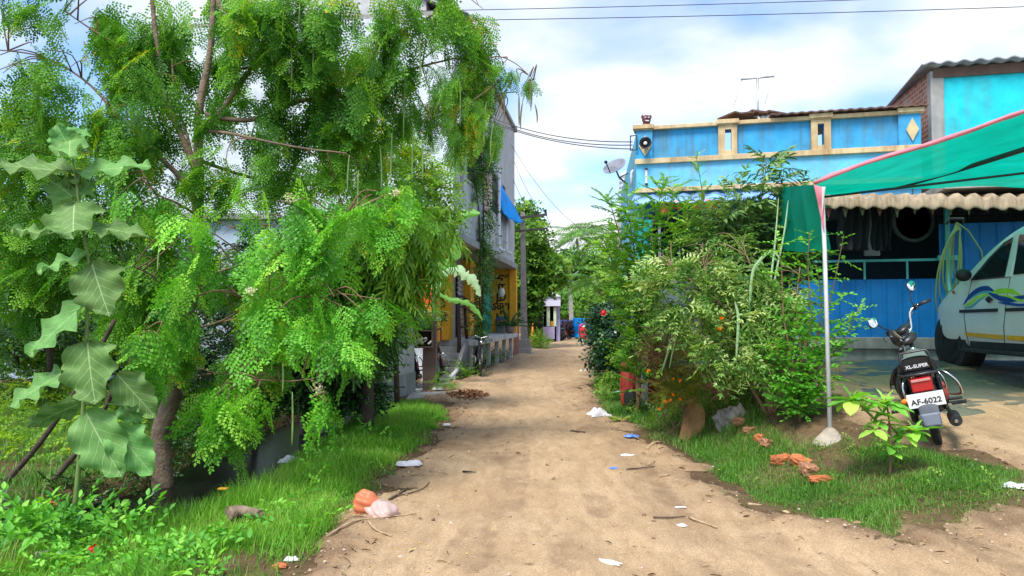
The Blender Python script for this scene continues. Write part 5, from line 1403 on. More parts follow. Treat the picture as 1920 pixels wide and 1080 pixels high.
# ---------------------------------------------------------------- giant-leaved sapling in front
def bigleafmat():
    m, t, N, L, b = nt('giant_leaf')
    at = N.new('ShaderNodeAttribute'); at.attribute_name = 'luv'
    sp = N.new('ShaderNodeSeparateXYZ'); L(at.outputs['Vector'], sp.inputs[0])
    def M_(op, a=None, b_=None, c=None):
        n = N.new('ShaderNodeMath'); n.operation = op
        for i, q in enumerate((a, b_, c)):
            if q is None: continue
            if isinstance(q, (int, float)): n.inputs[i].default_value = q
            else: L(q, n.inputs[i])
        return n.outputs[0]
    au = M_('ABSOLUTE', sp.outputs['X'])
    ph = M_('SUBTRACT', M_('MULTIPLY', sp.outputs['Y'], 6.0), M_('MULTIPLY', au, 5.2))
    fr = M_('ABSOLUTE', M_('SUBTRACT', M_('FRACT', ph), .5))
    side = M_('LESS_THAN', fr, M_('SUBTRACT', .034, M_('MULTIPLY', au, .05)))
    fine = M_('LESS_THAN', M_('ABSOLUTE', M_('SUBTRACT', M_('FRACT', M_('MULTIPLY', M_('ADD', ph, M_('MULTIPLY', au, 30)), 1.7)), .5)), .05)
    midr = M_('LESS_THAN', au, M_('SUBTRACT', .016, M_('MULTIPLY', sp.outputs['Y'], .010)))
    v = M_('MAXIMUM', M_('MAXIMUM', side, midr), M_('MULTIPLY', fine, .25))
    no = N.new('ShaderNodeTexNoise'); no.inputs['Scale'].default_value = 9; tc = N.new('ShaderNodeTexCoord'); L(tc.outputs['Object'], no.inputs[0]); no.inputs['Detail'].default_value = 6
    cr = N.new('ShaderNodeValToRGB'); cr.color_ramp.elements[0].color = (.09, .26, .055, 1); cr.color_ramp.elements[1].color = (.19, .42, .11, 1); cr.color_ramp.elements[0].position = .3; cr.color_ramp.elements[1].position = .7
    L(no.outputs['Fac'], cr.inputs[0])
    oi = N.new('ShaderNodeObjectInfo'); hs_ = N.new('ShaderNodeHueSaturation'); L(M_('ADD', M_('MULTIPLY', oi.outputs['Random'], .035), .475), hs_.inputs['Hue']); L(M_('ADD', M_('MULTIPLY', oi.outputs['Random'], .5), .75), hs_.inputs['Value']); L(cr.outputs[0], hs_.inputs['Color'])
    n5 = N.new('ShaderNodeTexNoise'); n5.inputs['Scale'].default_value = 38; n5.inputs['Detail'].default_value = 3; L(tc.outputs['Object'], n5.inputs[0]); br_ = N.new('ShaderNodeMix'); br_.data_type = 'RGBA'; L(M_('MULTIPLY', M_('GREATER_THAN', n5.outputs['Fac'], .70), .7), br_.inputs[0]); L(hs_.outputs[0], br_.inputs[6]); br_.inputs[7].default_value = (.22, .17, .06, 1)
    mx = N.new('ShaderNodeMix'); mx.data_type = 'RGBA'; L(M_('MULTIPLY', v, .75), mx.inputs[0]); L(br_.outputs[2], mx.inputs[6]); mx.inputs[7].default_value = (.46, .60, .28, 1)
    L(mx.outputs[2], b.inputs['Base Color']); b.inputs['Roughness'].default_value = .55; b.inputs['Specular IOR Level'].default_value = .3
    bp = N.new('ShaderNodeBump'); bp.inputs['Strength'].default_value = .5; bp.inputs['Distance'].default_value = .006; bp.invert = True; L(v, bp.inputs['Height']); L(bp.outputs[0], b.inputs['Normal'])
    tr_ = N.new('ShaderNodeBsdfTranslucent'); L(mx.outputs[2], tr_.inputs[0]); ms = N.new('ShaderNodeMixShader'); ms.inputs[0].default_value = .25
    L(b.outputs[0], ms.inputs[1]); L(tr_.outputs[0], ms.inputs[2]); L(ms.outputs[0], N['Material Output'].inputs[0])
    return m
m_giant = bigleafmat()
def giant_leaf(base, tip, width, nrm, parent, cup=.12, sag=.10, wav=.035, name='leaf'):
    base, tip = Vector(base), Vector(tip); y = (tip - base); Ln = y.length; y.normalize()
    x = y.cross(Vector(nrm)).normalized(); z = x.cross(y)
    nu, nv = 12, 22; vs = []; uv = []
    ph = random.random() * 6
    for j in range(nv + 1):
        t = j / nv
        w = (math.sin(PI * min(1, t ** .72)) ** .62) * (1 + .07 * math.sin(t * 19 + ph) + .05 * math.sin(t * 37 + ph * 2)) * .5
        if t > .985: w = .03
        for i in range(nu + 1):
            u = (i / nu - .5) * 2
            ww = w * width * u * (1 + .10 * math.sin(t * 23 + (3 if u > 0 else 0) + ph) * abs(u))
            zz = cup * width * (abs(u) ** 1.5) * .6 - sag * Ln * t * t * 1.0 + wav * math.sin(t * 17 + u * 2 + ph) * abs(u) ** 2
            zz += .006 * math.sin((t * 8 - abs(u) * .5 * 7) * 2 * PI) * min(1, abs(u) * 3) * .8
            vs.append(base + x * ww + y * (Ln * t) + z * zz); uv.append((u * .5 * (w / .5 if w > 0 else 1), t, 0))
    fs = [(j * (nu + 1) + i, j * (nu + 1) + i + 1, (j + 1) * (nu + 1) + i + 1, (j + 1) * (nu + 1) + i) for j in range(nv) for i in range(nu)]
    me = bpy.data.meshes.new(name); me.from_pydata([tuple(v) for v in vs], [], fs); me.polygons.foreach_set('use_smooth', [True] * len(fs)); me.update()
    at = me.attributes.new('luv', 'FLOAT_VECTOR', 'POINT'); at.data.foreach_set('vector', np.array(uv, np.float32).ravel())
    return link(name, me, m_giant, parent)
sp_ = thing('giant_leaf_sapling', 'tall thin sapling with huge veined wavy leaves standing before the drumstick tree', 'sapling', P(140, 950, 5.2))
SY = 5.2
mb = MB(); stem_pts = branch(mb, PP([(140, 955), (148, 870), (155, 780), (161, 690), (163, 590), (167, 500), (150, 400), (143, 340), (134, 285), (130, 262)], SY), .017, .006, 9, .03)
mb.build('stem', m_gstem, sp_)
GL = [((133, 283), (105, 232), 70, -.05, (0.3, -1, .3)), ((132, 283), (160, 236), 70, .06, (-.3, -1, .3)), ((132, 262), (128, 288), 74, -.22, (0, -.75, .8)),
      ((136, 325), (-22, 296), 88, -.05, (-.1, -.55, .9)), ((144, 325), (278, 300), 80, .02, (.1, -.6, .9)), ((141, 372), (92, 335), 80, .10, (-.2, -.9, .6)), ((143, 372), (172, 335), 60, .10, (.2, -.9, .6)),
      ((140, 380), (133, 442), 118, -.20, (0, -.80, .6)), ((172, 425), (277, 436), 62, -.05, (0, -.6, .9)), ((164, 478), (66, 503), 58, -.08, (0, -.55, .9)),
      ((172, 493), (201, 590), 112, -.10, (.1, -.95, .35)), ((161, 570), (44, 662), 92, -.06, (-.3, -.8, .55)), ((164, 638), (172, 757), 122, -.12, (-.05, -.95, .3)),
      ((120, 698), (10, 757), 76, -.06, (-.3, -.7, .7)), ((152, 756), (56, 792), 64, .12, (.1, .5, .9)), ((160, 771), (222, 893), 116, -.10, (.1, -.97, .2)),
      ((214, 800), (284, 890), 92, .02, (.2, -.9, .3)), ((218, 700), (292, 782), 80, .08, (.2, -.9, .35)), ((150, 330), (122, 345), 50, .1, (0, -.8, .6)), ((90, 440), (20, 425), 44, .02, (0, -.5, .9)), ((230, 760), (262, 800), 50, .1, (0, -.9, .3))]
for b_, t_, w, dy, nr in GL:
    a = P(b_[0], b_[1], SY); t3 = P(t_[0], t_[1], SY + dy)
    s_ = min(stem_pts, key=lambda q: (q - a).length)
    if (s_ - a).length > .02:
        mb = MB(); mb.tube([s_, (s_ + a) / 2 + Vector((0, 0, .01)), a], [.007, .006, .005], 6); mb.build('leaf_stalk', m_gstem, sp_)
    giant_leaf(a, t3, w * .82 * SY / FPX, nr, sp_)

# ---------------------------------------------------------------- ashoka with long drooping leaves
ASH = [f_twig(14, .36, .17, 60, .75, i, .55, False, .25, .03) for i in range(3)]
at_ = thing('ashoka_tree', 'bushy tree with long narrow glossy drooping leaves behind the drumstick fronds', 'tree', (P(680, 770, 9.2)))
mb = MB(); sA = branch(mb, [P(690, 800, 9.3), P(690, 700, 9.3), P(700, 560, 9.3), P(700, 420, 9.3)], .09, .04, 10); mb.build('trunk', m_bark2, at_)
ac = [(640, 430, 8.7, 90, 50, .6, 60, (.2, 1)), (720, 430, 8.7, 90, 50, .6, 60, (.3, 1)), (780, 470, 8.6, 80, 50, .5, 60, (.4, 1)), (600, 500, 8.7, 80, 60, .5, 56, (0, .7)), (690, 520, 8.6, 90, 60, .6, 80, (.1, .8)), (770, 540, 8.6, 60, 40, .4, 40, (.3, 1)), (620, 600, 8.8, 80, 60, .5, 56, (0, .5)), (700, 600, 8.8, 70, 50, .5, 44, (0, .5)), (560, 560, 9, 70, 80, .5, 36, (0, .4)), (840, 420, 8.8, 40, 40, .3, 22, (.5, 1)), (580, 660, 9, 60, 50, .4, 20, (0, .3))]
ac = [(c_[0] - 28,) + c_[1:] for c_ in ac]
lv = Leaves(); fill(lv, ASH, ac, (.36, .62), (.0, .9), .5, shell=.4, outw=.8, dens=1.25); lv.build('crown', m_ash, at_, T_LONG)
mb = MB(); twigs(mb, sA, ac, 6, .012); tag(mb.build('twigs', m_bark2, at_), kind='stuff')

# ---------------------------------------------------------------- bushy small-leaved trees
OV = [f_twig(10, .24, .5, 55, .15, i) for i in range(3)]
OVd = [f_twig(9, .26, .5, 55, .5, i + 4, .3) for i in range(3)]
def bushy(name, label, cat, loc, stems, clusters, fronds, mat, sc, pitch=(-.4, .7), tmpl=T_DIA, roll=.8, bark=None, r=(.05, .02), ntw=4, part='crown', tpart='trunk', dens=1.0, group=None, shell=.4, outw=.7, twr=.008):
    t = thing(name, label, cat, loc, group)
    sp0 = []
    for st in stems:
        mb_ = MB(); sp0 += branch(mb_, st, r[0], r[1], 8); mb_.build(tpart, bark or m_bark2, t)
    lv_ = Leaves(); fill(lv_, fronds, clusters, sc, pitch, roll, shell=shell, outw=outw, dens=dens); lv_.build(part, mat, t, tmpl)
    if ntw and sp0:
        mb_ = MB(); twigs(mb_, sp0, clusters, ntw, twr); tag(mb_.build('twigs', bark or m_bark2, t), kind='stuff')
    return t
bushy('bushy_tree', 'yellow green small leaved tree leaning against the grey shop building', 'tree', P(760, 740, 11.5),
      [[P(745, 760, 12.2), P(740, 600, 12), P(735, 450, 11.8), P(720, 300, 11.6)], [P(740, 560, 12), P(790, 430, 11.6), P(810, 330, 11.5)]],
      [(690, 260, 11.2, 90, 50, .8, 170, (.4, 1)), (740, 270, 11.2, 60, 44, .8, 130, (.4, 1)), (720, 340, 11, 110, 60, .9, 260, (.1, .7)), (790, 320, 11.3, 46, 50, .6, 110, (.3, .95)), (790, 390, 11.2, 80, 60, .8, 220, (.1, .6)), (825, 350, 11.6, 30, 50, .5, 70, (.3, .9)), (640, 330, 11, 70, 60, .8, 130, (.1, .6)), (700, 410, 11, 90, 40, .8, 130, (0, .5)), (640, 240, 11.3, 50, 50, .7, 70, (.4, 1)), (835, 430, 11.8, 26, 40, .4, 50, (.3, .8))],
      OV, m_yg, (.22, .38), dens=1.3)
bushy('feathery_tree', 'loose green feathery tree at the left edge behind the giant leaved sapling', 'tree', P(60, 700, 10.5),
      [[P(95, 700, 10.8), P(90, 560, 10.8), P(70, 430, 10.7), P(50, 300, 10.6)], [P(90, 560, 10.8), P(150, 450, 10.6), P(200, 380, 10.4)]],
      [(40, 250, 10.5, 90, 50, .8, 70, (.3, 1)), (60, 330, 10.4, 100, 60, .8, 90, (.1, .9)), (160, 300, 10.5, 90, 60, .8, 80, (.2, .9)), (190, 420, 10.3, 80, 60, .8, 80, (.1, .8)), (60, 430, 10.4, 100, 60, .8, 90, (.1, .8)), (120, 520, 10.4, 110, 60, .8, 90, (.1, .8)), (30, 560, 10.3, 80, 60, .8, 60, (.2, .9)), (220, 520, 10.2, 70, 60, .7, 60, (0, .6)), (280, 600, 10.2, 70, 60, .7, 50, (0, .6))],
      MOR, m_mor_d, (.34, .52), (.1, 1.0), dens=1.0, bark=m_bark2)
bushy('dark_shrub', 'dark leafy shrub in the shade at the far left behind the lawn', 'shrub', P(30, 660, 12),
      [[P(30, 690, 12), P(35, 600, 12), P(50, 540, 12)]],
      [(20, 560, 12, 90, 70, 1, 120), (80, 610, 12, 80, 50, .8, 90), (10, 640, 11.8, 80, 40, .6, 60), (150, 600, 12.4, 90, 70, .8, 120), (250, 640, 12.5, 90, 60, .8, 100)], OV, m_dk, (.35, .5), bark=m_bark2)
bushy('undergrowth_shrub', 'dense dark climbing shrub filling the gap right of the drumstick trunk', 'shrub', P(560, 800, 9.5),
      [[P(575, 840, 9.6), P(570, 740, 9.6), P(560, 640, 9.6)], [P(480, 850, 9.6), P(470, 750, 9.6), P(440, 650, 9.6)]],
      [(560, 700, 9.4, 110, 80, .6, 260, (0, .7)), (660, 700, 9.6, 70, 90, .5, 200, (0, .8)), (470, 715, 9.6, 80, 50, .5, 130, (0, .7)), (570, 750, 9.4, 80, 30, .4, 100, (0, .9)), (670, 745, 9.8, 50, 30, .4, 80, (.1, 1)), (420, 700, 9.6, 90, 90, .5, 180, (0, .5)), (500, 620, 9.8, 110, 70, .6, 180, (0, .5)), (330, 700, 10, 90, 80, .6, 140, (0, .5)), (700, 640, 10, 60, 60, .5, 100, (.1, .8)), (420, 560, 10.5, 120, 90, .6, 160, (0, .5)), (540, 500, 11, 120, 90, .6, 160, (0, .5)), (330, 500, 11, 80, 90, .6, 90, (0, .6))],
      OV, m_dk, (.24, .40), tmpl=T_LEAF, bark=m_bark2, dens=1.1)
bushy('wall_shrub', 'light green leafy shrub leaning over the pale grey yard wall', 'shrub', P(715, 740, 12),
      [[P(705, 765, 12), P(712, 690, 12), P(720, 620, 12)]],
      [(700, 680, 11.8, 40, 60, .4, 100, (.3, 1)), (730, 640, 12.2, 30, 30, .3, 60, (.3, 1)), (690, 740, 11.6, 30, 30, .3, 50, (.2, 1)), (720, 600, 12.4, 40, 30, .3, 50, (.3, 1)), (760, 600, 13.2, 50, 26, .4, 100, (.2, .8)), (800, 590, 13.6, 40, 26, .4, 90, (.1, .8)), (750, 640, 13, 30, 20, .3, 30)], OV, m_curry, (.18, .3))
for lab_, bx_, cl_, mt_ in (('tall leafy tree screening the pale house at the left edge', 60, [(-20, 420, 15.5, 110, 80, 1.2, 150), (80, 440, 15.5, 110, 80, 1.2, 150), (40, 540, 15, 120, 80, 1.2, 150), (150, 540, 15, 110, 80, 1.2, 150), (-10, 330, 15.5, 90, 70, 1.2, 90)], m_yg), ('leafy tree screening the pale house behind the drumstick trunk', 260, [(240, 450, 15, 90, 70, 1.2, 120), (250, 550, 15, 110, 80, 1.2, 160), (350, 560, 14.5, 110, 90, 1.2, 150), (230, 620, 14, 120, 50, 1, 120), (80, 620, 14, 130, 50, 1, 120), (60, 665, 13, 150, 30, .8, 150), (220, 665, 13, 120, 30, .8, 120)], m_mid)):
    bushy('screen_tree', lab_, 'tree', P(bx_, 680, 15), [[P(bx_, 690, 15), P(bx_, 560, 15), P(bx_ + 10, 440, 15)]], cl_, OV, mt_, (.5, .8), dens=1.2)
# loose bare stems leaning in the left clearing
for q, lab in (([(5, 910), (75, 830), (150, 720), (215, 600)], 'long bare brown stem leaning up to the right from the left lawn'), ([(100, 900), (150, 840), (190, 780), (215, 720)], 'shorter dark bare stem leaning beside the giant leaved sapling'), ([(275, 860), (262, 800), (250, 700)], 'thin dark trunk standing just left of the drumstick trunk')):
    mb = MB(); branch(mb, PP(q, 6.6), .028, .02, 8); tag(mb.build('bare_stem', m_bark2), lab, 'branch')
# banana plant beside the shop building
bn = thing('banana_plant', 'banana plant with torn pale drooping leaves in front of the shop pillars', 'banana plant', P(840, 700, 16.5))
m_ban = leafmat('banana_leaf', [(.09, .26, .04), (.16, .36, .08)], trans=.35, rough=.4)
m_banp = leafmat('banana_leaf_pale', [(.30, .46, .26), (.36, .52, .30)], trans=.35, rough=.45)
mb = MB(); branch(mb, [P(812, 720, 16.5), P(812, 640, 16.4), P(815, 540, 16.3)], .10, .05, 10); mb.build('trunk', m_gstem, bn)
def strap_leaf(pts_, wid, mat, parent, name='leaf', tatter=.25, roll=0.0):
    pts_ = [Vector(p) for p in pts_]; n = len(pts_); vs, fs = [], []
    for i, p in enumerate(pts_):
        t = i / (n - 1); d = (pts_[min(i + 1, n - 1)] - pts_[max(i - 1, 0)]).normalized()
        x = d.cross(Vector((math.sin(roll), -math.cos(roll), .35))).normalized(); z = x.cross(d)
        w = wid * math.sin(PI * min(1, t * .95 + .04)) ** .55
        for u in (-1, -.5, 0, .5, 1):
            vs.append(p + x * (u * w * (1 + random.uniform(-tatter, tatter) * abs(u))) + z * (-abs(u) * w * .45 + random.uniform(-1, 1) * .05 * wid * abs(u)))
    for i in range(n - 1):
        for k in range(4): fs.append((i * 5 + k, i * 5 + k + 1, i * 5 + k + 6, i * 5 + k + 5))
    me = bpy.data.meshes.new(name); me.from_pydata([tuple(v) for v in vs], [], fs); me.polygons.foreach_set('use_smooth', [True] * len(fs)); me.update()
    at = me.attributes.new('rnd', 'FLOAT', 'POINT'); at.data.foreach_set('value', np.clip(.5 + RS.normal(size=len(vs)) * .2, 0, 1).astype(np.float32))
    return link(name, me, mat, parent)
def dense(l, k=5):
    out = []
    for i in range(len(l) - 1):
        p0 = l[max(i - 1, 0)]; p1 = l[i]; p2 = l[i + 1]; p3 = l[min(i + 2, len(l) - 1)]
        for j in range(k):
            t = j / k; out.append(.5 * ((2 * p1) + (p2 - p0) * t + (2 * p0 - 5 * p1 + 4 * p2 - p3) * t * t + (-p0 + 3 * p1 - 3 * p2 + p3) * t ** 3))
    return out + [l[-1]]
for q, w, mm in (([(815, 545), (838, 505), (868, 512), (890, 530), (900, 556)], .11, m_banp), ([(815, 540), (835, 450), (862, 405), (900, 400)], .13, m_ban), ([(815, 545), (840, 560), (880, 570), (905, 600)], .06, m_ban), ([(815, 540), (800, 480), (770, 450)], .2, m_ban), ([(816, 545), (850, 470), (850, 430)], .14, m_ban)):
    strap_leaf(dense(PP(q, 16.0), 9), w, mm, bn, 'leaf', .5)
# creepers climbing the front of the shop building
cv = thing('wall_creeper', 'green creeper hanging down the balconies and pillar of the grey shop building', 'creeper', P(905, 640, 20.5))
lv = Leaves()
fill(lv, OVd, [(885, 230, 19.2, 26, 45, .25, 150), (905, 290, 20, 24, 55, .25, 170), (895, 350, 19.6, 14, 30, .2, 50), (912, 330, 20.3, 16, 40, .2, 70), (915, 395, 21, 14, 40, .2, 40), (906, 440, 20.6, 16, 50, .25, 110), (912, 520, 21.2, 14, 40, .2, 80), (902, 490, 20.4, 14, 50, .2, 80), (902, 570, 20.6, 13, 50, .2, 90), (900, 620, 20.2, 14, 30, .2, 60), (920, 480, 21.5, 12, 30, .2, 40), (870, 180, 18.6, 24, 30, .2, 60), (878, 300, 19.0, 12, 40, .2, 40)], (.26, .42), (-.3, 1.0), .8)
lv.build('foliage', m_vine, cv)
mb = MB()
for q in ([(903, 650, 20.4), (904, 560, 20.6), (906, 450, 20.7), (905, 330, 20.2), (890, 220, 19.4)], [(898, 640, 20.3), (900, 500, 20.5), (896, 380, 19.8), (876, 250, 19)]): branch(mb, PP(q, 20), .03, .015, 6)
mb.build('stem', m_bark2, cv)

# ---------------------------------------------------------------- low plants on the left
LUSH = [f_twig(7, .34, .55, 60, .05, i, .05) for i in range(3)]
def groundplants(name, label, cat, spots, fronds, mat, sc, tmpl=T_LEAF, pitch=(-1.0, .2), group=None, dens=1, c=(0, 1)):
    t = thing(name, label, cat, spots[0][0], group) if not isinstance(name, tuple) else None
    lv_ = Leaves()
    for (ctr, rx, ry, n, h) in spots:
        n = int(n * dens); a = RS.uniform(0, 2 * PI, n); r_ = np.sqrt(RS.rand(n))
        x = ctr[0] + np.cos(a) * r_ * rx; y = ctr[1] + np.sin(a) * r_ * ry
        z = np.maximum(H(x, y), -.32) + RS.rand(n) * h * (1 - r_ ** 2 * .6) + ctr[2]
        M = rotframe(RS.uniform(0, 2 * PI, n), RS.uniform(pitch[0], pitch[1], n), RS.normal(size=n) * .5)
        s_ = RS.uniform(sc[0], sc[1], n); kk = RS.randint(0, len(fronds), n); cv_ = RS.uniform(c[0], c[1], n)
        P_ = np.stack([x, y, z], -1)
        for q in range(len(fronds)):
            m_ = kk == q
            if m_.any(): inst(lv_, fronds[q], P_[m_], M[m_], s_[m_], cv_[m_])
    lv_.build('foliage', mat, t, tmpl)
    return t
groundplants('leafy_weed', 'bright green leafy weeds covering the bank at the bottom left corner', 'weeds', [((-3.35, 4.75, 0), .55, .5, 90, .30), ((-2.9, 4.95, 0), .45, .35, 60, .22), ((-3.6, 5.4, 0), .4, .4, 50, .3), ((-3.2, 5.3, .0), .3, .3, 16, .1)], LUSH, m_lush, (.18, .30), c=(.1, .9))
groundplants('leafy_weed', 'pale green creeping weeds on the near edge of the ditch below the leafy bank', 'weeds', [((-2.45, 4.3, 0), .5, .25, 60, .14), ((-2.1, 4.6, 0), .35, .3, 40, .14), ((-2.6, 4.7, 0), .3, .2, 26, .1), ((-1.9, 4.15, 0), .35, .2, 36, .14)], LUSH, m_lush, (.12, .22), c=(.3, 1))
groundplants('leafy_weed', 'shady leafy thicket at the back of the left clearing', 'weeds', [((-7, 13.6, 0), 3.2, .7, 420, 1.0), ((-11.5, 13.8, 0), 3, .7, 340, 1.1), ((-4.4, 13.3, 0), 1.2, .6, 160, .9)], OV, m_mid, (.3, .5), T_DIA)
groundplants('leafy_weed', 'dark ivy like weeds round the foot of the drumstick trunk', 'weeds', [((-3.6, 6.6, 0), .4, .35, 70, .10), ((-3.6, 5.9, .0), .4, .3, 60, .10), ((-3.75, 7.6, 0), .2, .6, 70, .2), ((-3.85, 8.8, 0), .25, .9, 120, .3), ((-3.5, 6.9, .0), .15, .2, 20, .1), ((-3.8, 10.2, 0), .3, .8, 120, .3)], OV, m_dk, (.16, .28), c=(.1, .9))
groundplants('leafy_weed', 'mixed broad leaved weeds among the grass of the left verge', 'weeds', [((-1.8, 6.2, .02), .4, .8, 20, .05), ((-1.8, 8.5, .05), .4, 1.2, 30, .1), ((-2.3, 10.5, .05), .4, 1.2, 50, .15), ((-1.7, 5.2, .05), .4, .6, 22, .06)], LUSH, m_lush, (.12, .2), c=(.3, 1))
groundplants('leafy_weed', 'light green shrubby growth on the sunlit clearing at the far left', 'weeds', [((-6.5, 9.5, 0), 2.2, 1.6, 260, .5), ((-8.5, 11, 0), 2, 1.5, 220, .7), ((-5.2, 8, 0), 1.2, 1.0, 110, .3), ((-5, 11.5, 0), 1.6, 1.5, 220, .9)], OV, m_yg, (.2, .34), T_DIA, c=(.2, .9))
tag_fl = thing('red_flower', 'single red flower hanging over the black ditch at the bottom left', 'flower', P(178, 1028, 4.6))
lv = Leaves(); c = P(178, 1026, 4.55); n = 16; a = RS.uniform(0, 2 * PI, n)
lv.add(np.tile(np.array(c), (n, 1)), np.stack([np.cos(a), -.4 + 0 * a, np.sin(a)], -1), np.stack([0 * a, -1 + 0 * a, .3 + 0 * a], -1), RS.uniform(.03, .045, n), .55)
m_redf = leafmat('red_petals', [(.45, .01, .01), (.75, .03, .02)], trans=.2)
lv.build('petals', m_redf, tag_fl, T_LEAF)
mb = MB(); mb.tube([c, c + Vector((.02, .05, -.06)), c + Vector((.03, .1, -.16))], .004, 5); mb.build('stalk', m_gstem, tag_fl)
groundplants('roadside_bush', 'small bright green bush at the foot of the brown gate post', 'bush', [((P(833, 735, 15.0).x, 14.9, 0), .22, .25, 80, .42)], OV, m_mid, (.16, .24), T_DIA, c=(.4, 1))
groundplants('roadside_bush', 'low leafy plants between the shop steps and the parked bicycle', 'bush', [((-1.45, 19.0, 0), .35, .5, 80, .5), ((-.95, 20.6, 0), .25, .6, 60, .8), ((-1.1, 18.4, 0), .25, .3, 40, .3)], OV, m_mid, (.2, .34), T_DIA, c=(.2, 1))
groundplants('roadside_bush', 'ferny plants in the shade under the shop platform', 'bush', [((-.45, 24.6, 0), .25, .9, 70, .6), ((-.75, 22.4, 0), .15, .4, 40, .7)], OVd, m_vine, (.2, .34), T_DIA)
groundplants('roadside_bush', 'round bright bush beside the base of the electricity pole', 'bush', [((P(1008, 640, 35).x, 35, 0), .55, .6, 360, .85)], OV, m_mid, (.26, .4), T_DIA, c=(.3, 1))
# ================================================================ PLANTS ON THE RIGHT AND FAR AWAY
PIN = [f_twig(6, .24, .34, 62, .12, i, .30, True, .3, .03) for i in range(3)]           # pinnate, narrow leaflets
CUR = [f_twig(8, .27, .36, 48, -.05, i, .10, True, .35, .03) for i in range(3)]        # curry-leaf sprays
OLE = [f_twig(10, .50, .27, 50, .25, i, .05, False, .2, .03) for i in range(3)]         # long dark lances
CLM = [f_twig(7, .27, .68, 62, .05, i, .10) for i in range(3)]                          # small rounded leaves
FIN = [f_twig(12, .16, .20, 55, .0, i, .10, True, .3, .03) for i in range(3)]           # fine thready
FAR = [f_twig(7, .42, .6, 55, .25, i, .2) for i in range(3)]

# curry-leaf shrubs at the left corner of the blue house: upright shoots clothed in sprays
def shooty(name, label, cat, base, shoots, frond, mat, sc, n, stem=m_stem, part='foliage', up=.5, tmpl=T_LEAF, group=None, r0=.018, rad=.10, c=(0, 1)):
    t = thing(name, label, cat, base, group)
    lv_ = Leaves(); mb_ = MB()
    for sh in shoots:
        pts_ = branch(mb_, [base] + sh, r0, .004, 6, .04, 5)
        pa = np.array([list(p) for p in pts_]); seg = np.linspace(.12, 1, n)
        idx = seg * (len(pa) - 1); i0 = np.clip(idx.astype(int), 0, len(pa) - 2); f = (idx - i0)[:, None]
        pos = pa[i0] * (1 - f) + pa[i0 + 1] * f
        yaw = np.arange(n) * 2.4 + RS.uniform(0, 6)
        M = rotframe(yaw, -up + RS.normal(size=n) * .25, RS.normal(size=n) * .4)
        s_ = RS.uniform(sc[0], sc[1], n) * (1 - .45 * seg ** 3)
        kk = RS.randint(0, len(frond), n); cv_ = np.clip(RS.uniform(c[0], c[1], n) * .6 + seg * .4, 0, 1)
        for q in range(len(frond)):
            m_ = kk == q
            if m_.any(): inst(lv_, frond[q], pos[m_], M[m_], s_[m_], cv_[m_])
    mb_.build('stem', stem, t); lv_.build(part, mat, t, tmpl)
    return t
def gp_(px, py, Y, dz=0):
    q = P(px, py, Y); return Vector((q.x, q.y, Hs(q.x, q.y) + dz))
shooty('curry_leaf_shrub', 'tall bright green curry leaf shrub at the left corner of the blue house', 'shrub', gp_(1195, 700, 11.0),
       [PP(l, 11) for l in ([(1190, 600), (1170, 480), (1150, 400), (1138, 372)], [(1195, 590), (1190, 480), (1180, 410), (1175, 365)], [(1200, 580), (1215, 460), (1235, 380), (1245, 335)], [(1205, 590), (1230, 480), (1255, 400), (1262, 350)], [(1195, 600), (1160, 520), (1140, 470), (1128, 440)], [(1200, 600), (1200, 500), (1205, 430), (1200, 385)], [(1210, 600), (1250, 500), (1285, 420), (1300, 370)], [(1190, 620), (1180, 560), (1165, 530)], [(1205, 620), (1225, 560), (1240, 520)])],
       CUR, m_curry, (.32, .52), 44, up=.35, c=(.35, 1))
shooty('curry_leaf_shrub', 'slender curry leaf shoot rising above the pale shrub in front of the frieze', 'shrub', gp_(1330, 740, 10.6),
       [PP(l, 10.6) for l in ([(1330, 600), (1322, 450), (1318, 370), (1305, 292)], [(1335, 600), (1350, 470), (1360, 400), (1357, 345)], [(1330, 600), (1310, 500), (1290, 430), (1290, 380)])], CUR, m_curry, (.20, .30), 50, up=.6, c=(.4, 1))
shooty('oleander_shrub', 'dark glossy long leaved shrub with pale new tips in front of the green net', 'shrub', gp_(1420, 760, 10.0),
       [PP(l, 10) for l in ([(1425, 600), (1420, 450), (1430, 360), (1438, 300)], [(1430, 600), (1450, 470), (1462, 380), (1470, 315)], [(1420, 600), (1400, 480), (1392, 400), (1388, 345)], [(1430, 600), (1470, 500), (1492, 420), (1498, 350)], [(1415, 600), (1375, 500), (1350, 430), (1350, 390)], [(1420, 620), (1440, 520), (1450, 470), (1445, 420)], [(1420, 620), (1400, 560), (1370, 520), (1355, 480)], [(1425, 620), (1460, 560), (1485, 500), (1500, 470)], [(1420, 640), (1420, 560), (1410, 500)])],
       OLE, m_mango, (.36, .56), 38, up=.3, tmpl=T_LONG)
ps = thing('pale_shrub', 'wide sprawling shrub with whitish green feathery leaves before the blue wall', 'shrub', gp_(1440, 800, 8.2))
mb = MB(); sp_pts = []
for q in ([(1445, 790), (1425, 700), (1400, 620), (1340, 560), (1260, 500)], [(1445, 790), (1430, 680), (1390, 600), (1320, 500)], [(1450, 790), (1440, 660), (1430, 560), (1400, 480)], [(1450, 790), (1470, 680), (1490, 580), (1500, 500)], [(1452, 800), (1480, 700), (1520, 640)], [(1440, 790), (1390, 700), (1330, 660), (1260, 640)]):
    sp_pts += branch(mb, [gp_(q[0][0], 800, 8.2)] + PP(q[1:], 8.3), .020, .006, 7)
mb.build('stem', plain('stem_reddish', (.24, .13, .08), rough=.8), ps)
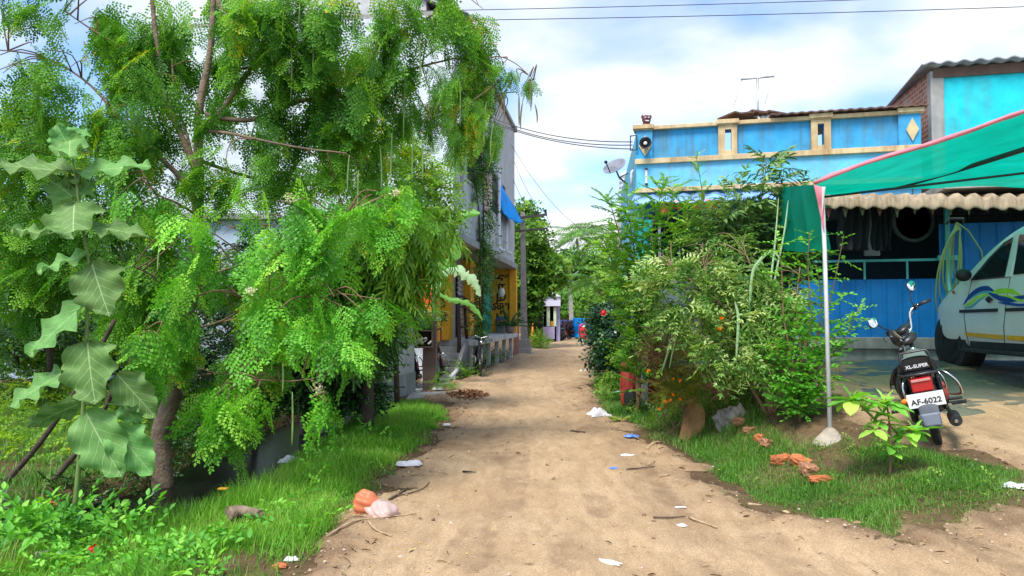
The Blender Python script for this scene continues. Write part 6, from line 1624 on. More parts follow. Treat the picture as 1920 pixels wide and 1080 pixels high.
pc = [(1250, 510, 8.5, 60, 40, .4, 60), (1320, 500, 8.4, 60, 40, .4, 64), (1400, 520, 8.3, 60, 45, .4, 76), (1300, 570, 8.3, 60, 45, .4, 60), (1370, 590, 8.2, 60, 50, .4, 80), (1440, 570, 8.2, 50, 50, .4, 70), (1480, 620, 8.2, 50, 50, .4, 54), (1400, 660, 8.0, 60, 45, .4, 70), (1330, 650, 8.1, 50, 40, .35, 46), (1480, 540, 8.3, 40, 40, .35, 34), (1260, 580, 8.5, 50, 50, .4, 40), (1210, 520, 8.8, 30, 40, .3, 24), (1215, 620, 9.2, 30, 24, .3, 16), (1350, 450, 9.0, 50, 30, .4, 34), (1290, 470, 8.8, 50, 30, .3, 30)]
lv = Leaves(); fill(lv, PIN, pc, (.24, .40), (-.3, .8), .7, shell=.3, dens=.95, clump=.07); lv.build('foliage', m_pale, ps, T_LEAF)
mb = MB(); twigs(mb, sp_pts, pc, 5, .006); tag(mb.build('twigs', m_stem, ps), kind='stuff')
# shady fill between the shrubs
bushy('filler_shrub', 'mid green leafy shrub behind the pale feathery shrub', 'shrub', gp_(1340, 740, 9.6), [[gp_(1340, 740, 9.6), P(1340, 640, 9.6), P(1350, 540, 9.6)]],
      [(1230, 560, 9.8, 60, 70, .4, 110), (1250, 660, 9.4, 60, 60, .4, 90), (1320, 620, 9.6, 80, 80, .5, 150), (1420, 620, 9.6, 80, 80, .5, 150), (1380, 720, 9.0, 80, 50, .4, 110), (1460, 720, 8.8, 50, 60, .3, 70), (1300, 450, 10.2, 50, 60, .4, 70), (1360, 500, 10, 60, 50, .4, 70)], OV, m_mid, (.2, .34), tmpl=T_LEAF, r=(.03, .012), dens=.7)
shooty('leafy_shoots', 'bright green round leaved shoots climbing beside the white canopy post', 'shrub', gp_(1500, 800, 7.7),
       [PP(l, 7.7) for l in ([(1490, 700), (1470, 600), (1465, 500), (1455, 450)], [(1500, 700), (1520, 600), (1515, 500), (1518, 435)], [(1505, 700), (1540, 620), (1562, 540), (1582, 440)], [(1505, 720), (1550, 680), (1590, 620), (1612, 575)], [(1500, 720), (1500, 640), (1490, 560)], [(1495, 730), (1470, 680), (1450, 640)], [(1505, 740), (1530, 700), (1545, 650)], [(1500, 750), (1520, 740), (1550, 720)], [(1490, 750), (1460, 730), (1440, 690)], [(1500, 720), (1530, 640), (1540, 560), (1530, 500)], [(1505, 720), (1560, 640), (1600, 590)])],
       CLM, m_lush, (.20, .34), 30, up=.2, r0=.012, c=(.2, 1))
# marigold bush with orange flowers
mg = thing('marigold_bush', 'olive brown marigold bush dotted with orange flowers beside the dirt road', 'bush', gp_(1265, 770, 9.2))
lv = Leaves(); fill(lv, FIN, [(1262, 705, 9.2, 42, 45, .35, 150), (1285, 660, 9.2, 45, 40, .35, 110), (1300, 720, 9.0, 36, 40, .3, 100), (1262, 745, 9.0, 34, 26, .3, 80), (1340, 600, 8.3, 40, 30, .25, 60), (1280, 640, 9.3, 40, 30, .3, 60)], (.16, .30), (-.8, .5), .8, shell=.2); lv.build('foliage', m_olive, mg, T_DIA)
mb = MB(); b0 = gp_(1265, 770, 9.2)
for k in range(14): branch(mb, [b0 + Vector((random.uniform(-.15, .15), 0, 0)), b0 + Vector((random.uniform(-.3, .3), random.uniform(-.1, .1), .35)), b0 + Vector((random.uniform(-.55, .5), random.uniform(-.2, .2), random.uniform(.5, .95)))], .006, .003, 5, 0, 3)
mb.build('stem', m_stem, mg)
m_mari = leafmat('marigold_petals', [(.80, .20, .005), (.9, .36, .01)], trans=.15)
for (px, py) in ((1262, 711), (1276, 714), (1262, 740), (1275, 748), (1247, 753), (1256, 750), (1237, 766), (1216, 695), (1352, 597), (1349, 616), (1506, 640)):
    c = P(px, py, 8.75 if px < 1300 else 7.75); lv = Leaves(); n = 22; d = norm(RS.normal(size=(n, 3)) * [1, .5, 1] + [0, -.6, .3])
    lv.add(np.tile(np.array(c), (n, 1)), d, RS.normal(size=(n, 3)), RS.uniform(.018, .030, n), .7); lv.build('flower', m_mari, mg, T_DIA)
# dry twig heap
dt = Leaves(); p, off = ellip(1235, 665, 9.3, 40, 34, .3, 900, .1); dt.add(p, norm(RS.normal(size=(900, 3)) + [0, 0, .4]), RS.normal(size=(900, 3)), RS.uniform(.06, .28, 900), .035)
p, off = ellip(1345, 725, 8.6, 26, 30, .25, 300, .1); dt.add(p, norm(RS.normal(size=(300, 3)) + [0, 0, .6]), RS.normal(size=(300, 3)), RS.uniform(.06, .3, 300), .03)
tag(dt.build('dry_brushwood', m_dry2), 'heap of dry brown twigs beside the marigold bush', 'brushwood', kind='stuff')
# hibiscus, dark, by the lane
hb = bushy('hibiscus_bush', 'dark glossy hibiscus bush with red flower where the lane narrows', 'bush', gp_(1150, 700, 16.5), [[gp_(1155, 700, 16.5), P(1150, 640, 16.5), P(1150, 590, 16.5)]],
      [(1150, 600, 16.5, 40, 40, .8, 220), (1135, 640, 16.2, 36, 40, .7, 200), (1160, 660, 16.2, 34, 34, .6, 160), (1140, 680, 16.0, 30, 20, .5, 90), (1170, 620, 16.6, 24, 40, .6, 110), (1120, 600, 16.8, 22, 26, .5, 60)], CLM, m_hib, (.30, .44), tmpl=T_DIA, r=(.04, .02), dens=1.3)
for (px, py) in ((1131, 586),):
    c = P(px, py, 15.5); lv = Leaves(); a = np.arange(6) * 1.05
    lv.add(np.tile(np.array(c), (6, 1)), np.stack([np.cos(a), -.5 + 0 * a, np.sin(a)], -1), np.stack([0 * a, -1 + 0 * a, 0 * a], -1), .09, .8); lv.build('flower', m_redf, hb, T_LEAF)
    mb = MB(); mb.blob(c, (.05, .06, .05), 8, 6); mb.build('flower_heart', plain('flower_pink', (.7, .03, .05)), hb)
bushy('roadside_shrub', 'mid green shrub between the hibiscus and the red iron cart', 'shrub', gp_(1190, 700, 13.5), [[gp_(1190, 700, 13.5), P(1185, 640, 13.5), P(1180, 580, 13.5)]],
      [(1190, 560, 13.4, 34, 40, .6, 120), (1205, 615, 13.0, 36, 36, .6, 140), (1180, 660, 13.4, 30, 26, .5, 90), (1150, 715, 13, 22, 18, .3, 50), (1170, 500, 14, 34, 40, .5, 80)], OV, m_mid, (.26, .4), tmpl=T_DIA)
groundplants('leafy_weed', 'low leafy weeds along the right edge of the lane', 'weeds', [((1.9, 13.5, 0), .3, 1.2, 60, .3), ((1.95, 11.5, 0), .25, .8, 40, .2), ((2.2, 16.5, 0), .3, 1.5, 70, .4), ((2.1, 10, 0), .3, .5, 30, .15)], OV, m_mid, (.2, .32), T_DIA)
lv = Leaves(); n = 14; c = gp_(1160, 795, 10.6); yw = RS.uniform(0, 6.28, n)
lv.add(np.tile(np.array(c), (n, 1)) + RS.normal(size=(n, 3)) * [.05, .05, .01] + [0, 0, .03], np.stack([np.cos(yw), np.sin(yw), .5 + 0 * yw], -1), [0, 0, 1], RS.uniform(.12, .2, n), .32)
tag(lv.build('leaf_rosette', m_pale, None, T_LEAF), 'pale grey green leaf rosette at the right road edge near the white bag', 'plant')
# sapling in the grass island
sg = thing('leafy_sapling', 'young sapling with large bright green leaves on the grass in front of the motorcycle', 'sapling', G(1668, 890))
b0 = G(1668, 892); yb = b0.y
def q_(px, py, dy=0): return P(px, py - (892 - py) * .03, yb + dy)
mb = MB(); shoots = [[b0, q_(1670, 840), q_(1662, 800), q_(1640, 790), q_(1615, 765, -.05), q_(1597, 752, -.05)], [b0, q_(1672, 840), q_(1668, 800), q_(1664, 770), q_(1660, 750)], [q_(1671, 838), q_(1690, 820), q_(1703, 812), q_(1715, 808)], [q_(1668, 800), q_(1680, 812, .05), q_(1684, 814, .05)], [q_(1664, 800), q_(1648, 806, -.1), q_(1640, 808, -.1)]]
for s_ in shoots: branch(mb, s_, .010, .005, 6)
mb.build('stem', m_stem, sg)
m_sap = leafmat('sapling_leaf', [(.05, .19, .03), (.11, .32, .04), (.22, .50, .07), (.40, .58, .10)], trans=.32, rough=.4)
lv = Leaves()
for tip, n, L_ in ((q_(1597, 752, -.05), 11, .21), (q_(1660, 757), 12, .19), (q_(1715, 810), 11, .17), (q_(1684, 815, .05), 9, .15), (q_(1655, 780), 8, .18), (q_(1676, 850), 7, .13), (q_(1640, 792), 6, .16), (q_(1640, 808, -.1), 7, .14), (q_(1672, 838), 8, .13), (q_(1620, 768), 5, .15), (q_(1700, 818), 6, .13)):
    a = np.arange(n) * 2.4; e = RS.uniform(-.35, .6, n); e[:2] = 1.25
    d = np.stack([np.cos(a) * np.cos(e), np.sin(a) * np.cos(e), np.sin(e)], -1)
    nn = np.stack([-np.cos(a) * np.sin(e), -np.sin(a) * np.sin(e), np.cos(e)], -1) + RS.normal(size=(n, 3)) * .15
    Ls = L_ * 1.12 * RS.uniform(.7, 1.1, n); Ls[:2] *= .55
    lv.add(np.tile(np.array(tip), (n, 1)), d, nn, Ls, .50, RS.uniform(.2, 1, n))
lv.build('leaves', m_sap, sg, T_LONG)
# tall pale reed-like blades
rd = thing('tall_reed', 'tall pale green reed with one arching broad blade rising from the pale shrub', 'reed', gp_(1425, 780, 8.6))
for q, w in (([(1420, 700, 8.4), (1440, 560, 8.5), (1452, 470, 8.6), (1460, 370, 8.7)], .012), ([(1425, 700, 8.4), (1450, 540, 8.6), (1470, 440, 8.7), (1478, 375, 8.8)], .011), ([(1405, 620, 8), (1410, 520, 8), (1425, 488, 7.95), (1450, 470, 7.9), (1470, 500, 7.9)], .017), ([(1380, 680, 8), (1385, 600, 8), (1378, 565, 8)], .016), ([(1255, 690, 8.9), (1272, 620, 8.8), (1300, 595, 8.7), (1330, 592, 8.7)], .012), ([(1240, 700, 9), (1255, 650, 8.9), (1262, 610, 8.9)], .014)):
    strap_leaf(dense(PP(q, 8.4)), w, m_banp, rd, 'leaf', .05)

# ---------------------------------------------------------------- trees beyond
far_s = lambda px, Y: P(px, 640, Y)
def fartree(label, base_px, Y, clusters, mat=m_far, sc=(.7, 1.1), group='trees at the end of the lane', dens=1.0, fr=FAR, name='shade_tree', tm=T_DIA, r=(.2, .08)):
    b_ = P(base_px, 640, Y); b_.z = -.05
    tops = P(clusters[0][0], clusters[0][1], Y)
    return bushy(name, label, 'tree', b_, [[b_, (b_ * .5 + tops * .5) + Vector((.2, 0, 0)), tops]], clusters, fr, mat, sc, tmpl=tm, group=group, r=r, ntw=2, dens=dens, twr=.02)
fartree('big dark leafy tree rising behind the first electricity pole', 985, 37, [(995, 450, 36, 36, 50, 1.4, 260, (.2, .8)), (1008, 505, 36, 42, 40, 1.4, 380, (.1, .8)), (985, 560, 36, 24, 44, 1.0, 200, (0, .6)), (1035, 510, 36, 26, 40, 1.2, 170, (.3, 1)), (970, 420, 37, 20, 40, 1.2, 120, (.2, .8)), (1012, 545, 35.5, 22, 14, .8, 70, (0, .7)), (990, 595, 35.5, 12, 14, .6, 30, (0, .5)), (985, 395, 37, 26, 22, 1, 60)], m_mid, (.45, .75), dens=1.3)
fartree('pale green spreading tree beyond the far electricity pole', 1080, 68, [(1060, 500, 68, 40, 34, 3, 200), (1110, 500, 68, 50, 36, 3, 240), (1050, 560, 66, 40, 40, 3, 180), (1100, 560, 66, 50, 40, 3, 220, (.4, 1)), (1150, 540, 66, 50, 50, 3, 230), (1080, 600, 64, 60, 26, 2, 180, (.2, .8)), (1160, 590, 64, 40, 36, 2, 150, (0, .6))], m_far, (1.1, 1.7), dens=1.2)
fartree('dark tree closing the view above the blue tarpaulin', 1110, 63, [(1115, 560, 63, 40, 34, 2, 150, (.2, .8)), (1095, 585, 62, 40, 24, 2, 130, (.1, .7)), (1140, 590, 61, 30, 30, 2, 120, (.1, .7))], m_mid, (.9, 1.3))
fartree('yellow green leafy tree beside the left wall of the blue house', 1165, 26, [(1165, 490, 26, 24, 36, .8, 90, (.4, 1)), (1178, 450, 25, 16, 30, .7, 50, (.4, 1)), (1165, 550, 25, 28, 36, .9, 120, (.3, .9)), (1142, 520, 28, 18, 26, .8, 50, (.4, 1)), (1140, 580, 26, 30, 30, 1, 120, (0, .6)), (1190, 600, 22, 24, 40, .7, 120, (0, .6))], m_mid, (.4, .7), dens=1.2)
# coconut palms
def palm(label, px, py, Y, n, Lf, group='coconut palms beyond the lane', mat=None, lean=0):
    c = P(px, py, Y); b_ = Vector((c.x + lean, Y, -.1))
    t = thing('coconut_palm', label, 'palm tree', b_, group)
    mb_ = MB(); branch(mb_, [b_, b_ * .5 + c * .5 + Vector((.25, 0, 0)), c], .20, .13, 10); mb_.build('trunk', m_bark, t)
    for k in range(n):
        a = 2 * PI * k / n + random.uniform(-.2, .2); e = random.uniform(-.1, 1.1)
        L_ = Lf * random.uniform(.8, 1.1); pts_ = []
        for j in range(9):
            s_ = j / 8; pts_.append(c + Vector((math.cos(a) * math.cos(e * (1 - s_)) * L_ * s_, math.sin(a) * math.cos(e * (1 - s_)) * L_ * s_, L_ * (math.sin(e) * s_ - .62 * s_ * s_))))
        ps_, ds_, ns_ = [], [], []
        for j in range(34):
            s_ = .12 + .88 * j / 33; f = s_ * 8; i = min(7, int(f)); p = pts_[i].lerp(pts_[i + 1], f - i); d = (pts_[i + 1] - pts_[i]).normalized(); sd = d.cross(Vector((0, 0, 1))).normalized()
            for q in (-1, 1): ps_.append(p); ds_.append(sd * q + d * .7 + Vector((0, 0, -.45 - .3 * random.random()))); ns_.append((0, 0, 1))
        lv_ = Leaves(); s3 = np.linspace(.12, 1, 34).repeat(2)
        lv_.add(A_(ps_), A_(ds_), A_(ns_), Lf * .27 * np.sin(PI * np.clip(s3 * .9 + .08, 0, 1)) ** .6, .09, RS.rand(68) * .6 + .2)
        for j in range(8): lv_.add(A_([pts_[j]]), A_([pts_[j + 1] - pts_[j]]), A_([(0, 0, 1)]), (pts_[j + 1] - pts_[j]).length, .05)
        lv_.build('frond', mat or m_far, t, T_DIA)
palm('small distant coconut palm seen between the pole and the tarpaulin sky gap', 1082, 447, 72, 16, 3.6)
palm('coconut palm with wide pale fronds just left of the blue house', 1138, 438, 42, 17, 3.2)
palm('coconut palm with drooping brownish fronds over the lane end', 1122, 530, 48, 16, 3.2)
# brushwood heap, distant
lv = Leaves(); p, off = ellip(1063, 618, 50, 15, 18, .8, 900, .1); lv.add(p, norm(RS.normal(size=(900, 3))), RS.normal(size=(900, 3)), RS.uniform(.2, .7, 900), .10)
m_brush = leafmat('brush_dark', [(.02, .01, .012), (.06, .03, .035), (.11, .06, .06)], trans=0)
tag(lv.build('brushwood_heap', m_brush), 'dark purplish heap of brushwood against the far electricity pole', 'brushwood', kind='stuff')
# distant treeline
lv = Leaves()
for k in range(46):
    az = -60 + k * 3.0 + random.uniform(-1, 1); Y = random.uniform(95, 130)
    X = math.tan(R(az)) * Y
    n = 46; v = norm(RS.normal(size=(n, 3))); c = np.array([X, Y, 2.5]); pos = c + v * RS.uniform(.4, 1, n)[:, None] * [9, 6, random.uniform(4, 6.5)]
    M = rotframe(RS.uniform(0, 6.28, n), RS.uniform(-.5, .8, n), RS.normal(size=n)); inst(lv, FAR[0], pos, M, RS.uniform(2.4, 4, n))
tag(lv.build('treeline', m_far, None, T_DIA), kind='stuff')

groundplants('leafy_weed', 'small rounded weeds and clover scattered in the grass island', 'weeds', [((2.6, 5.9, 0), .7, .6, 60, .02), ((3.4, 5.9, 0), .5, .4, 46, .02), ((2.2, 7.4, 0), .35, .9, 50, .03), ((3.0, 6.8, 0), .5, .3, 40, .03)], CLM, m_mid, (.06, .13), T_DIA, c=(.2, 1))
groundplants('leafy_weed', 'low mixed clover like weeds along the road side of the left verge', 'weeds', [((-1.4, 5.4, 0), .2, .9, 50, .02), ((-1.35, 7.6, 0), .2, 1.2, 60, .02), ((-1.3, 10, 0), .2, 1.4, 60, .03)], CLM, m_lush, (.06, .14), T_DIA, c=(.1, .9))
# ================================================================ VAN
m_van = plain('van_paint', (.80, .82, .80), rough=.3, coat=.5, var=.04, scale=2, dirt=(.70, .71, .68))
m_glass = plain('dark_glass', (.012, .018, .020), rough=.05, spec=.8, var=.1)
m_blk = plain('black_plastic', (.018, .018, .019), rough=.55, var=.3)
m_tyre = plain('tyre_rubber', (.020, .020, .020), rough=.85, bump=.3, var=.3)
m_chr = plain('chrome', (.62, .62, .62), rough=.16, metal=1, var=.08)
m_rim = plain('rim_dark', (.05, .05, .052), rough=.4, metal=.6)
van = thing('parked_van', 'white people carrier with blue and lime wave stickers parked under the green canopy', 'van', (6.106, 10.4, .826), rot=(0, 0, R(87)))
XS = [.66, .60, .50, .37, .13, -.1, -.35, -.6, -.9, -1.2, -1.5, -2.0, -2.8, -3.3, -3.6, -3.72]
ZR = [.60, .73, .82, .89, 1.0, 1.11, 1.25, 1.47, 1.67, 1.80, 1.87, 1.92, 1.92, 1.86, 1.66, 1.2]
IN = [.42, .28, .14, .05, .0, .0, .0, .0, .0, .0, .0, .0, .0, .03, .08, .14]
def sect(i):
    x, zr, yi = XS[i], ZR[i], IN[i]
    cabin = zr > 1.3
    zb = 1.17 if cabin else zr - .05
    zl = .26 if i > 2 else .30
    pts = [(.10, zl - .04), (.03, zl + .06), (.004, min(.55, zr - .1)), (0, min(.80, zr - .08)), (.018, min(1.0, zr - .06)), (.04, zb)]
    if cabin: k = min(1, (zr - 1.17) / .6); pts += [(.04 + .12 * k, zb + (zr - zb) * .86), (.10 + .13 * k, zr - .04), (.42, zr), (.85, zr + .015)]
    else: pts += [(.07, zr - .025), (.15, zr - .01), (.42, zr + .02), (.85, zr + .03)]
    left = [Vector((x, -(yi + a * (1 if yi < .3 else .6)) if a < .85 else -.85, z)) for a, z in pts]
    right = [Vector((x, -1.7 - p.y, p.z)) for p in left[:-1]][::-1]
    return left + right
m = MB(); secs = [sect(i) for i in range(len(XS))]; n = len(secs[0])
vs = [p for s_ in secs for p in s_]
fs = [(i * n + k, (i + 1) * n + k, (i + 1) * n + k + 1, i * n + k + 1) for i in range(len(XS) - 1) for k in range(n - 1)]
fs += [(i * n + n - 1, (i + 1) * n + n - 1, (i + 1) * n, i * n) for i in range(len(XS) - 1)]
fs += [tuple(range(n)), tuple(range((len(XS) - 1) * n, len(XS) * n))[::-1]]
m.add(vs, fs, 0, True)
body = m.build('body', m_van, van, weld=True)
sb = body.modifiers.new('sub', 'SUBSURF'); sb.levels = 2; sb.render_levels = 2
# creases along sills keep the shape; cut wheel arches from the smooth body
bpy.context.view_layer.update()
me = bpy.data.meshes.new_from_object(body.evaluated_get(bpy.context.evaluated_depsgraph_get())); body.modifiers.clear(); body.data = me
for wx in (0, -2.72):
    for wy in (.0, -1.7):
        m = MB(); m.lathe((wx, wy, .34), [(.41, -.30), (.41, .30)], 40, axis='Y'); boolean_cut(body, m.mesh('cut'))
for p_ in body.data.polygons: p_.use_smooth = True
for wx in (0, -2.72):
    for wy, sg in ((0, -1), (-1.7, 1)):
        m = MB(); m.lathe((wx, wy + sg * .17, .34), [(.405, -.14), (.405, .15), (0.01, .15)] if sg > 0 else [(.01, -.15), (.405, -.15), (.405, .14)], 36, axis='Y')
        m.build('wheel_well', m_blk, van)
m = MB(); m.box((-1.4, -.85, .30), (3.6, 1.35, .12)); m.build('underbody', m_blk, van)
def wheel(wx, wy, sg):
    m_ = MB(); m_.lathe((wx, wy, .33), [(.20, -.09), (.30, -.10), (.325, -.07), (.33, 0), (.325, .07), (.30, .10), (.20, .09)], 40, axis='Y')
    w = m_.build('wheel', m_tyre, van)
    m_ = MB(); m_.lathe((wx, wy, .33), [(.205, -.085), (.19, -.07), (.05, -.03), (.05, .03), (.19, .07), (.205, .085)], 30, axis='Y')
    for k in range(7):
        a = k * 2 * PI / 7; m_.beam((wx + .04 * math.cos(a), wy + sg * .07, .33 + .04 * math.sin(a)), (wx + .19 * math.cos(a), wy + sg * .08, .33 + .19 * math.sin(a)), .035, .02, up=(0, 1, 0))
    m_.lathe((wx, wy + sg * .07, .33), [(.04, -.02), (.035, .02)], 16, axis='Y'); m_.build('rim', m_rim, w)
for wx in (0, -2.72): wheel(wx, -.12, 1); wheel(wx, -1.58, -1)
def yside(x, z):
    zr = float(np.interp(-x, [-v for v in XS], ZR)); k = min(1, max(0, (zr - 1.17) / .6)); zt = 1.17 + (zr - 1.17) * .86
    if z <= 1.17: return -float(np.interp(z, [.3, .55, .8, 1.0, 1.17], [.02, .004, .0, .018, .04]))
    return -(.04 + .12 * k * (z - 1.17) / max(.05, zt - 1.17))
def panel(name, poly, mat, th=.006, par=van, side=1, off=.0):
    """thin plate lying on the van's side, polygon in (x, z)"""
    m_ = MB(); q = [Vector((x, (yside(x, z) + off) if side > 0 else -1.7 - yside(x, z) - off, z)) for x, z in poly]
    m_.prism(q, (0, th * side, 0)); return m_.build(name, mat, par)
for sd in (1, -1):
    panel('window_surround', [(-.54, 1.165), (-.86, 1.44), (-1.12, 1.615), (-1.40, 1.69), (-1.40, 1.165)], m_blk, .006, van, sd)
    w = panel('window', [(-.66, 1.19), (-.92, 1.43), (-1.15, 1.585), (-1.31, 1.63), (-1.27, 1.19)], m_glass, .010, van, sd)
    panel('door_pillar', [(-1.31, 1.17), (-1.33, 1.70), (-1.42, 1.72), (-1.42, 1.17)], m_van, .012, van, sd)
    panel('window', [(-1.46, 1.19), (-1.45, 1.67), (-2.25, 1.70), (-2.32, 1.20)], m_glass, .010, van, sd)
    panel('window', [(-2.42, 1.21), (-2.36, 1.70), (-3.1, 1.66), (-3.3, 1.25)], m_glass, .010, van, sd)
    panel('side_trim', [(-.35, .735), (-.35, .775), (-1.20, .785), (-1.20, .745)], m_blk, .016, van, sd)
    panel('side_trim', [(-1.36, .745), (-1.36, .785), (-2.35, .795), (-2.35, .755)], m_blk, .016, van, sd)
    m_ys = plain('yellow_stripe', (.85, .42, .01), rough=.4)
    panel('yellow_stripe', [(-.46, .425), (-.42, .475), (-1.27, .455), (-1.27, .40)], m_ys, .004, van, sd)
    panel('yellow_stripe', [(-1.34, .40), (-1.34, .455), (-2.3, .44), (-2.3, .385)], m_ys, .004, van, sd)
    # wave stickers
    def ribbon(name, pts, ws, mat, th):
        pts = dense([Vector((a, 0, b_)) for a, b_ in pts], 5); nn = len(pts); up, dn = [], []
        for i, p in enumerate(pts):
            t = i / (nn - 1); w = float(np.interp(t, np.linspace(0, 1, len(ws)), ws)); d = (pts[min(i + 1, nn - 1)] - pts[max(i - 1, 0)]).normalized(); nv = Vector((-d.z, 0, d.x))
            up.append(p + nv * w); dn.append(p - nv * w)
        m_ = MB()
        for i in range(nn - 1):
            q = [up[i], up[i + 1], dn[i + 1], dn[i]]
            q = [Vector((a.x, (yside(a.x, a.z)) if sd > 0 else -1.7 - yside(a.x, a.z), a.z)) for a in q]
            m_.prism(q, (0, th * sd, 0))
        return m_.build(name, mat, van)
    mB_, mLm, mTl = plain('sticker_blue', (.01, .06, .30), rough=.35), plain('sticker_lime', (.42, .72, .03), rough=.35), plain('sticker_teal', (.03, .45, .55), rough=.35)
    ribbon('sticker_blue', [(-.42, .84), (-.56, .95), (-.75, 1.03), (-.95, 1.045), (-1.12, .99)], [.004, .03, .035, .03, .004], mB_, .0030)
    ribbon('sticker_teal', [(-.55, .90), (-.72, .97), (-.92, 1.0), (-1.1, .965), (-1.25, .93)], [.003, .010, .012, .01, .003], mTl, .0042)
    ribbon('sticker_lime', [(-.43, .81), (-.60, .87), (-.78, .94), (-1.0, .965), (-1.2, 1.0), (-1.45, .99), (-1.65, .93)], [.003, .026, .02, .012, .03, .03, .004], mLm, .0036)
    ribbon('sticker_teal', [(-.46, .80), (-.62, .82), (-.80, .90), (-.92, .94)], [.003, .014, .012, .003], mTl, .0048)
    ribbon('sticker_blue', [(-.98, .985), (-1.15, .935), (-1.35, .89), (-1.6, .90), (-1.9, .95)], [.004, .03, .035, .03, .004], mB_, .0054)
    ribbon('sticker_lime', [(-1.2, .95), (-1.4, .93), (-1.6, .88), (-1.8, .87)], [.003, .012, .014, .003], mLm, .006)
    ribbon('sticker_blue', [(-1.2, .86), (-1.4, .84), (-1.7, .82), (-2.0, .86)], [.003, .016, .016, .003], mB_, .0066)
    for x in (-1.05, -2.15):
        m = MB(); yy = .02 if sd > 0 else -1.72
        m.box((x, yy, .90), (.13, .022, .03)); m.lathe((x + .02, yy - .01 * sd, .90), [(.042, -.006), (.042, .010)], 16, axis='Y'); m.build('door_handle', m_blk, van, bevel=.004)
    # door seams
    for pl in ([(-1.415, 1.70), (-1.40, 1.17), (-1.36, .8), (-1.30, .55), (-1.29, .33)], [(-.58, 1.16), (-.52, .95), (-.44, .7), (-.46, .5), (-.50, .33)], [(-2.38, 1.7), (-2.38, 1.17), (-2.36, .8), (-2.30, .6)]):
        m = MB(); m.tube([Vector((a, (yside(a, b_) + .001) if sd > 0 else -1.701 - yside(a, b_), b_)) for a, b_ in pl], .004, 5); m.build('door_seam', m_blk, van)
    m = MB(); yy = .13 if sd > 0 else -1.83
    yy = yy - .05 if sd > 0 else yy + .05; m.blob((-.60, yy, 1.235), (.07, .10, .085), 16, 10); m.beam((-.63, yy * .3 if sd > 0 else -1.72, 1.20), (-.62, yy, 1.21), .05, .04); mr = m.build('wing_mirror', m_blk, van)
    m = MB(); m.lathe((-.20, .006 if sd > 0 else -1.706, 1.02), [(.026, -.004), (.022, .006)], 12, axis='Y'); m.build('side_indicator', plain('amber_dark', (.35, .06, .01), rough=.3), van)
    m = MB(); m.box((-1.5, .01 if sd > 0 else -1.71, .24), (2.05, .16, .05)); m.box((-1.5, -.06 if sd > 0 else -1.64, .31), (2.0, .06, .11)); m.build('running_board', m_blk, van, bevel=.012)
    m = MB(); yy = -.28 if sd > 0 else -1.42
    m.blob((.44, yy, .72), (.11, .17, .085), 16, 10); m.build('headlight', plain('lamp_glass', (.6, .62, .63), rough=.1), van)
    m = MB(); m.box((-3.66, -.16 if sd > 0 else -1.54, 1.0), (.06, .14, .42)); m.build('tail_light', plain('tail_red', (.5, .02, .02), rough=.2), van, bevel=.015)
m = MB(); m.grid(lambda u, v: (-.36 - .86 * v, -.20 - .06 * v - (1.3 - .12 * v) * u, 1.235 + .49 * v + .03 * math.sin(PI * u)), 10, 6, thick=(.0, 0, .01)); m.build('windscreen', m_glass, van)
m = MB(); m.box((.62, -.85, .62), (.06, .9, .12)); m.box((.66, -.85, .42), (.05, .8, .10)); m.build('grille', m_blk, van, bevel=.01)
m = MB(); m.box((-3.70, -.85, 1.42), (.04, 1.2, .42)); m.build('rear_window', m_glass, van, bevel=.01)
# roof carrier
rk = MB()
for y in (-.30, -1.40):
    rk.beam((-1.45, y, 1.97), (-3.2, y, 1.97), .05, .05)
    for x in (-1.55, -2.3, -3.1): rk.beam((x, y, 1.84), (x, y, 1.97), .05, .06)
for x in (-1.55, -2.0, -2.5, -3.0): rk.beam((x, -.25, 2.0), (x, -1.45, 2.0), .04, .04)
rk.build('roof_rack', m_blk, van, bevel=.008)
m = MB()
for k in range(5): m.tube([(-1.42 - .02 * k, -.42 - .16 * k, 2.04), (-3.1, -.42 - .16 * k, 2.05)], .035, 8)
m.build('rolled_load', plain('load_teal', (.04, .12, .12), rough=.7, var=.5), van)

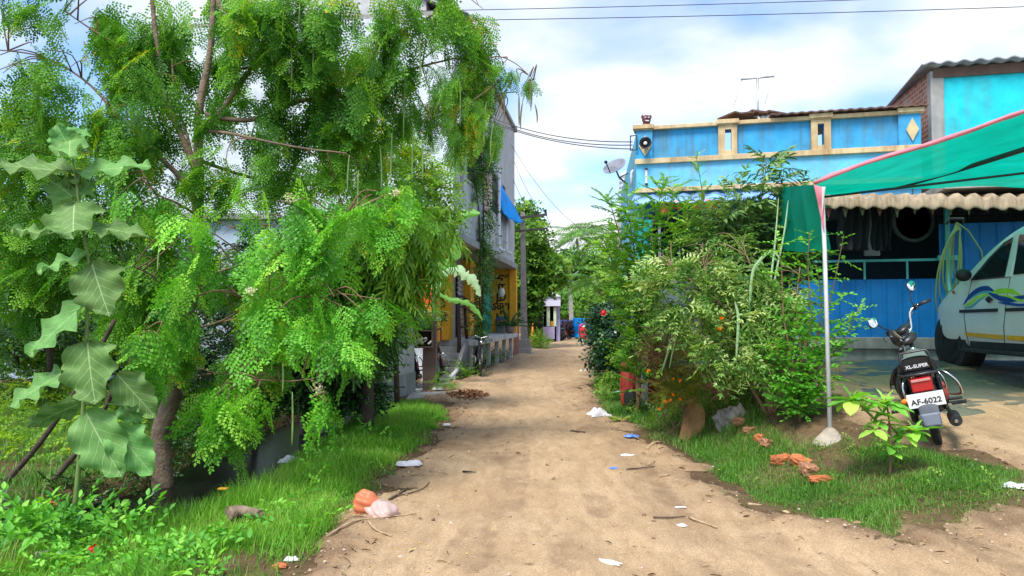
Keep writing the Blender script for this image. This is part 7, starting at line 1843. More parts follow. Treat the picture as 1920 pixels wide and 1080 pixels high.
# ================================================================ MOTORCYCLE
def motorcycle(loc, rot, label, cat='motorcycle', group=None, plate=True, steer=56, detail=True, col_panel=None):
    t = thing('motorcycle', label, cat, loc, group, rot=rot)
    mbk = plain('bike_black', (.02, .02, .024), rough=.35, var=.3)
    mgr = plain('seat_grey_green', (.14, .18, .15), rough=.7)
    mfd = plain('fender_grey', (.10, .11, .13), rough=.45, var=.3)
    def w_(x, parent_name='rear_wheel'):
        m_ = MB(); prof = [(.235, -.030), (.265, -.036), (.283, -.026), (.290, 0), (.283, .026), (.265, .036), (.235, .030)]
        m_.lathe((x, 0, .29), prof, 44, axis='Y')
        for k in range(44):
            a = 2 * PI * k / 44
            for s_ in (-1, 1): m_.box((x + .287 * math.cos(a), s_ * .014, .29 + .287 * math.sin(a)), (.010, .018, .016), (0, -a + PI / 2, .35 * s_))
        w = m_.build(parent_name, m_tyre, t)
        m_ = MB(); m_.lathe((x, 0, .29), [(.235, -.026), (.222, -.012), (.222, .012), (.235, .026)], 36, axis='Y'); m_.lathe((x, 0, .29), [(.02, -.06), (.055, -.05), (.055, .05), (.02, .06)], 18, axis='Y')
        for k in range(18):
            a = 2 * PI * k / 18; b_ = a + (.5 if k % 2 else -.5)
            m_.beam((x + .05 * math.cos(b_), .03 * (1 if k % 2 else -1), .29 + .05 * math.sin(b_)), (x + .228 * math.cos(a), 0, .29 + .228 * math.sin(a)), .004, .004)
        m_.build('rim', m_chr, w)
    w_(0)
    # front assembly, turned about the steering axis
    head = Vector((.98, 0, .80)); ax = Vector((-.42, 0, 1)).normalized()
    SM = Matrix.Translation(head) @ Matrix.Rotation(R(steer), 4, ax) @ Matrix.Translation(-head)
    def fb(name, mb_, mat, par=t, bevel=0):
        mb_.v = [tuple(SM @ Vector(v)) for v in mb_.v]
        return mb_.build(name, mat, par, bevel=bevel)
    m_ = MB(); m_.lathe((1.24, 0, .29), [(.235, -.028), (.265, -.034), (.29, 0), (.265, .034), (.235, .028)], 40, axis='Y'); fw_ = fb('front_wheel', m_, m_tyre)
    m_ = MB(); m_.lathe((1.24, 0, .29), [(.235, -.026), (.222, 0), (.235, .026)], 32, axis='Y'); m_.lathe((1.24, 0, .29), [(.02, -.05), (.06, -.04), (.06, .04), (.02, .05)], 16, axis='Y')
    for k in range(16): a = 2 * PI * k / 16; m_.beam((1.24 + .05 * math.cos(a), 0, .29 + .05 * math.sin(a)), (1.24 + .228 * math.cos(a), 0, .29 + .228 * math.sin(a)), .004, .004)
    fb('rim', m_, m_chr, fw_)
    m_ = MB(); m_.grid(lambda u, v: (1.24 + .315 * math.cos(.35 + 2.3 * u), (v - .5) * .11, .29 + .315 * math.sin(.35 + 2.3 * u) - .03 * abs(v - .5) * 2), 18, 6, thick=(0, 0, .004)); fb('front_mudguard', m_, mbk)
    m_ = MB()
    for s_ in (-.07, .07): m_.tube([(1.24, s_, .29), (.98, s_, .92)], [.022, .016], 10); m_.tube([(1.22, s_, .34), (1.12, s_, .58)], .028, 10)
    m_.box((.99, 0, .88), (.06, .2, .03)); fb('front_fork', m_, m_chr)
    hb_ = [(.80, .36, 1.06), (.88, .27, 1.08), (.92, .18, 1.06), (.95, .10, .93), (.96, 0, .91), (.95, -.10, .93), (.92, -.18, 1.06), (.88, -.27, 1.08), (.80, -.36, 1.06)]
    m_ = MB(); m_.tube(dense([Vector(p) for p in hb_], 4), .013, 10); hbar = fb('handlebar', m_, m_chr)
    for s_ in (-1, 1):
        m_ = MB(); m_.tube([(.865, s_ * .285, 1.078), (.785, s_ * .385, 1.055)], .018, 10); fb('grip', m_, mbk, hbar)
        m_ = MB(); m_.tube([(.90, s_ * .26, 1.08), (.92, s_ * .34, 1.06), (.86, s_ * .40, 1.04)], .006, 6); m_.box((.885, s_ * .255, 1.075), (.05, .05, .045)); fb('brake_lever', m_, mbk, hbar, .004)
        m_ = MB(); mtop = Vector((.86, s_ * (.36 if s_ > 0 else .33), 1.24)); m_.tube([(.88, s_ * .24, 1.08), (.90, s_ * .28, 1.15), mtop], .006, 6)
        mm_ = MB(); Mm = Matrix.Rotation(s_ * .25, 3, 'Z')
        mm_.blob(mtop + Vector((0, s_ * .03, .03)), (.012, .068, .055), 18, 12)
        st = fb('mirror_stalk', m_, mbk, hbar)
        mr_ = fb('mirror', mm_, mbk, t)
        mm_ = MB(); mm_.blob(mtop + Vector((-.009, s_ * .03, .03)), (.006, .063, .050), 18, 12); fb('mirror_glass', mm_, m_mirror, mr_)
    m_ = MB(); m_.lathe((1.04, 0, .90), [(.03, -.10), (.08, -.05), (.095, .03), (.09, .05), (0, .055)], 20, axis='X'); hl = fb('headlight', m_, mbk)
    m_ = MB(); m_.lathe((1.085, 0, .90), [(.085, 0), (.06, .02), (0, .03)], 20, axis='X'); fb('headlight_glass', m_, m_lamp, hl)
    m_ = MB(); m_.blob((.95, 0, .98), (.06, .09, .035), 14, 8); m_.blob((.97, -.0, .86), (.07, .12, .05), 14, 8); fb('instrument_cowl', m_, mbk)
    m_ = MB(); m_.tube([(.90, .2, 1.05), (1.02, .12, .98), (1.06, .05, .80), (.95, .02, .7)], .006, 6); m_.tube([(.90, -.2, 1.05), (1.03, -.1, .95), (1.04, -.05, .75)], .006, 6); fb('cable', m_, mbk)
    # frame, engine, tank
    m_ = MB()
    m_.tube([(.98, 0, .84), (.80, 0, .62), (.60, 0, .45), (.38, 0, .36), (.30, 0, .32)], .022, 8)
    for s_ in (-.09, .09): m_.tube([(.30, s_ * .8, .32), (.0, s_ * .9, .29)], .016, 8); m_.tube([(.40, s_ * .6, .36), (.30, s_, .56), (.0, s_, .66), (-.22, s_, .68)], .014, 8); m_.tube([(.85, s_ * .3, .74), (.40, s_, .62)], .014, 8)
    m_.build('frame', mbk, t)
    m_ = MB(); m_.box((.42, 0, .33), (.26, .20, .20)); m_.lathe((.40, 0, .32), [(.09, -.15), (.10, -.13), (.10, .13), (.09, .15)], 20, axis='Y')
    for k in range(6): m_.box((.58 + k * .012, 0, .40), (.008, .16, .16), (0, .4, 0))
    m_.build('engine', m_rim, t, bevel=.01)
    m_ = MB(); m_.blob((.66, 0, .70), (.21, .12, .10), 20, 12); tk = m_.build('fuel_tank', mbk, t)
    m_ = MB(); m_.lathe((.62, 0, .79), [(.035, 0), (.03, .02), (0, .025)], 14); m_.build('tank_cap', m_chr, tk)
    # seat
    m_ = MB()
    def seat(u, v):
        x = -.20 + .62 * u; w = .155 - .04 * u; a = PI * v
        return (x + (-.015 * math.sin(a) if u == 0 else 0), w * math.cos(a), .70 + .02 * math.cos(u * 5) + .11 * math.sin(a) ** .55)
    m_.grid(seat, 16, 18); m_.prism([seat(0, k / 14) for k in range(15)], (.006, 0, 0)); m_.box((.1, 0, .695), (.6, .24, .02)); st_ = m_.build('seat', mbk, t)
    m_ = MB(); m_.grid(lambda u, v: Vector(seat(.02 + .96 * u, .22 + .56 * v)) + Vector((0, 0, .008)), 14, 12, thick=(0, 0, .004)); m_.build('seat_top', mgr, st_)
    rot_b = Matrix.Rotation(-PI / 2, 4, 'Z') @ Matrix.Rotation(PI / 2, 4, 'X')
    if plate: text('XL-SUPER', .042, (-.224, 0, .755), rot_b, m_whitep, 'seat_lettering', st_, ext=.002, bold=.001)
    # rack and grab rail
    m_ = MB()
    m_.tube([(.05, .15, .70), (-.20, .16, .69), (-.27, .12, .69), (-.28, 0, .69), (-.27, -.12, .69), (-.20, -.16, .69), (.05, -.15, .70)], .013, 8)
    m_.tube([(-.24, .12, .69), (-.23, .115, .86), (-.21, .10, .885), (-.21, -.10, .885), (-.23, -.115, .86), (-.24, -.12, .69)], .011, 8)
    for y in (-.06, 0, .06): m_.tube([(-.27, y, .69), (-.02, y, .695)], .008, 6)
    m_.build('grab_rail', mbk, t)
    # rear fender, lamp, plate
    m_ = MB()
    def fen(u, v):
        a = PI * (.52 + .50 * u); r_ = .335 + .02 * u; w = .085 - .01 * u; b_ = (v - .5) * 2
        return (r_ * math.cos(a) - .01, b_ * w, .30 + r_ * math.sin(a) - .02 * abs(b_) ** 3)
    m_.grid(fen, 20, 10, thick=(-.004, 0, .002)); m_.build('rear_mudguard', mfd, t)
    m_ = MB(); m_.grid(lambda u, v: (-.36 - .03 * u, (v - .5) * (.16 - .03 * u), .36 - .11 * u), 6, 6, thick=(-.005, 0, 0)); m_.build('mud_flap', plain('flap_slate', (.13, .15, .19), rough=.5), t)
    m_ = MB(); m_.box((-.27, 0, .60), (.10, .17, .12)); tlm = m_.build('tail_light', plain('tail_lens', (.45, .015, .02), rough=.15, coat=.5), t, bevel=.014)
    m_ = MB(); m_.box((-.325, 0, .645), (.012, .15, .022)); m_.build('lens_strip', plain('lens_pale', (.6, .25, .22), rough=.2), tlm, bevel=.004)
    m_ = MB(); m_.lathe((-.24, .0, .50), [(.02, -.10), (.02, .10)], 8, axis='Y'); m_.build('plate_bracket', mbk, t)
    if plate:
        m_ = MB(); m_.box((-.335, 0, .475), (.004, .29, .125)); pl = m_.build('number_plate', plain('plate_white', (.78, .78, .78), rough=.5), t, bevel=.002)
        text('AF-6022', .066, (-.339, 0, .462), rot_b, m_black, 'plate_lettering', pl, ext=.001, bold=.0012, sx=1.05)
        text('TN · 21', .018, (-.339, 0, .518), rot_b, m_black, 'plate_lettering', pl, ext=.001) if False else None
    m_ = MB(); m_.tube([(-.25, .05, .47), (-.26, .12, .47)], .008, 6); m_.blob((-.27, .155, .47), (.03, .045, .028), 14, 8); m_.build('indicator', plain('amber', (.75, .20, .02), rough=.2), t)
    m_ = MB(); m_.tube([(.96, .08, .86), (.96, .16, .85)], .008, 6); m_.blob((.95, .20, .85), (.035, .045, .03), 12, 8); fb('indicator', m_, mbk)
    # shocks
    for s_ in (-1, 1):
        m_ = MB(); a_, b_ = Vector((.02, s_ * .13, .30)), Vector((-.08, s_ * .13, .64)); m_.tube([a_, b_], .014, 8)
        for k in range(11): q = a_.lerp(b_, .28 + .06 * k); m_.lathe(q, [(.020, -.005), (.030, 0), (.020, .005)], 12, M=(b_ - a_).to_track_quat('Z', 'Y').to_matrix())
        m_.build('shock_absorber', mbk, t)
    # silencer, pegs, stand, guards
    m_ = MB(); m_.tube([(.46, -.12, .30), (.38, -.16, .20), (.20, -.17, .20)], .018, 10); m_.tube([(.20, -.17, .20), (.12, -.175, .205), (-.22, -.18, .235), (-.26, -.18, .24)], [.03, .052, .052, .044], 16); sl = m_.build('silencer', plain('silencer_black', (.03, .028, .028), rough=.45, metal=.5, var=.4), t)
    m_ = MB(); m_.lathe((-.265, -.18, .24), [(.014, -.02), (.020, 0), (.014, .0)], 12, axis='X'); m_.build('tail_pipe', m_chr, sl)
    for s_ in (-1, 1):
        m_ = MB(); m_.tube([(.12, s_ * .13, .34), (.10, s_ * .19, .33), (.06, s_ * .24, .33)], .008, 6); m_.box((.06, s_ * .25, .33), (.06, .12, .022)); m_.build('foot_peg', mbk, t, bevel=.005)
        m_ = MB(); m_.box((.40, s_ * .24, .30), (.05, .11, .022)); m_.beam((.42, s_ * .12, .30), (.40, s_ * .2, .30), .02, .02); m_.build('foot_rest', mbk, t, bevel=.005)
    m_ = MB(); m_.tube([(.34, .08, .28), (.30, .18, .05), (.27, .22, -.02)], .010, 6); m_.tube([(.27, .20, -.02), (.27, .26, -.02)], .012, 6); m_.build('side_stand', mbk, t)
    m_ = MB(); m_.tube(dense([Vector(p) for p in ((.02, -.12, .66), (-.06, -.20, .64), (-.08, -.27, .55), (-.04, -.29, .44), (.08, -.26, .40), (.16, -.14, .42))], 4), .012, 8); m_.tube(dense([Vector(p) for p in ((.10, -.11, .68), (.02, -.17, .60), (.06, -.18, .48), (.16, -.12, .44))], 4), .009, 8); m_.build('leg_guard', m_chr, t)
    m_ = MB(); m_.tube(dense([Vector(p) for p in ((-.12, .12, .66), (-.20, .155, .58), (-.20, .15, .46), (-.06, .13, .38))], 4), .010, 8); m_.build('saree_guard', m_chr, t)
    m_ = MB(); m_.blob((.12, -.15, .44), (.10, .045, .085), 14, 10); m_.build('side_box', plain('side_box_red', (.32, .05, .03), rough=.5, var=.4), t)
    m_ = MB(); m_.blob((.02, .16, .52), (.17, .05, .14), 16, 10); m_.lathe((.0, .13, .33), [(.10, -.03), (.11, 0), (.10, .03)], 20, axis='Y'); m_.box((.18, .12, .33), (.40, .035, .09)); m_.build('chain_cover', mbk, t, bevel=.008)
    return t
m_mirror = plain('mirror_glass', (.9, .9, .9), rough=.04, metal=1, var=0)
bc = G(1760, 834)
motorcycle((bc.x, bc.y, bc.z + .01), (R(-13), R(-5.5), R(90 - 27)), 'black motorcycle with chrome bars and white number plate leaning on its stand in the yard')
c = P(783, 735, 16.6)
motorcycle((P(776, 700, 15.9).x, 15.7, .02), (R(-8), 0, R(98)), 'dark motorcycle half hidden in the gateway left of the brown gate post', plate=False)
c = P(836, 700, 18.0)
motorcycle((P(822, 700, 17.0).x, 16.9, .02), (R(-8), 0, R(97)), 'motorcycle with orange red tail behind the gate post by the shop steps', plate=False)
c = P(1052, 636, 46)
motorcycle((c.x, 46.2, .02), (R(-8), 0, R(200)), 'tiny dark motorcycle parked beside the far lilac shop', plate=False)

# ================================================================ BICYCLE
bx0, by0 = P(893, 700, 19.8).x, 19.7
bi = thing('bicycle', 'old black upright bicycle parked on its stand at the left road edge', 'bicycle', (bx0, by0, .0), rot=(R(-3), 0, R(-82)))
m_bk2 = plain('bicycle_black', (.03, .03, .035), rough=.4)
for x, nm in ((0, 'wheel'), (1.08, 'wheel')):
    m = MB(); m.lathe((x, 0, .34), [(.315, -.018), (.335, -.014), (.345, 0), (.335, .014), (.315, .018)], 40, axis='Y'); w = m.build('wheel', m_tyre, bi)
    m = MB(); m.lathe((x, 0, .34), [(.315, -.014), (.300, 0), (.315, .014)], 36, axis='Y'); m.lathe((x, 0, .34), [(.02, -.05), (.02, .05)], 10, axis='Y')
    for k in range(20): a = 2 * PI * k / 20; m.beam((x, .03 * (-1) ** k, .34), (x + .305 * math.cos(a), 0, .34 + .305 * math.sin(a)), .003, .003)
    m.build('rim', m_chr, w)
    m = MB(); m.grid(lambda u, v: (x + .37 * math.cos(.1 + 2.7 * u), (v - .5) * .06, .34 + .37 * math.sin(.1 + 2.7 * u)), 16, 2, thick=(0, 0, .003)); m.build('mudguard', m_bk2, bi)
m = MB(); sp1, bb_, hd = Vector((.30, 0, .86)), Vector((.45, 0, .32)), Vector((.88, 0, .84))
for a_, b_ in ((sp1, bb_), (bb_, Vector((.92, 0, .70))), (sp1 - Vector((0, 0, .04)), hd), (Vector((.92, 0, .68)), Vector((.86, 0, .92)))): m.tube([a_, b_], .015, 8)
for s_ in (-.05, .05): m.tube([bb_, (0, s_, .34)], .009, 6); m.tube([sp1 - Vector((0, 0, .08)), (0, s_, .34)], .009, 6)
m.build('frame', m_bk2, bi)
m = MB()
for s_ in (-.05, .05): m.tube([(.90, s_ * .6, .72), (.97, s_, .5), (1.08, s_, .34)], .011, 6)
m.build('fork', m_bk2, bi)
m = MB(); m.tube(dense([Vector(p) for p in ((.68, .28, .98), (.80, .26, 1.0), (.90, .15, 1.02), (.88, 0, .98), (.90, -.15, 1.02), (.80, -.26, 1.0), (.68, -.28, .98))], 4), .012, 8); m.tube([(.87, 0, .9), (.88, 0, .98)], .013, 8); m.build('handlebar', m_chr, bi)
m = MB(); m.blob((.26, 0, .93), (.14, .10, .035), 16, 8); m.tube([(.28, 0, .9), (.30, 0, .82)], .013, 8); m.build('saddle', m_blk, bi)
m = MB(); m.box((-.05, 0, .74), (.36, .14, .012)); m.tube([(-.18, .06, .74), (0, .06, .34)], .006, 6); m.tube([(-.18, -.06, .74), (0, -.06, .34)], .006, 6); m.build('carrier', m_bk2, bi)
m = MB(); m.tube([(0, .06, .34), (-.05, .18, -.0)], .009, 6); m.tube([(0, -.06, .34), (-.05, -.18, 0)], .009, 6); m.tube([(-.05, .18, 0.005), (-.05, -.18, .005)], .009, 6); m.build('stand', m_bk2, bi)
m = MB(); m.lathe((.45, .05, .32), [(.02, -.01), (.09, -.003), (.09, .003), (.02, .01)], 20, axis='Y'); m.beam((.45, .08, .32), (.52, .08, .16), .012, .012); m.beam((.45, -.08, .32), (.38, -.08, .48), .012, .012); m.box((.53, .13, .15), (.08, .09, .02)); m.box((.37, -.13, .49), (.08, .09, .02)); m.build('crank', m_chr, bi)
m = MB(); m.lathe((1.0, 0, .86), [(.02, -.05), (.05, 0), (.045, .02), (0, .02)], 14, axis='X'); m.build('lamp', m_chr, bi)

# ================================================================ PERSON far down the lane, bending
pp_ = G(1094, 648)
pr = thing('person', 'person in bright pink and red clothes bending forward on the far lane', 'person', (pp_.x, pp_.y, 0))
ox, oy = pp_.x, pp_.y
def skin(name, pts, edges, rad, mat, par, sub=1):
    me = bpy.data.meshes.new(name); me.from_pydata([tuple(p) for p in pts], edges, []); o = link(name, me, mat, par)
    md = o.modifiers.new('skin', 'SKIN')
    for i, v in enumerate(me.skin_vertices[0].data if me.skin_vertices else []): v.radius = rad[i]; v.use_root = (i == 0)
    if not me.skin_vertices:
        bm = bmesh.new(); bm.from_mesh(me); lay = bm.verts.layers.skin.verify()
        for i, v in enumerate(bm.verts): v[lay].radius = rad[i]; v[lay].use_root = (i == 0)
        bm.to_mesh(me); bm.free()
    md.use_smooth_shade = True
    s2 = o.modifiers.new('sub', 'SUBSURF'); s2.levels = s2.render_levels = sub
    return o
B = lambda x, y, z: (ox + x, oy + y, z)
pts = [B(0, 0, .86), B(.0, .14, .98), B(0, .38, 1.02), B(0, .50, .98), B(0, .62, .95), B(0, .70, .93), B(-.09, 0, .80), B(-.10, .06, .46), B(-.10, -.02, .09), B(-.10, .12, .04), B(.09, 0, .80), B(.12, .12, .46), B(.12, .06, .09), B(.13, .20, .04),
       B(-.17, .40, .98), B(-.20, .46, .72), B(-.16, .56, .50), B(-.15, .60, .42), B(.17, .40, .98), B(.22, .44, .72), B(.18, .54, .50), B(.17, .58, .42)]
ed = [(0, 1), (1, 2), (2, 3), (3, 4), (4, 5), (0, 6), (6, 7), (7, 8), (8, 9), (0, 10), (10, 11), (11, 12), (12, 13), (2, 14), (14, 15), (15, 16), (16, 17), (2, 18), (18, 19), (19, 20), (20, 21)]
rd_ = [(.14, .12), (.14, .11), (.13, .10), (.05, .05), (.095, .09), (.08, .08), (.09, .09), (.055, .055), (.035, .035), (.03, .03), (.09, .09), (.055, .055), (.035, .035), (.03, .03), (.055, .055), (.04, .04), (.028, .028), (.025, .025), (.055, .055), (.04, .04), (.028, .028), (.025, .025)]
m_skin = plain('skin_brown', (.22, .11, .065), rough=.6)
skin('body', pts, ed, rd_, m_skin, pr)
m = MB(); m.lathe((ox, oy + .02, 0), [(.20, .30), (.19, .5), (.20, .72), (.21, .88), (.15, .98)], 22); m.build('skirt', plain('red_cloth', (.65, .02, .05), rough=.8, var=.3, scale=20), pr)
m = MB(); m.blob((ox - .01, oy + .20, .98), (.22, .28, .17), 20, 12, noise=.06); m.build('shawl', plain('pink_cloth_bright', (.80, .03, .22), rough=.8, var=.3, scale=15), pr)
m = MB(); m.blob((ox, oy + .66, .97), (.10, .11, .11), 14, 10); m.build('hair', m_black, pr)
# ================================================================ SMALL THINGS
m_rc = plain('cart_red', (.42, .045, .025), rough=.55, var=.35, scale=6, bump=.2)
rcx = P(1200, 700, 12.0)
gz = Hs(rcx.x, 12.0)
rc = thing('hand_cart', 'red iron wheelbarrow tipped up on its nose beside the shrubs', 'wheelbarrow', (rcx.x, 12.0, gz))
a, b_, c_, d_ = P(1197, 735, 12.0), P(1230, 735, 12.3), P(1226, 690, 12.4), P(1192, 690, 12.0)
m = MB()
def tray(u, v):
    w = .23 + .09 * math.sin(PI * (.25 + .6 * v)); bow = .12 * (1 - (2 * u - 1) ** 2) * math.sin(PI * min(1, v * .9 + .1))
    return Vector((rcx.x + .03 + (u - .5) * 2 * w, 12.0 + .10 - bow + .1 * v, gz + .03 + .72 * v))
m.grid(tray, 16, 14, smooth=True, thick=(0, .015, 0)); m.build('tray', m_rc, rc)
m = MB(); m.tube([tray(0, v / 8) for v in range(9)] + [tray(u / 6, 1) for u in range(7)] + [tray(1, 1 - v / 8) for v in range(9)], .013, 6); m.build('rim', m_rc, rc)
m = MB(); m.beam((rcx.x - .17, 11.9, gz + .30), (rcx.x - .16, 11.95, gz + .78), .06, .03); m.beam((rcx.x - .16, 11.95, gz + .80), (rcx.x + .06, 12.1, gz + .60), .06, .03); m.build('handle', m_rc, rc, bevel=.004)
m = MB(); m.lathe((rcx.x - .18, 11.92, gz + .16), [(.10, -.04), (.16, -.035), (.16, .035), (.10, .04)], 24, axis='X', M=Matrix.Rotation(.3, 3, 'Z')); m.build('wheel', m_tyre, rc)

def stone(name, label, cat, px, py, r, mat, noise=.16, rot=0, group=None, Y=None, lift=.4):
    g_ = G(px, py) if Y is None else gp_(px, py, Y)
    m_ = MB(); m_.blob((g_.x, g_.y, g_.z + r[2] * lift), r, 14, 9, noise=noise, M=Matrix.Rotation(rot, 3, 'Z')); o = m_.build(name, mat)
    for p_ in o.data.polygons: p_.use_smooth = False
    return tag(o, label, cat, group)
m_bk = plain('brick_orange', (.48, .15, .055), rough=.95, bump=.6, var=.3, scale=14)
m_bkm = plain('brick_muddy', (.36, .17, .09), rough=.95, bump=.6, var=.35, scale=12)
m_st = plain('stone_grey', (.22, .21, .19), rough=.95, bump=.7, var=.3, scale=8)
m_slab = plain('slab_ochre', (.36, .20, .08), rough=.95, bump=.9, var=.4, scale=5)
def brick(label, px, py, d, rot, mat=m_bk, tilt=(0, 0)):
    g_ = G(px, py); bm = bmesh.new(); bmesh.ops.create_cube(bm, size=1); bmesh.ops.subdivide_edges(bm, edges=bm.edges, cuts=4, use_grid_fill=True)
    for v in bm.verts:
        q = v.co * 2; v.co = Vector((v.co.x * d[0], v.co.y * d[1], v.co.z * d[2])) + Vector([random.uniform(-1, 1) * .009 for _ in range(3)]) - q * .006 * (q.length > 1.4)
        if px % 3 == 0 and v.co.x > d[0] * .2: v.co.z *= .75; v.co.y *= .8
    me = bpy.data.meshes.new('brick'); bm.to_mesh(me); bm.free()
    me.transform(Matrix.Translation((g_.x, g_.y, g_.z + d[2] * .42)) @ Euler((tilt[0], tilt[1], rot)).to_matrix().to_4x4())
    return tag(link('brick', me, mat), label, 'brick', 'bricks edging the grass island')
brick('orange brick at the left of the four on the grass', 1466, 868, (.19, .11, .08), .3, tilt=(.1, -.1))
brick('tilted orange brick second from the left of the four on the grass', 1502, 872, (.19, .10, .08), -.9, tilt=(.3, .2))
brick('pale topped brick behind the flat end brick on the grass', 1518, 890, (.14, .13, .10), .2, m_bkm, tilt=(.2, 0))
brick('flat long orange brick at the right end of the row', 1545, 903, (.24, .09, .05), -.1)
brick('muddy brick half buried by the stem of the pale shrub', 1440, 838, (.16, .10, .08), .6, m_bkm, tilt=(.1, .2))
brick('orange broken brick beside the pale shrub stem', 1424, 828, (.12, .09, .08), 1.0)
brick('muddy brick just behind the grey stone', 1408, 812, (.17, .10, .07), .3, m_bkm)
brick('topmost muddy brick next to the ochre slab', 1388, 798, (.16, .11, .09), -.4, m_bkm)
stone('stone', 'grey rounded stone behind the muddy bricks', 'stone', 1362, 800, (.13, .11, .15), m_st, noise=.3)
stone('stone', 'small grey stone at the foot of the ochre slab', 'stone', 1385, 775, (.09, .08, .12), m_st, noise=.3, Y=8.6)
stone('stone', 'orange stone among the weeds near the giant leaved sapling', 'stone', 85, 955, (.09, .06, .05), m_bk)
stone('stone', 'small orange stone at the bottom edge by the verge', 'stone', 525, 1065, (.045, .03, .02), m_bk)
stone('stone', 'flat grey stone sunk in the near road', 'stone', 1000, 1070, (.10, .06, .012), m_st, lift=.9)
# leaning ochre slab
q0 = G(1302, 822); m = MB()
m.prism([q0 + Vector(v) for v in ((-.13, 0, -.05), (.13, .05, -.05), (.20, .22, .26), (.14, .34, .52), (.05, .34, .50), (-.02, .20, .24))], (-.05, .08, .0))
o = m.build('ochre_slab', m_slab, None, bevel=.012); tag(o, 'ochre stone slab leaning beside the marigold bush', 'slab')
# driftwood log piece in the left grass, twigs on the road
def stick(label, pts, r, mat=m_dry2, cat='stick', name='stick', n=7, ground=True, group='sticks on the dirt road', lift=.012):
    q = []
    for i, (a_, b2) in enumerate(pts):
        g_ = G(a_, b2); q.append(Vector((g_.x, g_.y, float(np.maximum(road_z(g_.x, g_.y), H(g_.x, g_.y))) + lift)))
    m_ = MB(); branch(m_, q, r, r * .5, n, .15, 3)
    return tag(m_.build(name, mat), label, cat, group)
m_wood = plain('dry_wood', (.42, .29, .17), rough=.9, var=.3, scale=20)
m_woodd = plain('dark_wood', (.10, .065, .04), rough=.9, var=.3, scale=20)
stick('long thin pale twig lying below the orange bag', [(612, 1020), (660, 1005), (710, 990), (780, 975)], .007, m_wood)
stick('dark forked root at the verge edge above the orange bag', [(730, 945), (750, 935), (765, 918)], .012, m_woodd)
stick('reddish twig running right from the dark root', [(735, 940), (770, 935), (795, 920), (805, 912)], .007, m_woodd)
stick('pale split stick on the right road edge under the blue wrapper', [(1212, 850), (1228, 842), (1242, 832)], .022, m_wood)
stick('short pale stick behind the split stick', [(1225, 830), (1245, 838)], .010, m_wood)
stick('flat brown wood chip in the middle right of the road', [(1071, 815), (1097, 817)], .018, m_woodd)
stick('thin brown twig on the right of the road below the small blue wrapper', [(1175, 890), (1200, 886), (1228, 882)], .008, m_woodd)
stick('small black stick in the centre of the road', [(868, 893), (893, 895)], .009, m_black)
stick('curved pale twig at the right before the grass island', [(1293, 982), (1310, 992), (1345, 1000)], .010, m_wood)
stick('dark twig left of the curved pale twig', [(1225, 985), (1255, 984), (1285, 980)], .008, m_woodd)
stick('pale flat stick between grass island and road', [(1402, 948), (1428, 950)], .013, m_wood)
stick('long thin pale stick on the brown leaf litter near the bottom', [(690, 1000), (705, 1012), (735, 1020)], .008, m_wood)
stick('short pale stick right of the two blue wrappers', [(1215, 880), (1228, 874)], .008, m_wood)
stick('stubby pale stick at the foot of the grass slope', [(1235, 906), (1255, 902)], .016, m_wood)
lg = stick('torn grey brown log end lying in the grass of the left verge', [(428, 992), (455, 985), (488, 990)], .055, m_bark, 'log', 'log_piece', 9, group=None, lift=.10)
# wrappers and bags
def crumple(name, label, cat, px, py, size, h, mat, rot=0, mat2=None, group=None, n=14, seed=1, lift=.0):
    g_ = G(px, py); z0 = float(np.maximum(road_z(g_.x, g_.y), H(g_.x, g_.y))) + .006 + lift; r_ = random.Random(seed); ph = [r_.uniform(0, 6) for _ in range(8)]
    Mz = Matrix.Rotation(rot, 3, 'Z')
    def fn(u, v):
        x = (u - .5) * size[0] * (1 + .14 * math.sin(v * 7 + ph[0])); y = (v - .5) * size[1] * (1 + .18 * math.sin(u * 8 + ph[1]))
        dome = max(0, math.sin(PI * u)) ** .35 * max(0, math.sin(PI * v)) ** .35
        zz = h * dome * (.62 + .25 * math.sin(u * 9 + ph[2] + v * 4) + .2 * math.sin(v * 13 + ph[3] - u * 6) + .14 * abs(math.sin(u * 21 + v * 17 + ph[4])))
        q = Mz @ Vector((x, y, 0)); return Vector((g_.x, g_.y, z0)) + q + Vector((0, 0, max(.001, zz)))
    m_ = MB(); m_.grid(fn, n, n, smooth=True, thick=(0, 0, -.003))
    if mat2:
        for i, f in enumerate(m_.f):
            cx = sum(m_.v[k][0] for k in f) / len(f)
            if cx > g_.x + size[0] * .02: m_.m[i] = 1
    o = m_.build(name, [mat, mat2] if mat2 else mat)
    return tag(o, label, cat, group)
m_or = leafmat('bag_orange', [(.82, .30, .15), (.82, .30, .15)], trans=.45, rough=.3, tcol=(1, 1, 1)); m_pk = leafmat('bag_pink', [(.78, .60, .54), (.78, .60, .54)], trans=.45, rough=.25, tcol=(1, 1, 1))
m_wbag = plain('bag_white', (.62, .60, .64), rough=.35); m_bw = plain('wrapper_blue', (.10, .22, .75), rough=.3, var=.5, scale=30); m_pap = plain('paper_white', (.72, .71, .68), rough=.8)
g_ = G(703, 975); zb = g_.z + .03
bg = thing('plastic_bag', 'crumpled orange and pale pink plastic bag on the left road edge', 'plastic bag', g_)
m = MB(); m.blob(g_ + Vector((-.075, .05, .105)), (.095, .10, .10), 40, 26, noise=.13, M=Euler((.2, -.5, .3)).to_matrix()); m.blob(g_ + Vector((-.12, .03, .05)), (.03, .06, .05), 20, 12, noise=.2); m.build('orange_side', m_or, bg)
m = MB(); m.blob(g_ + Vector((.055, -.01, .065)), (.115, .10, .07), 40, 26, noise=.16, M=Euler((.1, .25, -.4)).to_matrix()); m.blob(g_ + Vector((.02, -.08, .03)), (.06, .04, .03), 24, 14, noise=.22); m.build('pink_side', m_pk, bg)
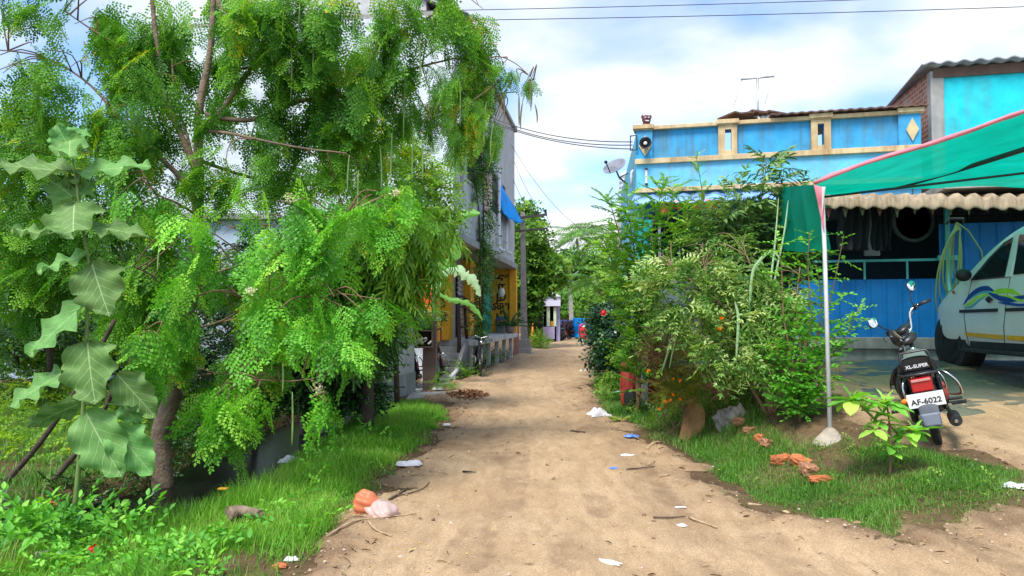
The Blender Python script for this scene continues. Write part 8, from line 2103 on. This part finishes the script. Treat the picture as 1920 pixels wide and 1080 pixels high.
crumple('plastic_bag', 'crumpled white plastic bag at the right edge of the road', 'plastic bag', 1123, 782, (.30, .22), .12, m_wbag, .3, seed=4)
crumple('plastic_bag', 'flat grey white plastic bag at the left verge edge', 'plastic bag', 767, 876, (.24, .12), .05, m_wbag, .1, seed=5)
crumple('wrapper', 'blue and white wrapper on the right of the road', 'wrapper', 1184, 827, (.17, .09), .03, m_bw, .1, seed=6)
crumple('wrapper', 'tiny blue wrapper nearer than the larger blue one', 'wrapper', 1151, 885, (.075, .045), .015, m_bw, .4, seed=7)
crumple('paper_scrap', 'white leaf shaped paper scrap between the blue wrappers', 'paper', 1177, 860, (.14, .08), .012, m_pap, .0, seed=8)
crumple('paper_scrap', 'white paper sheet on the grass below the red wheelbarrow', 'paper', 1161, 738, (.26, .22), .05, m_pap, .3, seed=9)
crumple('paper_scrap', 'pale cloth rag left of the red wheelbarrow', 'rag', 1168, 712, (.26, .2), .08, m_wbag, 0, seed=10)
crumple('paper_scrap', 'white printed paper scrap on the road before the grass island', 'paper', 1279, 998, (.06, .06), .008, m_pap, .2, seed=11)
crumple('paper_scrap', 'white scrap at the left verge edge near the leaf pile', 'paper', 838, 798, (.10, .07), .03, m_pap, .4, seed=12)
crumple('paper_scrap', 'torn white paper strip at the bottom edge of the road', 'paper', 1140, 1068, (.15, .06), .012, m_pap, -.5, seed=13)
crumple('paper_scrap', 'small white stone like scrap near the bottom of the left verge', 'paper', 546, 1052, (.08, .04), .025, m_pap, .1, seed=14)
crumple('paper_scrap', 'thin white strip on the right of the road by the curved twig', 'paper', 1276, 961, (.08, .02), .005, m_pap, 0, seed=15)
crumple('plastic_bag', 'thin clear plastic bag on the driveway at the right edge', 'plastic bag', 1903, 914, (.20, .14), .03, m_wbag, -.4, seed=16)
crumple('plastic_bag', 'dirty white plastic bag in the ditch at the bottom left corner', 'plastic bag', 95, 1052, (.20, .09), .05, m_wbag, .2, seed=17, lift=.02)
crumple('plastic_bag', 'grey plastic bag lying in the black ditch by the verge grass', 'plastic bag', 545, 872, (.22, .12), .06, m_wbag, .2, seed=18, lift=.03)
crumple('paper_scrap', 'white rag at the foot of the brown gate post', 'rag', 820, 735, (.22, .12), .05, m_pap, 0, seed=19)
# drain pipe lying by the steps
m = MB(); a_ = P(842, 712, 17.2); b2 = P(860, 686, 18.4); m.tube([(a_.x, 17.2, .08), (b2.x, 18.4, .22)], .05, 12); tag(m.build('loose_pipe', m_whitep), 'short white pipe lying in the weeds by the shop steps', 'pipe')
# sandals
for px, py, l in ((852, 707, 'left black sandal of the pair by the shop steps'), (866, 705, 'right black sandal of the pair by the shop steps')):
    g_ = G(px, py); m = MB(); m.blob((g_.x, g_.y, g_.z + .02), (.12, .05, .02), 12, 6); m.tube([(g_.x - .02, g_.y - .04, g_.z + .03), (g_.x, g_.y, g_.z + .07), (g_.x - .02, g_.y + .04, g_.z + .03)], .01, 5); tag(m.build('sandal', m_black), l, 'sandal')
# pile of dead leaves in the road, and brown leaves around
lv = Leaves(); n = 800; a = RS.uniform(0, 2 * PI, n); r_ = RS.rand(n) ** .7; x0 = P(878, 742, 14.2).x
x = x0 + np.cos(a) * r_ * .36; y = 14.0 + np.sin(a) * r_ * .8
lv.add(np.stack([x, y, roadtop(x, y) + RS.rand(n) * .03 * (1 - r_)], -1), RS.normal(size=(n, 3)) * [1, 1, .35], RS.normal(size=(n, 3)) * .5 + [0, 0, 1], RS.uniform(.04, .10, n), .45)
tag(lv.build('dead_leaves', leafmat('dead_leaf', [(.10, .045, .02), (.25, .10, .045), (.36, .19, .10)], trans=.1), None, T_LEAF), kind='stuff')
m = MB(); g_ = G(418, 945); m.blob((g_.x, g_.y, g_.z + .12), (.05, .025, .012), 12, 6, noise=.2); tag(m.build('yellow_flower', plain('marigold_yellow', (.8, .38, .02))), 'fallen orange yellow flower head on the left verge grass', 'flower')
# concrete apron by the gateway
m = MB(); q = [G(760, 752), G(835, 742), G(850, 700), G(800, 700)]; m.prism([Vector((v.x, v.y, v.z + .0)) for v in q], (0, 0, .035)); o = m.build('gateway_path', m_conc, None, bevel=.01); o['kind'] = 'structure'
